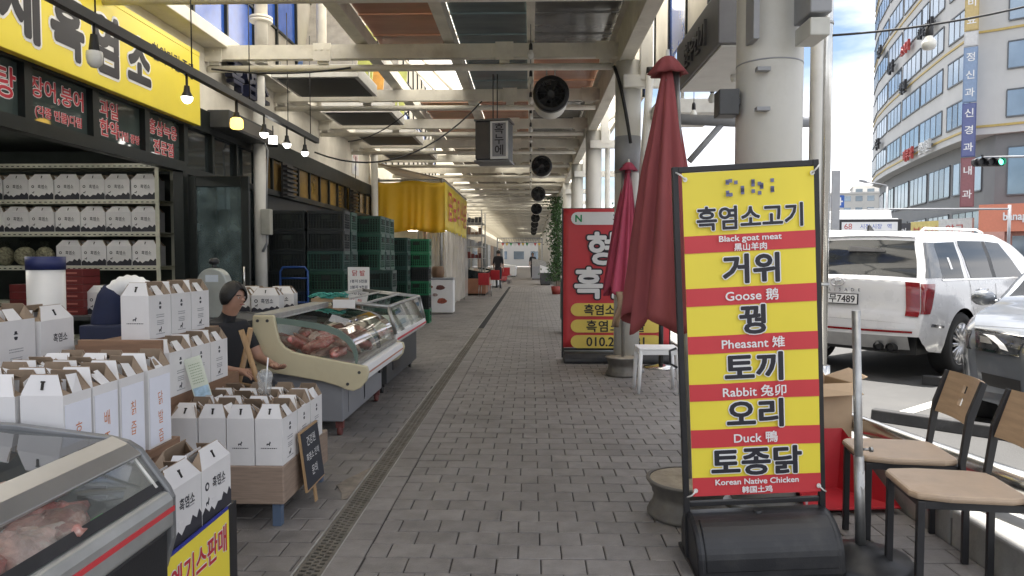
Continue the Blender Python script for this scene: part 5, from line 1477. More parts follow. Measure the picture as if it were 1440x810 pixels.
# ------------------------------------------------------------------ display freezers
def meat_piece(seed, s, m, loc, rot, stretch=(1.6, .8, .5)):
    r = random.Random(seed)
    b = MB()
    ph = [r.uniform(0, 6.3) for _ in range(6)]
    nu, nv = 18, 10
    def fn(u, v):
        a = u*2*math.pi; p = (v-.5)*math.pi
        rr = 1 + .16*math.sin(3*a+ph[0])*math.cos(p) + .12*math.sin(5*a+ph[1]+3*p) + .1*math.sin(4*p+ph[2]+a*2)
        return (s*stretch[0]*rr*math.cos(p)*math.cos(a), s*stretch[1]*rr*math.cos(p)*math.sin(a), s*stretch[2]*(rr*math.sin(p)))
    b.grid(fn, nu, nv)
    return b.build('meat_cut', m, None, loc, rot)
def meatmat(name, red, fat, sc_):
    m = mat(name, red, .3, var=.3, scale=sc_*2, bump=.35, bscale=60, stain=(fat, .9, sc_*2.2), coat=.4, stretch=(1, 2.5, 1))
    return m
m_meat1 = meatmat('meat_red', (.66, .22, .20), (.80, .62, .56), 14)
m_meat2 = meatmat('meat_pale', (.74, .46, .41), (.82, .70, .63), 10)
m_meat3 = meatmat('meat_dark', (.42, .19, .16), (.70, .55, .48), 10)
m_cpanel = mat('cream_panel', (.62, .56, .38), .45, var=.05, scale=2, stain=((.5, .42, .27), .35, 3))
m_gsteel = mat('grey_sheet', (.30, .31, .335), .42, .25, var=.08, scale=3)

# freezer with the cream end panel
fz1 = thing('display_freezer', 'display freezer with cream end panel, curved glass and meat inside', 'freezer', (0, 0, 0))
prof = [(-2.13, .955), (-1.965, .955), (-1.945, .84), (-1.925, .76), (-1.885, .71), (-1.82, .675), (-1.73, .655), (-1.25, .565), (-1.238, .52), (-1.255, .455), (-1.30, .40), (-1.36, .375), (-1.41, .385), (-1.48, .415), (-1.6, .45), (-1.8, .485), (-2.15, .54)]
MB().prism(prof, 5.38, 5.42, 'xz').build('end_panel', m_cpanel, fz1, bev=.008)
MB().prism(prof, 6.93, 6.97, 'xz').build('end_panel', m_cpanel, fz1, bev=.008)
b = MB()
for (x, z) in ((-2.09, .915), (-2.015, .915), (-2.115, .575), (-1.31, .52), (-1.40, .43)): b.cyl((x, 5.375, z), (x, 5.381, z), .012, n=12)
b.build('screw', m_dkgrey, fz1)
b = MB(); b.box(-2.12, 5.425, .50, -1.32, 6.925, .53); b.box(-2.14, 5.425, .53, -2.10, 6.925, .93); b.build('tub', m_wht, fz1)
b = MB(); b.box(-2.10, 5.46, .12, -1.46, 6.9, .50); b.build('cabinet', m_gsteel, fz1, bev=.006)
b = MB(); b.box(-1.459, 5.62, .16, -1.452, 6.12, .46); b.box(-1.459, 6.16, .16, -1.452, 6.66, .46); b.build('service_panel', m_gsteel, fz1, bev=.003)
b = MB(); b.box(-1.45, 6.70, .30, -1.43, 6.8, .42); b.box(-1.45, 6.14, .18, -1.447, 6.15, .46); b.build('switch', m_black, fz1)
b = MB(); b.prism([(-1.36, .47), (-1.262, .455), (-1.25, .52), (-1.262, .565), (-1.36, .575)], 5.421, 6.929, 'xz'); b.build('front_rail', m_wht, fz1, bev=.006)
b = MB(); b.box(-1.2525, 5.43, .505, -1.2475, 6.92, .517); b.build('stripe', mat('stripe', (.5, .2, .12), .5), fz1)
b = MB(); b.box(-1.37, 5.43, .577, -1.31, 6.92, .60); b.build('glass_rail', m_galv, fz1)
gp = [(-1.33, .60), (-1.335, .66), (-1.355, .73), (-1.40, .79), (-1.47, .84), (-1.56, .875), (-1.68, .90), (-1.85, .925), (-2.05, .945)]
b = MB()
b.grid(lambda u, v: (lerp_tab([(i/8, p[0]) for i, p in enumerate(gp)], v), 5.44+u*1.47, lerp_tab([(i/8, p[1]) for i, p in enumerate(gp)], v)), 2, 24); b.build('curved_glass', glass('freezer_glass', (.88, .93, .91), 1.8), fz1)
for yy, m, w in ((5.44, mat('glass_edge', (.17, .23, .2), .2, var=.05), .03), (6.22, m_black, .022), (6.26, m_steel, .016), (6.90, m_steel, .02)):
    b = MB()
    n = len(gp)
    vs = [(p[0], yy, p[1]) for p in gp] + [(p[0]-.02, yy, p[1]-.045) for p in gp]
    for i in range(n-1):
        b.add([vs[i], vs[i+1], vs[n+i+1], vs[n+i]], [(0, 1, 2, 3)]); 
    b.build('glass_frame', m, fz1, solid=w)
b = MB(); b.prism([(p[0], p[1]) for p in gp[:]] + [(-2.05, .92), (-1.96, .80), (-1.9, .7), (-1.73, .64), (-1.36, .59)], 5.445, 5.449, 'xz'); b.build('end_glass', MAT['freezer_glass'], fz1)
b = MB(); b.box(-2.14, 5.43, .935, -1.98, 6.92, .965); b.build('top_rail', m_galv, fz1, bev=.005)
for sx, sy in ((-2.05, 5.52), (-1.5, 5.52), (-2.05, 6.84), (-1.5, 6.84)):
    b = MB(); b.cyl((sx-.015, sy, .04), (sx+.015, sy, .04), .04, n=16); b.box(sx-.03, sy-.02, .06, sx+.03, sy+.02, .12); b.build('caster', mat('caster_red', (.16, .05, .045), .6), fz1)
MB().box(-1.78, 6.35, .945, -1.58, 6.36, 1.02).build('price_card', m_wht, fz1)
rm = random.Random(21)
for i in range(40):
    yy = 5.54 + (i % 10)*.14 + rm.uniform(-.04, .04); xx = -1.98 + (i//10)*.16 + rm.uniform(-.03, .03)
    m = (m_meat1, m_meat2, m_meat1, m_meat3)[i % 4]
    o = meat_piece(i, .072, m, (xx, yy, .59 + (.13 if i % 3 else .06)*(1 if xx < -1.5 else .55)), (rm.uniform(-.4, .4), rm.uniform(-.3, .5), rm.uniform(0, 3)), (2.0, .75, .5))
    tag(o, 'raw goat meat cut heaped in the freezer with the cream end panel', 'meat', 'meat in the cream panelled freezer')
# freezer behind it
fz2 = thing('display_freezer', 'dark based display freezer with aluminium framed glass behind the cream panelled one', 'freezer', (0, 0, 0))
b = MB(); b.box(-2.15, 7.2, .1, -1.47, 9.1, .5); b.build('cabinet', m_dkgrey, fz2, bev=.006)
b = MB(); b.prism([(-2.2, .5), (-1.40, .5), (-1.35, .55), (-1.36, .62), (-2.2, .62)], 7.15, 9.15, 'xz'); b.build('body', m_wht, fz2, bev=.008)
b = MB(); b.box(-1.3515, 7.17, .56, -1.345, 9.13, .58); b.build('stripe', m_red, fz2)
fp = [(-1.37, .62), (-1.44, .90), (-2.18, .98), (-2.18, .62)]
for yy in (7.16, 9.12):
    b = MB()
    for i in range(3): b.cyl((fp[i][0], yy, fp[i][1]), (fp[i+1][0], yy, fp[i+1][1]), .02, n=8)
    b.build('end_frame', m_galv, fz2)
b = MB()
for (x, z) in fp[1:3]: b.cyl((x, 7.16, z), (x, 9.12, z), .02, n=8)
b.cyl((-1.7, 7.16, .93), (-1.7, 9.12, .93), .012, n=8); b.cyl((-1.95, 7.16, .955), (-1.95, 9.12, .955), .012, n=8); b.build('top_frame', m_galv, fz2)
b = MB(); b.quad((-1.37, 7.17, .62), (-1.37, 9.11, .62), (-1.44, 9.11, .90), (-1.44, 7.17, .90)); b.quad((-1.44, 7.17, .90), (-1.44, 9.11, .90), (-2.18, 9.11, .98), (-2.18, 7.17, .98)); b.build('glass', MAT['freezer_glass'], fz2)
for yy in (7.165, 9.115):
    b = MB(); b.add([(p[0], yy, p[1]) for p in fp], [(0, 1, 2, 3)]); b.build('end_glass', MAT['freezer_glass'], fz2)
b = MB(); b.box(-2.1, 7.2, .621, -1.45, 9.1, .66); b.build('ice_bed', mat('ice', (.55, .6, .58), .4, var=.3, scale=30, bump=.6), fz2)
b = MB(); b.box(-1.468, 7.5, .2, -1.462, 7.9, .45); b.box(-1.468, 8.0, .30, -1.455, 8.1, .36); b.build('vent_panel', m_black, fz2)
for sx, sy in ((-2.08, 7.28), (-1.54, 7.28), (-2.08, 9.0), (-1.54, 9.0)):
    b = MB(); b.cyl((sx-.015, sy, .04), (sx+.015, sy, .04), .04, n=14); b.box(sx-.03, sy-.02, .06, sx+.03, sy+.02, .1); b.build('caster', m_black, fz2)
# teal net crumpled on the freezer top
b = MB(); rn = random.Random(2)
for i in range(14):
    c = Vector((rn.uniform(-.12, .12), rn.uniform(-.1, .1), .02+rn.uniform(0, .03)))
    b.tube([c + Vector((.06*math.cos(a*.7+i)*(1+.3*math.sin(a*2.1)), .06*math.sin(a*.7+i*2), .015*math.sin(a*1.3+i))) for a in range(10)], .006, 5)
o = b.build('net', mat('teal_net', (.06, .33, .28), .7), None, (-2.02, 7.05, .99)); tag(o, 'crumpled teal plastic net on top of the freezers', 'net')
o2 = MB().box(-.16, -.05, -.03, .14, .25, .0)
o2.build('net_card', m_kraft, o)

# near freezer at the lower left corner
fz3 = thing('display_freezer', 'near display freezer with slanted glass, silver rail and red stripe', 'freezer', (0, 0, 0))
YA, YB = .55, 2.30
m_silver = mat('silver_trim', (.5, .5, .5), .3, .8, var=.06)
ep = [(-2.05, .86), (-1.72, .845), (-1.40, .805), (-1.34, .79), (-1.30, .765), (-1.205, .635), (-1.19, .60), (-1.19, .46), (-1.22, .36), (-1.26, .30), (-2.05, .30)]
b = MB(); b.prism(ep, YB, YB+.03, 'xz'); b.build('end_panel', mat('end_grey', (.22, .225, .23), .35, .4), fz3, bev=.006)
b = MB(); b.prism(ep, YA-.03, YA, 'xz'); b.build('end_panel', MAT['end_grey'], fz3, bev=.006)
# window cut look: frame bars round the end pane
b = MB(); b.prism([(-1.385, .81), (-1.33, .785), (-1.285, .75), (-1.30, .735), (-1.345, .765), (-1.39, .785)], YA, YB-.001, 'xz'); b.build('top_rail', m_silver, fz3, bev=.004)
b = MB(); b.prism([(-1.23, .63), (-1.197, .625), (-1.183, .60), (-1.183, .515), (-1.20, .50), (-1.23, .50)], YA, YB-.001, 'xz'); b.build('bumper', mat('bumper_grey', (.42, .43, .42), .35, .5), fz3, bev=.008)
b = MB(); b.box(-1.1832, YA, .562, -1.1795, YB-.002, .578); b.build('stripe', m_red, fz3)
b = MB(); b.prism([(-1.235, .66), (-1.215, .632), (-1.235, .628)], YA, YB-.001, 'xz'); b.build('seal', m_black, fz3)
b = MB(); b.box(-2.03, YA, .1, -1.205, YB-.001, .498); b.build('cabinet', m_blackpl, fz3, bev=.01)
b = MB(); b.box(-2.0, YA, .4985, -1.238, YB-.002, .512); b.build('liner', m_wht, fz3)
b = MB(); b.box(-1.2045, 1.8, .42, -1.2, 1.98, .46); b.build('badge', m_dkgrey, fz3)
b = MB(); b.quad((-1.295, YA, .742), (-1.295, YB, .742), (-1.225, YB, .645), (-1.225, YA, .645)); b.build('front_glass', glass('near_glass', (.82, .86, .84), 1.6, haze=.16, hcol=(.55, .57, .54)), fz3)
b = MB(); b.quad((-1.39, YA, .798), (-2.0, YA, .853), (-2.0, YB, .853), (-1.39, YB, .798)); b.build('top_glass', glass('near_top_glass', (.9, .92, .91), 1.6), fz3)
b = MB(); b.box(-2.05, YA, .835, -1.98, YB-.001, .87); b.build('back_rail', m_silver, fz3)
b = MB(); b.box(-2.0, 1.4, .845, -1.36, 1.425, .86); b.build('sliding_rail', m_silver, fz3, rot=(0, 0, 0))
b = MB(); b.box(-2.03, YA, .499, -2.01, YB-.001, .83); b.build('back_wall', m_grey, fz3)
b = MB(); b.prism([(-2.0, .83), (-1.72, .825), (-1.40, .785), (-1.32, .75), (-1.24, .645), (-1.24, .515), (-2.0, .515)], YB-.012, YB-.002, 'xz'); b.build('end_liner', mat('liner_grey', (.16, .165, .165), .7, var=.1, spec=.2), fz3)
b = MB()
for k in range(4): b.box(-1.50, YB-.016, .60+k*.035, -1.40, YB-.013, .612+k*.035)
b.build('vent_slots', m_black, fz3)
b = MB(); b.cyl((-1.30, YB-.03, .745), (-1.225, YB-.03, .645), .006, n=8); b.build('glass_clip', m_white, fz3)
for sx, sy in ((-1.95, .7), (-1.3, .7), (-1.95, 2.15), (-1.3, 2.15)):
    b = MB(); b.cyl((sx, sy, 0), (sx, sy, .1), .03, n=12); b.build('foot', m_black, fz3)
for i in range(30):
    yy = .95 + (i % 10)*.125 + rm.uniform(-.03, .03); xx = -1.82 + (i//10)*.215 + rm.uniform(-.04, .04)
    m = (m_meat2, m_meat3, m_meat1)[i % 3]
    o = meat_piece(100+i, .10, m, (xx, yy, .585 + rm.uniform(0, .09)*(1 if xx < -1.5 else .5)), (rm.uniform(-.4, .4), rm.uniform(-.3, .3), rm.uniform(0, 3)), (1.35, .9, .5))
    tag(o, 'bagged meat cut lying in the near freezer', 'meat', 'meat in the near freezer')
gt = thing('green_tray', 'bright green plastic tray inside the near freezer', 'tray', (-1.32, 2.08, .501))
b = MB(); b.box(-.07, -.16, 0, .06, .16, .006)
for sx in (-.07, .056): b.box(sx, -.16, .0061, sx+.004, .16, .07)
for i in range(9): b.box(-.066, -.15+i*.036, .0061, .056, -.146+i*.036, .06)
b.build('tray', mat('green_plastic', (.05, .5, .09), .4), gt)
# ------------------------------------------------------------------ person minding the stall
def skin_body(name, joints, bones, label, loc, rz, shirt, trousers, skin, regions, subs=2):
    """joints: name -> (pos, radius); one continuous skinned figure"""
    ks = list(joints); idx = {k: i for i, k in enumerate(ks)}
    me = bpy.data.meshes.new(name)
    me.from_pydata([joints[k][0] for k in ks], [(idx[a], idx[c]) for a, c in bones], [])
    o = bpy.data.objects.new(name, me); COL.objects.link(o)
    o.modifiers.new('skin', 'SKIN')
    bpy.context.view_layer.objects.active = o
    if not me.skin_vertices: me.skin_vertices.new() if hasattr(me.skin_vertices, 'new') else None
    for i, k in enumerate(ks):
        sv = me.skin_vertices[0].data[i]; r = joints[k][1]
        sv.radius = r if isinstance(r, tuple) else (r, r)
    me.skin_vertices[0].data[0].use_root = True
    o.modifiers[0].use_smooth_shade = True
    ss = o.modifiers.new('sub', 'SUBSURF'); ss.levels = subs; ss.render_levels = subs
    bpy.context.view_layer.update()
    ev = o.evaluated_get(bpy.context.evaluated_depsgraph_get())
    nm = bpy.data.meshes.new_from_object(ev)
    o.modifiers.clear(); o.data = nm
    nm.materials.clear()
    for m in (shirt, trousers, skin): nm.materials.append(m)
    segs = [(Vector(joints[a][0]), Vector(joints[c][0]), regions.get((a, c), 0)) for a, c in bones]
    for p in nm.polygons:
        best, bi = 1e9, 0
        for a, c, r in segs:
            d = c-a; t = max(0, min(1, (p.center-a).dot(d)/d.length_squared)); q = (p.center-(a+d*t)).length
            if q < best: best, bi = q, r
        p.material_index = bi; p.use_smooth = True
    o.location = loc; o.rotation_euler = (0, 0, rz)
    tag(o, label, 'person')
    return o
m_skin = mat('skin', (.42, .24, .17), .5, var=.08, scale=14)
m_tee = mat('black_cloth', (.018, .019, .023), .85, var=.25, scale=14, bump=.15, bscale=30)
m_jean = mat('dark_trousers', (.03, .032, .04), .85, var=.25, scale=14)
m_hair = mat('black_hair', (.012, .011, .011), .55, var=.4, scale=50, bump=.4, bscale=120)
def add_head(o, c, s, hair=True):
    """face turned to local +X; c = head centre"""
    cx, cy, cz = c
    if hair:
        b = MB()
        def fn(u, v):
            a = u*2*math.pi; p = v*R(118)
            front = max(0, math.cos(a))
            p2 = p*(1-.52*front**2)
            r = s*(1.09+.03*math.sin(9*a)+.02*math.sin(17*a+p*4))
            return (cx-.012*s/.1 + r*.98*math.sin(p2)*math.cos(a), cy + r*.86*math.sin(p2)*math.sin(a), cz+.1*s + r*1.12*math.cos(p2))
        b.grid(fn, 28, 12); b.build('hair', m_hair, o, solid=.008)
    b = MB()
    b.add([(cx+.92*s, cy, cz+.12*s), (cx+.86*s, cy-.16*s, cz-.18*s), (cx+1.18*s, cy, cz-.16*s), (cx+.86*s, cy+.16*s, cz-.18*s), (cx+.93*s, cy, cz-.27*s)], [(0, 1, 2), (0, 2, 3), (1, 4, 2), (2, 4, 3)], 0, True); b.build('nose', m_skin, o)
    for sg in (-1, 1):
        b = MB(); b.ball((cx+.80*s, cy+sg*.32*s, cz+.06*s), .065*s, 10, 6); b.build('eye', mat('eye_white', (.5, .47, .44), .4), o)
        b = MB(); b.ball((cx+.835*s, cy+sg*.32*s, cz+.06*s), .045*s, 8, 6); b.build('iris', m_ink, o)
        b = MB(); b.tube([(cx+.86*s, cy+sg*.16*s, cz+.22*s), (cx+.86*s, cy+sg*.34*s, cz+.27*s), (cx+.74*s, cy+sg*.5*s, cz+.22*s)], .035*s, 5); b.build('brow', m_hair, o)
        b = MB(); b.ball((cx-.02*s, cy+sg*.82*s, cz-.02*s), .2*s, 10, 8, (.7, .35, 1.1)); b.build('ear', m_skin, o)
    b = MB(); b.tube([(cx+.80*s, cy-.22*s, cz-.48*s), (cx+.90*s, cy, cz-.46*s), (cx+.80*s, cy+.22*s, cz-.48*s)], .045*s, 6); b.build('mouth', mat('lips', (.3, .1, .09), .5), o)
def hand_joints(j, bones, regs, wrist, pos, d, side, curl=.6, pre='h'):
    """palm and five fingers growing from a wrist joint; d = finger direction, side = thumb side"""
    d = Vector(d).normalized(); side = Vector(side).normalized(); dn = d.cross(side).normalized()
    w = Vector(pos)
    j[pre+'palm'] = (tuple(w + d*.05), (.024, .036)); bones.append((wrist, pre+'palm')); regs[(wrist, pre+'palm')] = 2
    for i, (off, ln) in enumerate(((.028, .072), (.010, .082), (-.009, .076), (-.027, .06))):
        a = w + d*.095 + side*off; b_ = a + (d - dn*curl*.5).normalized()*ln*.55; c_ = b_ + (d*.5 - dn*curl).normalized()*ln*.45
        for k, (q, r) in enumerate(((a, .010), (b_, .0088), (c_, .0075))):
            j['%sf%d%d' % (pre, i, k)] = (tuple(q), r)
        for p, q in ((pre+'palm', '%sf%d0' % (pre, i)), ('%sf%d0' % (pre, i), '%sf%d1' % (pre, i)), ('%sf%d1' % (pre, i), '%sf%d2' % (pre, i))):
            bones.append((p, q)); regs[(p, q)] = 2
    t1 = w + d*.035 + side*.038; t2 = t1 + (d*.7+side*.6).normalized()*.035; t3 = t2 + (d+side*.15-dn*.3).normalized()*.03
    prev = pre+'palm'
    for k, (q, r) in enumerate(((t1, .013), (t2, .0115), (t3, .009))):
        n_ = '%st%d' % (pre, k); j[n_] = (tuple(q), r); bones.append((prev, n_)); regs[(prev, n_)] = 2; prev = n_
# seated, bent forward over the freezer side, local +X is where the person faces
J = {'pel': ((0, 0, .50), (.14, .16)), 'sp': ((.02, 0, .68), (.12, .15)), 'ch': ((.06, 0, .85), (.12, .165)), 'nk0': ((.085, 0, .985), (.062, .065)), 'nk': ((.115, 0, 1.045), (.05, .052)), 'hd0': ((.15, 0, 1.11), (.078, .07)), 'hd1': ((.165, 0, 1.18), (.092, .078)), 'hd2': ((.16, 0, 1.235), (.07, .064))}
Bn = [('pel', 'sp'), ('sp', 'ch'), ('ch', 'nk0'), ('nk0', 'nk'), ('nk', 'hd0'), ('hd0', 'hd1'), ('hd1', 'hd2')]
Rg = {('nk', 'hd0'): 2, ('hd0', 'hd1'): 2, ('hd1', 'hd2'): 2}
for sg, pre in ((-1, 'r'), (1, 'l')):
    J[pre+'sh'] = ((.06, sg*.175, .93), .062); J[pre+'e0'] = ((.115, sg*.225, .765), .052); J[pre+'el'] = ((.15, sg*.24, .69), .042); J[pre+'wr'] = ((.36, sg*.17, .66), .027)
    Bn += [('ch', pre+'sh'), (pre+'sh', pre+'e0'), (pre+'e0', pre+'el'), (pre+'el', pre+'wr')]; Rg[(pre+'e0', pre+'el')] = 2; Rg[(pre+'el', pre+'wr')] = 2
    hand_joints(J, Bn, Rg, pre+'wr', J[pre+'wr'][0], (1, -sg*.3, -.15), (0, -sg, .2), .7, pre)
    J[pre+'hp'] = ((.04, sg*.1, .49), .10); J[pre+'kn'] = ((.42, sg*.14, .50), .068); J[pre+'an'] = ((.40, sg*.14, .09), .045); J[pre+'to'] = ((.54, sg*.15, .045), .04)
    Bn += [('pel', pre+'hp'), (pre+'hp', pre+'kn'), (pre+'kn', pre+'an'), (pre+'an', pre+'to')]
    for q in ((pre+'hp', pre+'kn'), (pre+'kn', pre+'an'), (pre+'an', pre+'to'), ('pel', pre+'hp')): Rg[q] = 1
per = skin_body('person', J, Bn, 'seated person in a black t-shirt bending over beside the cream panelled freezer', (-2.30, 5.17, -.05), R(-25), m_tee, m_jean, m_skin, Rg)
add_head(per, (.17, 0, 1.155), .092)
sl = thing('low_stool', 'dark round stool under the seated person', 'stool', (-2.30, 5.17, 0))
b = MB(); b.cyl((0, 0, .29), (0, 0, .325), .16, n=24); b.build('seat', m_dkgrey, sl)
for a in range(4): b = MB(); b.cyl((.11*math.cos(R(45+90*a)), .11*math.sin(R(45+90*a)), .29), (.15*math.cos(R(45+90*a)), .15*math.sin(R(45+90*a)), 0), .014, n=8); b.build('leg', m_dkgrey, sl)

# scale and dark table behind the person
t2 = thing('back_table', 'dark table behind the freezers carrying a scale and small cartons', 'table', (0, 0, 0))
MB().box(-3.1, 5.75, .84, -2.3, 7.5, .88).build('top', m_dkgrey, t2)
for sx, sy in ((-3.05, 5.8), (-2.35, 5.8), (-3.05, 7.45), (-2.35, 7.45)): MB().box(sx-.02, sy-.02, 0, sx+.02, sy+.02, .84).build('leg', m_dkgrey, t2)
sq = thing('table_scale', 'grey rounded machine with a black knob on the dark back table', 'machine', (-2.72, 6.05, .881))
b = MB(); pts = [(-.13, 0), (.13, 0), (.13, .3)] + [(.13*math.cos(R(a)), .3+.13*math.sin(R(a))) for a in range(15, 180, 15)] + [(-.13, .3)]
b.prism(pts, -.06, .06, 'xz'); b.build('housing', mat('machine_grey', (.36, .38, .36), .35, .3), sq, bev=.012)
b = MB(); b.cyl((0, 0, .43), (0, 0, .46), .02, n=10); b.lathe([(.02, .46), (.045, .47), (.04, .50), (.02, .515), (0, .515)], 14); b.build('knob', m_black, sq)
b = MB(); b.box(-.05, -.0635, .31, .06, -.061, .37); b.build('badge', mat('badge_blue', (.5, .55, .62), .4), sq)
SC = wide_carton('gable_carton', 'small white carton with black logo on the dark back table', .26, .16, .16, 'small cartons on the back table')
for i, (xx, yy, rz) in enumerate(((-2.52, 6.75, 3), (-2.80, 6.78, -2), (-2.5, 7.1, 6), (-2.81, 7.12, 0))):
    loc = (xx, yy, .881); o = SC if i == 0 else dup(SC, loc); o.location = loc; o.rotation_euler = (0, 0, R(rz))

# ------------------------------------------------------------------ plastic crates in towers
CW, CD, CH = .54, .38, .30
def crate_mesh():
    b = MB(); t = .012
    hw, hd = CW/2, CD/2
    b.box(-hw, -hd, 0, hw, hd, .012)
    for (x, y) in ((-hw, -hd), (hw-.03, -hd), (-hw, hd-.03), (hw-.03, hd-.03)): b.box(x, y, .012, x+.03, y+.03, CH-.004)
    for z0, z1, e in ((.0121, .035, 0), (CH-.05, CH-.004, .006), (.14, .152, 0)):
        b.box(-hw+.03, -hd-e, z0, hw-.03, -hd+t, z1); b.box(-hw+.03, hd-t, z0, hw-.03, hd+e, z1); b.box(-hw-e, -hd+.03, z0, -hw+t, hd-.03, z1); b.box(hw-t, -hd+.03, z0, hw+e, hd-.03, z1)
    n = 11
    for i in range(n):
        x = -hw+.03+(CW-.06)*(i+.5)/n
        for z0, z1 in ((.035, .14), (.152, CH-.05)):
            b.box(x-.006, -hd+.001, z0, x+.006, -hd+t-.001, z1); b.box(x-.006, hd-t+.001, z0, x+.006, hd-.001, z1)
    n = 7
    for i in range(n):
        y = -hd+.03+(CD-.06)*(i+.5)/n
        for z0, z1 in ((.035, .14), (.152, CH-.05)):
            b.box(-hw+.001, y-.006, z0, -hw+t-.001, y+.006, z1); b.box(hw-t+.001, y-.006, z0, hw-.001, y+.006, z1)
    for z in (.07, .105, .185, .218):
        b.box(-hw+.031, -hd+.002, z, hw-.031, -hd+t-.002, z+.006); b.box(hw-t+.002, -hd+.031, z, hw-.002, hd-.031, z+.006)
    b.box(-hw+.02, -hd+.02, .0125, hw-.02, hd-.02, CH-.03, 1)  # solid dark filler standing in for the shade inside the crate
    b.box(-.07, -hd-.004, .165, .07, -hd, .235, 1); b.box(hw, -.06, .165, hw+.004, .06, .235, 1)
    return b
m_cin = mat('crate_dark_fill', (.012, .018, .016), .8)
m_cr = [mat('crate_green', (.016, .07, .046), .45, var=.12, rnd=.25), mat('crate_teal', (.018, .055, .046), .45, var=.12, rnd=.25), mat('crate_black', (.012, .016, .018), .5, var=.12, rnd=.2), mat('crate_navy', (.014, .024, .05), .5, var=.12, rnd=.2), mat('crate_bright', (.015, .16, .07), .45, var=.1)]
base_cr = crate_mesh()
cr_me = [base_cr.mesh('plastic_crate', [m, m_cin]) for m in m_cr]
rc_ = random.Random(13)
towers = [  # x, y, levels, palette, label
  (-3.60, 10.62, 7, (2, 3, 2, 1), 'dark mesh crate in the tower beside the white post'),
  (-3.02, 10.62, 7, (1, 0, 1, 2), 'dark green mesh crate in the tall tower beside the blue hand truck'),
  (-3.02, 11.04, 7, (0, 1), 'green mesh crate in the second rank of the tall tower'),
  (-2.78, 12.05, 7, (0, 2, 0, 1), 'green mesh crate in the tower behind the price card'),
  (-2.78, 12.47, 7, (0, 1, 0), 'green mesh crate in the rank behind the price card tower'),
  (-2.78, 12.9, 7, (0, 0, 1), 'green mesh crate in the last rank of the price card towers'),
  (-3.36, 12.05, 7, (1, 0), 'dark green mesh crate in the tower between the two crate blocks'),
  (-2.45, 11.3, 4, (1, 0, 1), 'teal mesh crate in the low tower right behind the price card'),
  (-2.72, 14.3, 6, (0, 1), 'green mesh crate in the tower near the yellow awning'),
  (-2.42, 15.2, 6, (2, 2, 4), 'black crate in the tower next to the yellow awning'),
]
for ti, (x, y, n, pal, lab) in enumerate(towers):
    for k in range(n):
        o = inst(cr_me[pal[rc_.randrange(len(pal))]], 'plastic_crate', None, (x + rc_.uniform(-.008, .008), y + rc_.uniform(-.008, .008), k*CH*.997 + .001), (0, 0, R(rc_.uniform(-1, 1))))
        tag(o, lab.replace(' in the', ', %s up in the' % ('first', 'second', 'third', 'fourth', 'fifth', 'sixth', 'seventh')[k], 1), 'crate', 'crates stacked in towers before the market wall')
# blue hand truck
ht = thing('hand_truck', 'blue steel hand truck standing before the crate towers', 'hand truck', (-3.42, 10.2, 0))
b = MB(); b.tube([(-.2, 0, .1), (-.2, 0, 1.2), (-.16, 0, 1.26), (.16, 0, 1.26), (.2, 0, 1.2), (.2, 0, .1)], .016, 8); b.build('frame', mat('blue_paint', (.02, .07, .26), .4), ht)
for zz in (.4, .75, 1.1): b = MB(); b.cyl((-.2, 0, zz), (.2, 0, zz), .013, n=8); b.build('rung', MAT['blue_paint'], ht)
b = MB(); b.box(-.2, -.22, .01, .2, 0, .02); b.build('toe_plate', MAT['blue_paint'], ht)
for sx in (-.24, .24): b = MB(); b.cyl((sx-.02, .06, .1), (sx+.02, .06, .1), .1, n=20); b.build('wheel', m_rubber, ht)
# price card on a stake
pc = thing('price_card', 'white price card with red heading on a wooden stake behind the freezers', 'sign', (-2.32, 9.55, 0), R(3))
b = MB(); b.box(-.03, 0, 0, .03, .02, .98); b.build('stake', m_brown, pc); MB().box(-.15, -.15, 0, .15, .15, .03).build('foot', m_brown, pc)
b = MB(); b.box(-.145, -.008, .92, .145, -.002, 1.27); b.build('card', m_wht, pc, rot=(0, 0, 0))
text(pc, '닭 발', .085, mat('price_red', (.5, .05, .06), .5), (0, -.0095, 1.19), bold=.001, ext=.0005)
text(pc, '1봉지 5천원', .048, m_navyink, (0, -.0095, 1.08), bold=.0008, ext=.0005); text(pc, '2봉지 9천원', .048, m_navyink, (0, -.0095, 1.0), bold=.0008, ext=.0005)

# ------------------------------------------------------------------ yellow awning stall with clear curtains
aw = thing('awning_stall', 'yellow tarpaulin awning stall with red lettering and clear plastic curtains', 'stall', (0, 0, 0))
m_tarp = mat('yellow_tarp', (.80, .53, .035), .45, var=.08, scale=1.5, transl=.25); m_tarp2 = mat('yellow_tarp_side', (.86, .68, .05), .42, var=.05, scale=1.5, transl=.2)
XA, XB, Y0, Y1 = -3.9, -2.16, 17.9, 24.2
b = MB(); b.grid(lambda u, v: (XA+(XB-XA)*u, Y0 + (.03*math.sin(u*19+1.5*math.sin(u*7)) + .018*math.sin(u*47+2*math.sin(u*11)+v) + .012*math.sin(u*5))*(.25+v), 3.30 - 1.25*v - .03*math.sin(u*9)), 90, 10); b.build('front_valance', m_tarp, aw, solid=.004)
b = MB(); b.grid(lambda u, v: (XB + .02*math.sin(u*24)*(.2+v) + .0*v, Y0+(Y1-Y0)*u, 3.30 - (1.2+.08*u)*v), 60, 8); b.build('side_valance', m_tarp2, aw, solid=.004)
for i, ch in enumerate('곱도리식당'):
    text(aw, ch, .85, mat('tarp_red', (.55, .03, .02), .5), (XB+.05, Y0+.9+i*1.08, 2.72), TX, bold=.014, ext=.002, sx=1.1)
m_vinyl = glass('vinyl', (.86, .85, .82), 0.35, .3, haze=.40, hcol=(.66, .62, .56), hscale=1.0, hcon=.25)
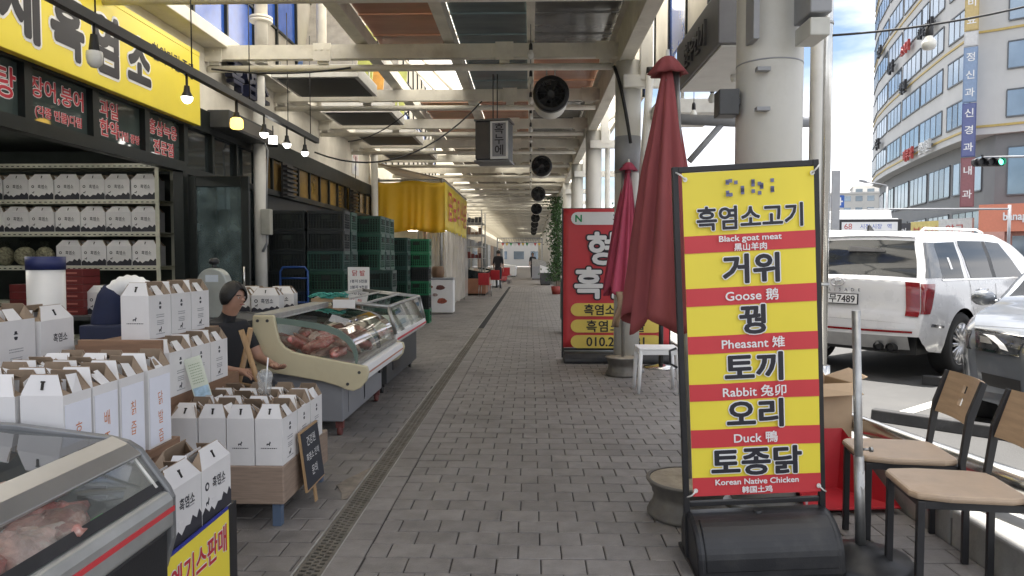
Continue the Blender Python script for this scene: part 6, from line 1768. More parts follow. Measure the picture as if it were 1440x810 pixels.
b = MB(); b.grid(lambda u, v: (XB-.04 + .05*math.sin(u*70+v*2) + .03*math.sin(u*31+3*v), Y0+.05+(Y1-Y0-.1)*u, 2.1 - 2.0*v), 140, 10); b.build('clear_curtain', m_vinyl, aw)
b = MB(); b.grid(lambda u, v: (-2.75+.55*u, Y0+.12 + .04*math.sin(u*22+v*2), 2.1 - 1.2*v), 30, 8); b.build('clear_curtain', m_vinyl, aw)
b = MB()
for (x, y) in ((XB-.1, Y0+.1), (XB-.1, Y1-.1), (XA+.05, Y0+.1)): b.cyl((x, y, 0), (x, y, 3.4), .035, n=10)
b.cyl((XA, Y0+.06, 3.34), (XB, Y0+.06, 3.34), .03, n=8); b.cyl((XB-.05, Y0, 3.34), (XB-.05, Y1, 3.34), .03, n=8); b.build('post', m_galv, aw)
b = MB(); b.grid(lambda u, v: (XA+(XB-XA)*u, Y0+(Y1-Y0)*v, 3.36+.42*(1-u)), 4, 4); b.build('roof_sheet', mat('stall_roof', (.3, .24, .18), .6, var=.2, scale=2), aw, solid=.02)
b = MB(); b.box(XA, Y0+1.6, 0, XA+.05, Y1, 2.6); b.box(XA+.1, Y1-.1, 0, XB-.3, Y1-.05, 2.6); b.build('back_wall', m_cream, aw)
b = MB(); b.box(-2.78, Y0+.5, 0, -2.70, Y0+.62, 2.2); b.build('brown_post', mat('brown_post', (.22, .08, .05), .6), aw)
b = MB(); b.cyl((-3.4, 18.6, 2.12), (-2.35, 18.6, 2.12), .022, n=8); b.build('tube_lamp', m_tube, aw)
# white chest with pictures
wf = thing('chest_freezer', 'white chest freezer with printed pictures of dishes at the awning stall', 'freezer', (-2.4, 17.75, 0))
MB().box(-.3, -.3, .04, .5, .05, .84).build('body', m_wht, wf, bev=.015)
MB().box(-.3, -.3, .845, .5, .05, .9).build('lid', m_grey, wf, bev=.01)
rpix = random.Random(3)
for i, (x, z, sx, sz) in enumerate(((-.1, .68, .1, .05), (.18, .66, .12, .06), (.05, .48, .07, .04), (.22, .33, .13, .07), (-.15, .38, .06, .08))):
    b = MB(); b.prism([(x+sx*math.cos(R(a))*(1+.2*math.sin(a)), z+sz*math.sin(R(a))) for a in range(0, 360, 30)], -.306, -.302, 'xz'); b.build('picture', mat('dish%d' % (i % 3), ((.3, .08, .05), (.14, .05, .04), (.4, .3, .28))[i % 3], .5, var=.4, scale=20), wf)
pt = thing('hanging_pot', 'brown earthen pot standing on the white chest freezer', 'pot', (-2.3, 17.6, .901))
b = MB(); b.lathe([(0, 0), (.13, 0), (.17, .12), (.15, .24), (.12, .28), (.0, .28)], 20); b.build('pot', mat('pot_brown', (.2, .12, .07), .6), pt)

# ------------------------------------------------------------------ light track above the shop front
tr = thing('light_track', 'long black lamp track on thin rods before the shop front', 'lamp track', (0, 0, 0))
b = MB(); b.box(-3.03, 3.2, 3.0, -2.97, 10.0, 3.07); b.build('rail', mat('track_grey', (.06, .063, .066), .45), tr)
for yy in (4.9, 6.3, 7.6, 8.8, 9.7): MB().cyl((-3.0, yy, 3.07), (-3.0, yy, 4.4), .006, n=6).build('rod', m_black, tr)
def track_lamp(y, z, kind, lab):
    t = thing('track_lamp', lab, 'lamp', (-3.0, y, z+.055)); t.scale = (.8, .8, .82)
    if kind == 'bulb':
        b = MB(); b.cyl((0, 0, .2), (0, 0, .30), .012, n=8); b.lathe([(.03, .2), (.035, .16), (.045, .08), (.045, .06)], 16); b.build('socket', m_black, t)
        b = MB(); b.lathe([(.062, .06), (.066, .04), (.066, .0), (.058, -.04), (.03, -.07), (0, -.075)], 20); b.build('globe', m_bulb, t)
        MB().lathe([(.067, .018), (.068, .014)], 20).build('ring', m_white, t)
    elif kind == 'yellow':
        b = MB(); b.cyl((0, 0, .09), (0, 0, .30), .02, n=8); b.lathe([(.03, .14), (.04, .1), (.05, .07)], 14); b.build('socket', m_black, t)
        b = MB(); b.lathe([(.05, .07), (.075, .05), (.08, .0), (.078, -.05), (.06, -.065), (0, -.067)], 18); b.build('globe', mat('lit_yellow', (1.0, .62, .1), .4, emit=.8, var=0), t)
    else:
        b = MB(); b.cyl((0, 0, .09), (0, 0, .30), .014, n=8); b.lathe([(.028, .16), (.035, .1), (.06, .05), (.062, .04)], 16); b.build('socket', m_black, t)
        b = MB(); b.lathe([(.06, .045), (.055, .01), (.03, -.02), (0, -.03)], 16); b.build('globe', mat('lit_white', (1, .97, .9), .4, emit=1.6, var=0), t)
track_lamp(4.88, 2.71, 'bulb', 'large unlit white bulb hanging before the yellow sign')
track_lamp(6.2, 2.71, 'spot', 'small lit lamp hanging before the end of the yellow sign')
track_lamp(7.25, 2.71, 'yellow', 'lit amber lamp on the black track')
track_lamp(8.0, 2.71, 'spot', 'lit white lamp next to the amber lamp')
track_lamp(8.75, 2.71, 'spot', 'lit white lamp second from the end of the track')
track_lamp(9.45, 2.71, 'spot', 'lit white lamp at the end of the track')
fl = thing('flood_lamp', 'small lit square flood lamp clipped below the track', 'lamp', (-3.1, 8.55, 2.80), rot=(R(-30), 0, R(20)))
MB().box(-.06, -.02, -.07, .06, .03, .07).build('housing', m_black, fl, bev=.006); MB().box(-.05, -.0235, -.06, .05, -.0205, .06).build('lens', MAT['lit_white'], fl)
MB().cyl((0, .01, .07), (0, .01, .24), .008, n=6).build('stem', m_black, fl)
# ------------------------------------------------------------------ curved corner building across the road
bb_ = thing('office_building', 'tall grey curved corner building with window bands and shop signs across the road', 'building', (0, 0, 0))
m_stone = mat('pale_stone', (.54, .54, .53), .7, var=.07, scale=.35, bump=.05); m_stone2 = mat('dark_stone', (.2, .205, .21), .65, var=.1, scale=.4)
m_bwin = mat('office_glass', (.27, .34, .41), .1, .6, var=.15, scale=.4, spec=.9, rnd=.25); m_mull = mat('mullion_grey', (.12, .13, .14), .5); m_gold = mat('gold_strip', (.5, .37, .12), .5)
# footprint of the upper block: far end -> corner -> right wing
FP = [(54, 104), (49.6, 102), (46.0, 97.5), (43.4, 91), (41.2, 84), (39.3, 77), (37.6, 70.3), (36.1, 63.8), (34.9, 57.3)]
CORN = (36.0, 56.6); RW = (50, 45.5)
Zov, FLH = 11.0, 3.65
NF = 9
def wallseg(p, q, z0, z1, off=0.0, th=.3):
    p = Vector((*p, 0)); q = Vector((*q, 0)); d = (q-p).normalized(); n = Vector((d.y, -d.x, 0))
    if n.dot(-p) < 0: n = -n
    a = p + n*off; c = q + n*off; e = c - n*th; f = a - n*th
    return [(a.x, a.y, z0), (c.x, c.y, z0), (e.x, e.y, z0), (f.x, f.y, z0), (a.x, a.y, z1), (c.x, c.y, z1), (e.x, e.y, z1), (f.x, f.y, z1)]
BF = [(0, 3, 2, 1), (4, 5, 6, 7), (0, 1, 5, 4), (1, 2, 6, 5), (2, 3, 7, 6), (3, 0, 4, 7)]
ztop = Zov + NF*FLH
b = MB(); poly = FP + [CORN, RW, (80, 60), (80, 100)]
b.prism([(x, y) for x, y in poly], Zov, ztop, 'xy'); b.build('core', m_stone, bb_)
inset = [(x+1.6, y+1.2) for x, y in FP]
b = MB(); b.prism(inset + [(CORN[0]+.35, CORN[1]+.4), (RW[0]+.3, RW[1]+.4), (79, 61), (79, 99)], -.02, Zov, 'xy'); b.build('lower_storeys', m_stone2, bb_)
def band(p, q, z0, z1, n, gap=.0, off=.06, lead=.25):
    """row of panes between two plan points, each pane a piece, with mullions"""
    p = Vector((*p, 0)); q = Vector((*q, 0)); L_ = (q-p).length; d = (q-p)/L_
    fr = MB()
    fr.add(wallseg((p+d*lead).xy[:], (q-d*lead).xy[:], z0-.12, z0, off+.06, .2), BF); fr.add(wallseg((p+d*lead).xy[:], (q-d*lead).xy[:], z1, z1+.1, off+.06, .2), BF)
    w = (L_-2*lead)/n
    for i in range(n+1):
        a = p + d*(lead+i*w-.04); c = p + d*(lead+i*w+.04); fr.add(wallseg(a.xy[:], c.xy[:], z0, z1, off+.025, .15), BF)
    fr.build('window_frame', m_mull, bb_)
    for i in range(n):
        a = p + d*(lead+i*w+.05); c = p + d*(lead+(i+1)*w-.05)
        m = MB(); m.add(wallseg(a.xy[:], c.xy[:], z0+.01, z1-.01, off, .15), BF); m.build('window_pane', m_bwin, bb_)
for k in range(NF):
    z0 = Zov + k*FLH + 1.25; z1 = z0 + 1.95
    for i in range(len(FP)-1): band(FP[i], FP[i+1], z0, z1, 4, lead=.2 if i not in (4, 7) else .5 if i == 4 else 1.0)
    band(CORN, (CORN[0]+11, CORN[1]-8.6), z0, z1, 6, lead=.7)
    g = MB()
    if k % 2 == 0:
        for i in range(len(FP)-1): g.add(wallseg(FP[i], FP[i+1], Zov+k*FLH+.55, Zov+k*FLH+.72, .09, .2), BF)
        g.add(wallseg(FP[-1], CORN, Zov+k*FLH+.55, Zov+k*FLH+.72, .09, .2), BF); g.add(wallseg(CORN, RW, Zov+k*FLH+.55, Zov+k*FLH+.72, .09, .2), BF); g.build('gold_strip', m_gold, bb_)
# facade of the lower storeys
for i in range(len(FP)-1):
    band(inset[i], inset[i+1], 6.9, 9.6, 4, off=.08, lead=.4); band(inset[i], inset[i+1], 2.6, 5.2, 4, off=.08, lead=.5)
band((CORN[0]+.35, CORN[1]+.4), (CORN[0]+11.3, CORN[1]-8.2), 6.3, 9.9, 6, off=.08, lead=.8)
# vertical stack of shop signs on the corner pier
TXB = Vector((CORN[0]-FP[-1][0], CORN[1]-FP[-1][1], 0)); angc = math.atan2(TXB.y, TXB.x)
cx_, cy_ = (FP[-1][0]+CORN[0])/2, (FP[-1][1]+CORN[1])/2
stk = [(30.5, 26.4, (.04, .045, .05), ''), (26.2, 21.8, (.06, .09, .33), '세무회계'), (21.6, 18.4, (.62, .42, .06), '비뇨'), (18.2, 14.6+3.0, (.5, .5, .5), ''), (17.4, 13.4+1.0, (.1, .2, .5), '정신과'), (14.2, 12.2, (.05, .08, .36), '신경과')]
z = 29.5
for h, colr, s in ((3.6, (.03, .035, .04), ''), (4.0, (.1, .13, .3), '세무회계'), (3.0, (.5, .38, .16), '비뇨'), (1.2, (.55, .55, .55), ''), (4.3, (.2, .28, .42), '정신과'), (4.2, (.09, .11, .26), '신경과'), (3.9, (.22, .08, .09), '내과')):
    nm = 'blade%d' % int(z*10)
    t = thing('blade_sign', 'upright %s shop sign board on the corner of the office building' % ({(.03, .035, .04): 'black', (.1, .13, .3): 'navy and white', (.5, .38, .16): 'yellow', (.55, .55, .55): 'pale grey', (.2, .28, .42): 'mid blue', (.09, .11, .26): 'dark blue', (.22, .08, .09): 'maroon'}[colr]), 'sign', (cx_-1.35, cy_-.2, z-h), angc)
    MB().box(-.47, -.12, .04, .47, .12, h-.04).build('board', mat(nm, colr, .5, var=.05), t)
    MB().box(-.4, -.14, .12, .4, -.122, h-.12).build('face', mat(nm+'f', tuple(min(1, c*1.1+.03) for c in colr), .5, var=.1), t)
    for i, ch in enumerate(s): text(t, ch, .72, m_wht, (0, -.16, h-.12-(i+.5)*(h-.24)/len(s)), ext=.01, bold=.01)
    z -= h
# lettering signs along the curved facade (seen edge-on), and window lettering
rs = random.Random(8)
def facade_text(i, f, z, s, size, m, lab):
    p = Vector((*FP[i], 0)).lerp(Vector((*FP[i+1], 0)), f); d = Vector((*FP[i+1], 0)) - Vector((*FP[i], 0))
    ang = math.atan2(d.y, d.x); n = Vector((d.y, -d.x, 0)).normalized()
    if n.dot(-p) < 0: n = -n
    p = p + n*.5
    t = thing('facade_sign', lab, 'sign', (p.x, p.y, z), ang)
    text(t, s, size, m, (0, 0, 0), ext=.12, bold=.01)
    MB().box(-size*len(s)*.5, .12, -.1, size*len(s)*.5, .2, .1).build('rail', m_mull, t)
m_sb = mat('sign_black', (.03, .03, .035), .5); m_sw = mat('sign_white', (.7, .7, .7), .5); m_sr = mat('sign_red', (.5, .08, .07), .5)
for i, f, k, s, size, m, lab in ((6, .5, 0.16, '한의원', 1.2, m_sw, 'white letters on the overhang of the office building'), (5, .7, .18, '피부과', 1.3, m_sr, 'red letters on the overhang of the office building'), (5, .3, 2.15, '학원', 1.4, m_sb, 'black letters above the third window band'), (6, .4, 3.15, '치과의원', 1.2, m_sb, 'black letters on the fourth storey of the office block'), (4, .5, 3.1, '내과', 1.5, m_sb, 'dark letters beside the red letters high on the curve'), (5, .4, 3.2, '소아과', 1.2, m_sr, 'red letters high on the curved office facade'), (3, .5, 1.1, '약국', 1.5, m_sb, 'dark letters low on the far end of the office building'), (3, .5, 4.1, '의원', 1.4, m_sb, 'dark letters high at the far end of the office building')):
    facade_text(i, f, Zov + k*FLH, s, size, m, lab)
wl = thing('window_sign', 'pale lettering in an upper window of the office building right wing', 'sign', (CORN[0]+6.2, CORN[1]-4.85-.35, 24.0), math.atan2(-8.6, 11))
wl.location.z = Zov + 3*FLH + 2.2
text(wl, '리즈', 1.5, m_sw, (0, 0, 0), ext=.01); MB().box(-1.4, .02, -.9, 1.4, .05, -.8).build('sill', m_mull, wl)
# coral shop at the foot of the building
cs = thing('coral_shop', 'coral coloured corner cafe with white lettering at the foot of the office building', 'shop', (33.1, 53.6, -.02), math.atan2(-8.6, 11))
m_coral = mat('coral', (.68, .24, .15), .55, var=.05)
b = MB(); b.box(0, 0, 3.3, 15, 5, 5.3); b.build('fascia', m_coral, cs)
b = MB(); b.box(0, 0, 0, 1.6, 5, 3.3); b.box(1.6, 1.0, 0, 15, 5, 3.3); b.build('wall', mat('coral_pink', (.62, .33, .27), .6), cs)
for i in range(4): MB().box(2+i*3, .98, .6, 4.7+i*3, .999, 3.0).build('pane', m_bwin, cs)
text(cs, 'banapresso', .78, m_wht, (2.9, -.06, 4.3), bold=.02, ext=.04, sx=.8)
# neighbouring shop signs left of the cafe
for i, (cc, s) in enumerate((((.6, .6, .58), '약국'), ((.66, .55, .2), '부동산'), ((.05, .05, .06), '안경'))):
    t = thing('shop_board', 'small %s shop board beside the coral cafe' % ('white', 'yellow', 'black')[i], 'sign', (CORN[0]-1.9-i*.15, CORN[1]+1.5+i*4.0, 2.7), R(105))
    MB().box(-1.6, -.1, 0, 1.6, .1, 1.8).build('board', mat('sboard%d' % i, cc, .5), t); text(t, s, 1.0, m_sr if i < 2 else m_wht, (0, .13, .9), (R(90), 0, R(180)), ext=.01)
    MB().box(-1.5, -.05, -2.72, -1.4, .05, 0).build('post', m_mull, t); MB().box(1.4, -.05, -2.72, 1.5, .05, 0).build('post', m_mull, t)

# ------------------------------------------------------------------ far white apartment blocks and low town
def block(name, x, y, w, d, h, colr, lab, nx, nz, rz=0, grp=None):
    t = thing(name, lab, 'building', (x, y, -.02), rz, grp)
    m = mat('bl%d' % int(x*10+y), colr, .75, var=.06, scale=.3)
    MB().box(-w/2, 0, 0, w/2, d, h).build('wall', m, t); MB().box(-w/2-.2, -.2, h, w/2+.2, d+.2, h+.5).build('parapet', m, t)
    pane = MB().box(-.5, -.06, -.5, .5, -.005, .5).mesh('window', m_bwin)
    for i in range(nx):
        for k in range(nz):
            inst(pane, 'window', t, (-w/2+(i+.5)*w/nx, 0, (k+.6)*h/nz), (0, 0, 0), (w/nx*.6, 1, h/nz*.45))
    return t
block('apartment_block', 87, 195, 17, 12, 18.5, (.55, .54, .51), 'white apartment block far beyond the road', 6, 6, R(-20))
block('apartment_block', 98, 205, 12, 12, 21.5, (.6, .59, .57), 'taller pale block with stair tower behind the white apartment block', 4, 7, R(-20))
block('apartment_block', 70, 210, 18, 12, 11, (.45, .42, .38), 'low beige block left of the white apartment block', 6, 4, R(-10))
for i, (x, w, h) in enumerate(((44, 20, 9), (22, 20, 7.5), (2, 18, 8.5))):
    block('town_house', x, 190+i*6, w, 10, h, ((.42, .4, .37), (.5, .47, .42), (.38, .38, .38))[i], ('grey town building seen between the columns', 'cream town building seen between the columns', 'dark grey town building past the arcade end')[i], 7, 3)

# ------------------------------------------------------------------ city bus behind the white car
bs = thing('city_bus', 'white city bus with roof unit and route display behind the white car', 'bus', (12.6, 27.0, -.02), R(-4))
b = MB(); b.prism([(-1.24, .35), (1.24, .35), (1.25, 2.3), (1.2, 2.75), (1.08, 2.88), (-1.08, 2.88), (-1.2, 2.75), (-1.25, 2.3)], 0, 11, 'xz'); b.build('body', m_carw, bs, bev=.03)
b = MB(); b.prism([(-1.05, 2.885), (1.05, 2.885), (1.0, 3.22), (-1.0, 3.22)], .4, 3.6, 'xz'); b.build('roof_unit', m_wht, bs, bev=.05)
MB().box(-1.15, -.03, 1.0, 1.15, -.005, 2.32).build('windscreen', m_cglass, bs)
MB().box(-1.2, -.04, 2.35, 1.2, -.006, 2.84).build('display_frame', m_black, bs); MB().box(-.95, -.055, 2.42, 1.05, -.041, 2.74).build('route_display', m_wht, bs)
text(bs, '68', .3, m_sr, (-.72, -.06, 2.58), ext=.004); 
for i, (xx, s) in enumerate(((.1, '시청 시장'), (.75, '역'))): text(bs, s, .2, (mat('bus_blue', (.05, .12, .5), .5)), (xx, -.06, 2.58), ext=.004)
for sx in (-1.05, 1.05):
    for yy in (1.8, 8.5): b = MB(); b.cyl((sx-.13, yy, .48), (sx+.13, yy, .48), .48, n=24); b.build('wheel', m_rubber, bs)
for k in range(6):
    for sx in (-1, 1): MB().box(sx*1.256-.004, .6+k*1.7, 1.15, sx*1.256+.004, 2.0+k*1.7, 2.25).build('side_window', m_cglass, bs)
# ------------------------------------------------------------------ street furniture
tl = thing('traffic_light', 'horizontal black traffic light with green lit on a long arm', 'traffic light', (15.25, 24.2, 0))
b = MB(); b.cyl((3.4, 0, -.02), (3.4, 0, 4.9), .09, n=14); b.build('pole', m_grey, tl); b = MB(); b.cyl((-.2, 0, 4.72), (3.4, 0, 4.78), .04, n=10); b.build('arm', m_grey, tl)
b = MB(); b.prism([(-.5, 4.42), (.38, 4.42), (.47, 4.5), (.47, 4.62), (.38, 4.68), (-.5, 4.68), (-.58, 4.62), (-.58, 4.5)], -.12, .06, 'xz'); b.build('housing', m_black, tl, bev=.02)
for i, (dx, m) in enumerate(((-.38, m_dkgrey), (-.06, m_dkgrey), (.26, mat('lit_green', (.1, .9, .5), .4, emit=1.2, var=0)))):
    b = MB(); b.cyl((dx, -.14, 4.55), (dx, -.125, 4.55), .10, n=18); b.build('lens', m, tl); b = MB(); b.cyl((dx, -.26, 4.56), (dx, -.12, 4.56), .125, n=18, caps=False); b.build('visor', m_black, tl)
bsn = thing('road_sign', 'blue triangular road sign beside the traffic light', 'sign', (17.2, 24.1, 0))
b = MB(); b.prism([(0, 5.05), (-.75, 4.2), (.75, 4.2)], -.03, .0, 'xz'); b.build('plate', mat('sign_blue', (.03, .11, .42), .4), bsn); b = MB(); b.prism([(0, 4.95), (-.6, 4.27), (.6, 4.27)], -.036, -.031, 'xz'); b.build('inner', m_wht, bsn)
b = MB(); b.prism([(0, 4.88), (-.5, 4.31), (.5, 4.31)], -.042, -.037, 'xz'); b.build('symbol', MAT['sign_blue'], bsn)
b = MB(); b.cyl((0, .1, -.02), (0, .1, 5.0), .05, n=10); b.box(-.03, 0, 4.4, .03, .1, 4.5); b.build('pole', m_grey, bsn)
lp = thing('street_lamp', 'grey street lamp with a long curved arm beyond the bus', 'street lamp', (24.6, 50, -.02))
b = MB(); b.cyl((0, 0, 0), (0, 0, 6.3), .1, .07, n=10); b.build('pole', m_grey, lp); b = MB(); b.tube([(0, 0, 6.2), (-.05, 0, 6.38), (-.6, 0, 6.5), (-1.6, 0, 6.62)], .05, 8); b.build('arm', m_grey, lp); b = MB(); b.prism([(-1.5, 6.58), (-2.0, 6.7), (-1.9, 6.78), (-1.4, 6.7)], -.12, .12, 'xz'); b.build('head', m_grey, lp)
hz = thing('signal_gantry', 'thin grey horizontal gantry arm over the road beyond the bus', 'gantry', (20.5, 44, -.02))
b = MB(); b.cyl((0, 0, 4.35), (8.5, 0, 4.35), .06, n=8); b.cyl((8.5, 0, 0), (8.5, 0, 4.6), .09, n=10); b.build('arm', m_grey, hz)
cs2 = thing('crossing_sign', 'small square blue sign with white bars beyond the stainless pipes', 'sign', (8.5, 20, 0))
b = MB(); b.cyl((0, .05, -.02), (0, .05, 3.1), .04, n=8); b.build('pole', m_grey, cs2); MB().box(-.18, 0, 2.78, .18, .02, 3.12).build('plate', MAT['sign_blue'], cs2)
b = MB(); b.box(-.09, -.006, 2.84, -.05, -.001, 3.06); b.box(.05, -.006, 2.84, .09, -.001, 3.06); b.box(-.14, -.0062, 2.93, -.091, -.001, 2.97); b.box(.091, -.0062, 2.93, .14, -.001, 2.97); b.build('symbol', m_wht, cs2)
gb = thing('grey_sign_back', 'tall grey sign board edge standing behind the stainless pipes', 'sign', (6.42, 15, 0))
MB().box(-.16, 0, 1.6, .0, .05, 3.2).build('board', m_grey, gb); MB().cyl((-.05, .08, -.02), (-.05, .08, 3.0), .03, n=8).build('pole', m_grey, gb)

# ------------------------------------------------------------------ trees past the car park
m_leaf = mat('foliage', (.05, .095, .03), .6, var=.45, scale=2.5, island=.4, transl=.25); m_bark = mat('bark', (.09, .065, .045), .9, var=.3)
def tree(x, y, h, r, seed, lab):
    t = thing('street_tree', lab, 'tree', (x, y, -.02), 0, 'street trees beyond the car park'); rt = random.Random(seed)
    b = MB(); b.tube([(0, 0, 0), (.1, 0, h*.35), (0, .1, h*.7)], .2, 8, radii=[.2, .14, .06])
    for i in range(6):
        a = rt.uniform(0, 6.28); z0 = h*rt.uniform(.35, .6); b.tube([(0.05, 0, z0), (r*.5*math.cos(a), r*.5*math.sin(a), z0+h*.15), (r*.8*math.cos(a), r*.8*math.sin(a), z0+h*.28)], .06, 6, radii=[.07, .04, .015])
    b.build('trunk', m_bark, t)
    b = MB()
    cl = [(Vector((rt.gauss(0, r*.5), rt.gauss(0, r*.5), h*.68+rt.gauss(0, h*.13))), rt.uniform(.35, .75)) for _ in range(26)]
    for _ in range(2600):
        c, s = rt.choice(cl); p = c + Vector((rt.gauss(0, s), rt.gauss(0, s), rt.gauss(0, s*.7)))*.8
        e = Euler((rt.uniform(0, 6), rt.uniform(0, 6), 0)).to_matrix(); q = .14
        b.add([p + e @ Vector(v) for v in ((-q, 0, 0), (0, -q*.5, 0), (q, 0, 0), (0, q*.5, 0))], [(0, 1, 2, 3)])
    b.build('crown', m_leaf, t)
for i, (x, y, h, r) in enumerate(((9.5, 60, 6, 2.2), (14, 70, 6.5, 2.4), (20, 82, 7, 2.6), (6.0, 75, 6, 2.2))): tree(x, y, h, r, 40+i, 'leafy street tree standing beyond the parked cars')

# ------------------------------------------------------------------ far end of the arcade
m_vine = mat('vine', (.045, .10, .03), .6, var=.4, scale=6, island=.4, transl=.2)
vn = thing('climbing_plant', 'green climbing plant hanging on a column far down the walkway', 'plant', (.98, 27.2, 0)); rv = random.Random(6)
b = MB()
for _ in range(2600):
    z = rv.uniform(.5, 3.7); w = .10+.12*math.sin(z*2.1)**2; p = Vector((rv.gauss(0, w), rv.gauss(0, .15), z)); e = Euler((rv.uniform(0, 6), rv.uniform(0, 6), 0)).to_matrix(); q = rv.uniform(.03, .055)
    b.add([p + e @ Vector(v) for v in ((-q, 0, 0), (0, -q*.6, 0), (q, 0, 0), (0, q*.6, 0))], [(0, 1, 2, 3)])
b.build('foliage', m_vine, vn); b = MB(); b.tube([(0, 0, .25), (.05, 0, 1.5), (-.03, 0, 3.6)], .02, 6); b.build('stem', m_bark, vn); b = MB(); b.lathe([(0, 0), (.15, 0), (.2, .3), (.18, .3), (0, .27)], 16); b.build('pot', mat('red_pot', (.3, .05, .04), .5), vn)
gc = thing('green_cabinet', 'dark green cabinet on wheels beyond the red banner', 'cabinet', (.66, 12.9, 0))
MB().box(-.1, 0, .25, .18, .5, 1.02).build('body', mat('green_cab', (.03, .1, .075), .5), gc, bev=.015); MB().box(-.1, .02, 1.021, .18, .48, 1.06).build('lid', m_white, gc); b = MB()
for sx in (-.06, .14):
    for sy in (.06, .44): b.cyl((sx-.015, sy, .12), (sx+.015, sy, .12), .12, n=14); b.box(sx-.012, sy-.012, .2, sx+.012, sy+.012, .25)
b.build('wheel', m_rubber, gc)
yb_ = thing('yellow_flag', 'small yellow cloth sign hanging on a column beyond the red banner', 'cloth', (.86, 13.2, 1.45))
b = MB(); b.grid(lambda u, v: (-.08+.16*u, .01*math.sin(u*8+v*4), .75-.75*v), 6, 8); b.build('cloth', m_tarp2, yb_, solid=.004); b = MB(); b.cyl((-.1, 0, .76), (.3, .0, .76), .01, n=6); b.build('rod', m_galv, yb_)
# shop front beyond the awning stall, and its clutter
w2 = thing('market_wall', 'long dim shop wall beyond the awning stall', 'wall', (0, 0, 0))
b = MB(); b.box(-4.25, 24.3, -.01, -4.0, 108, 3.4); b.build('wall', mat('dim_plaster', (.42, .38, .32), .8, var=.2, scale=1.2), w2)
for k in range(14):
    MB().box(-3.998, 25+k*5.8, .02, -3.95, 29.6+k*5.8, 2.6).build('shutter', (m_low, m_trans, m_brown)[k % 3], w2)
def counter(x, y, w, l, h, m, top, lab, grp=None):
    t = thing('market_counter', lab, 'counter', (x, y, 0), 0, grp)
    MB().box(-w/2, 0, .06, w/2, l, h*.62).build('base', m, t, bev=.01); b = MB(); b.prism([(-w/2, h*.62), (w/2+.05, h*.62), (w/2-.05, h*.85), (-w/2, h)], .02, l-.02, 'xz'); b.build('display', top, t)
    b = MB()
    for sx in (-w/2+.05, w/2-.05): b.box(sx-.03, .05, 0, sx+.03, l-.05, .06)
    b.build('plinth', m_black, t); return t
counter(-2.1, 26.2, .9, 3.2, 1.0, mat('terracotta_panel', (.3, .14, .08), .6), m_darkglass, 'dark glazed counter with terracotta base beyond the awning stall')
counter(-2.0, 33, .9, 3, .95, m_wht, m_darkglass, 'white based glazed counter further along the left side', )
counter(-1.9, 41, .9, 4, .9, m_red, m_wht, 'red counter with white top far along the left side')
counter(-1.6, 52, 1.0, 4, .9, m_wht, m_wht, 'white table counter near the end of the walkway')
counter(.55, 45, .9, 2.4, 1.35, m_grey, m_galv, 'grey vending counter on the right side near the end of the walkway')
counter(.75, 36, .5, 1.6, 1.0, m_dkgrey, m_wht, 'dark cabinet with white top beside the climbing plant')
def plastic_chair(x, y, z, rz, lab):
    t = thing('plastic_chair', lab, 'chair', (x, y, z), rz, 'red plastic chairs')
    b = MB(); b.box(-.2, -.2, .42, .2, .2, .45); b.build('seat', m_redpl, t, bev=.01); b = MB(); b.box(-.2, .18, .45, .2, .21, .85); b.build('backrest', m_redpl, t, bev=.02)
    for sx, sy in ((-.17, -.17), (.17, -.17), (-.17, .17), (.17, .17)): b = MB(); b.cyl((sx, sy, .42), (sx*1.15, sy*1.15, 0), .015, n=6); b.build('leg', m_galv, t)
    return t
for i, (x, y) in enumerate(((-1.62, 25.3), (-1.5, 31.0), (-1.35, 37.5), (-1.3, 39.5))): plastic_chair(x, y, 0, R(170), 'red plastic chair in front of the far counters')
# shelves of goods hanging above the far counters
gs = thing('goods_rack', 'grey wire rack of goods above the far counters', 'rack', (-2.2, 27.0, 0)); b = MB()
for (x, y) in ((-.35, 0), (.35, 0), (-.35, 2), (.35, 2)): b.cyl((x, y, 0), (x, y, 3.2), .025, n=6)
b.build('post', m_galv, gs)
for k, zz in enumerate((1.35, 1.8, 2.25, 2.7)):
    MB().box(-.38, 0, zz, .38, 2, zz+.02).build('shelf', m_galv, gs); b = MB(); rk_ = random.Random(k)
    for i in range(5): x0 = -.34+i*.14; b.box(x0, .05, zz+.021, x0+.11, .35, zz+.1+rk_.uniform(.0, .22))
    b.build('goods', (m_mar, m_grey, m_brown, m_dkgrey)[k], gs)
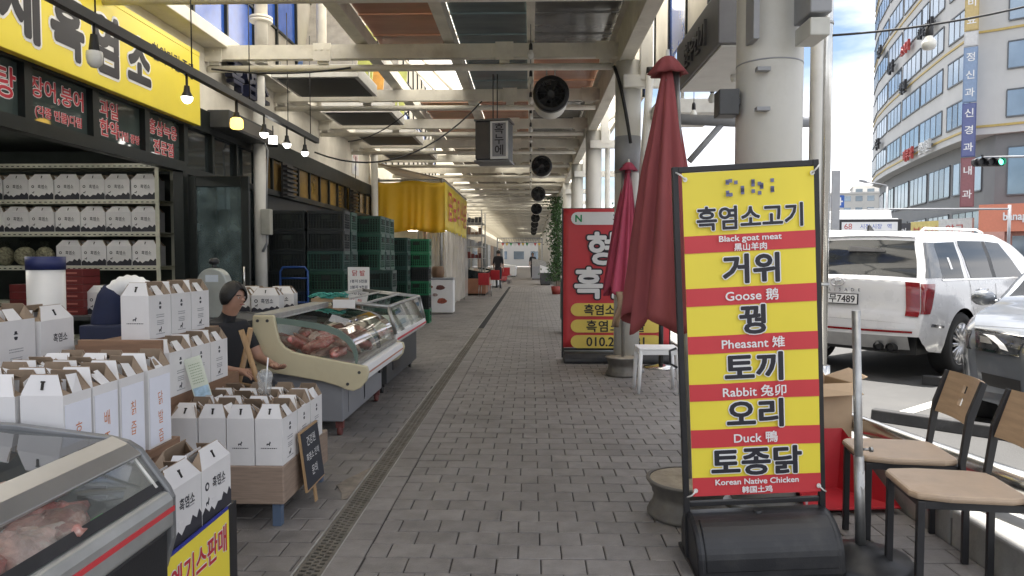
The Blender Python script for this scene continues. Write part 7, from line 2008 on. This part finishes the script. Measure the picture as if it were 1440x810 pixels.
# people far down the walkway
def standing(x, y, rz, lab, sh, tr_, seed):
    J = {'pel': ((0, 0, .92), (.11, .15)), 'sp': ((0, 0, 1.12), (.10, .14)), 'ch': ((0, 0, 1.32), (.115, .165)), 'nk0': ((.0, 0, 1.46), .06), 'nk': ((.01, 0, 1.51), .05), 'h0': ((.02, 0, 1.57), (.075, .07)), 'h1': ((.03, 0, 1.64), (.09, .078)), 'h2': ((.025, 0, 1.69), (.07, .062))}
    Bn = [('pel', 'sp'), ('sp', 'ch'), ('ch', 'nk0'), ('nk0', 'nk'), ('nk', 'h0'), ('h0', 'h1'), ('h1', 'h2')]; Rg = {('nk0', 'nk'): 2, ('nk', 'h0'): 2, ('h0', 'h1'): 2, ('h1', 'h2'): 2}
    for sg, pre in ((-1, 'r'), (1, 'l')):
        J[pre+'sh'] = ((0, sg*.175, 1.40), .06); J[pre+'el'] = ((-.02, sg*.22, 1.12), .043); J[pre+'wr'] = ((.08, sg*.21, .89), .028)
        Bn += [('ch', pre+'sh'), (pre+'sh', pre+'el'), (pre+'el', pre+'wr')]; Rg[(pre+'el', pre+'wr')] = 2
        hand_joints(J, Bn, Rg, pre+'wr', J[pre+'wr'][0], (.25, 0, -1), (1, 0, .2), .4, pre)
        st_ = .12*sg
        J[pre+'hp'] = ((0, sg*.09, .88), .095); J[pre+'kn'] = ((.03+st_*.5, sg*.1, .48), .062); J[pre+'an'] = ((st_, sg*.1, .08), .042); J[pre+'to'] = ((.13+st_, sg*.11, .04), .038)
        Bn += [('pel', pre+'hp'), (pre+'hp', pre+'kn'), (pre+'kn', pre+'an'), (pre+'an', pre+'to')]
        for q in ((pre+'hp', pre+'kn'), (pre+'kn', pre+'an'), (pre+'an', pre+'to'), ('pel', pre+'hp')): Rg[q] = 1
    o = skin_body('person', J, Bn, lab, (x, y, 0), rz, sh, tr_, m_skin, Rg); add_head(o, (.035, 0, 1.615), .092); return o
standing(-1.45, 32.0, R(80), 'person in black standing among the far counters on the left', m_tee, m_jean, 1)
standing(.15, 48.5, R(-100), 'person in dark clothes standing near the end of the walkway', m_jean, m_tee, 2)
# end of the arcade: lattice beam, pennants, bright street beyond
eb = thing('end_gantry', 'lattice beam closing the far end of the arcade', 'beam', (0, 0, 0)); b = MB()
b.box(-2.9, 62, 2.65, 1.0, 62.08, 2.72); b.box(-2.9, 62, 3.05, 1.0, 62.08, 3.12)
for i in range(27): b.cyl((-2.9+i*.15, 62.04, 2.72), (-2.82+i*.15, 62.04, 3.05), .02, n=5)
b.box(-2.95, 62, 0, -2.85, 62.1, 3.12); b.box(.95, 62, 0, 1.05, 62.1, 3.12); b.build('lattice', m_grey, eb)
for i in range(10):
    o = MB().prism([(-.13, 0), (.13, 0), (0, -.28)], -.005, .005, 'xz').build('pennant', mat('pennant%d' % (i % 4), ((.5, .05, .05), (.7, .5, .05), (.05, .35, .1), (.7, .7, .7))[i % 4], .7), None, (-2.4+i*.35, 61.9, 2.645)); tag(o, ('red', 'yellow', 'green', 'white')[i % 4] + ' pennant hung under the lattice beam at the arcade end', 'pennant', 'pennants at the arcade end')
block('street_house', -2, 122, 26, 10, 9, (.5, .48, .44), 'pale building closing the view past the arcade end', 9, 3)
finish_texts()
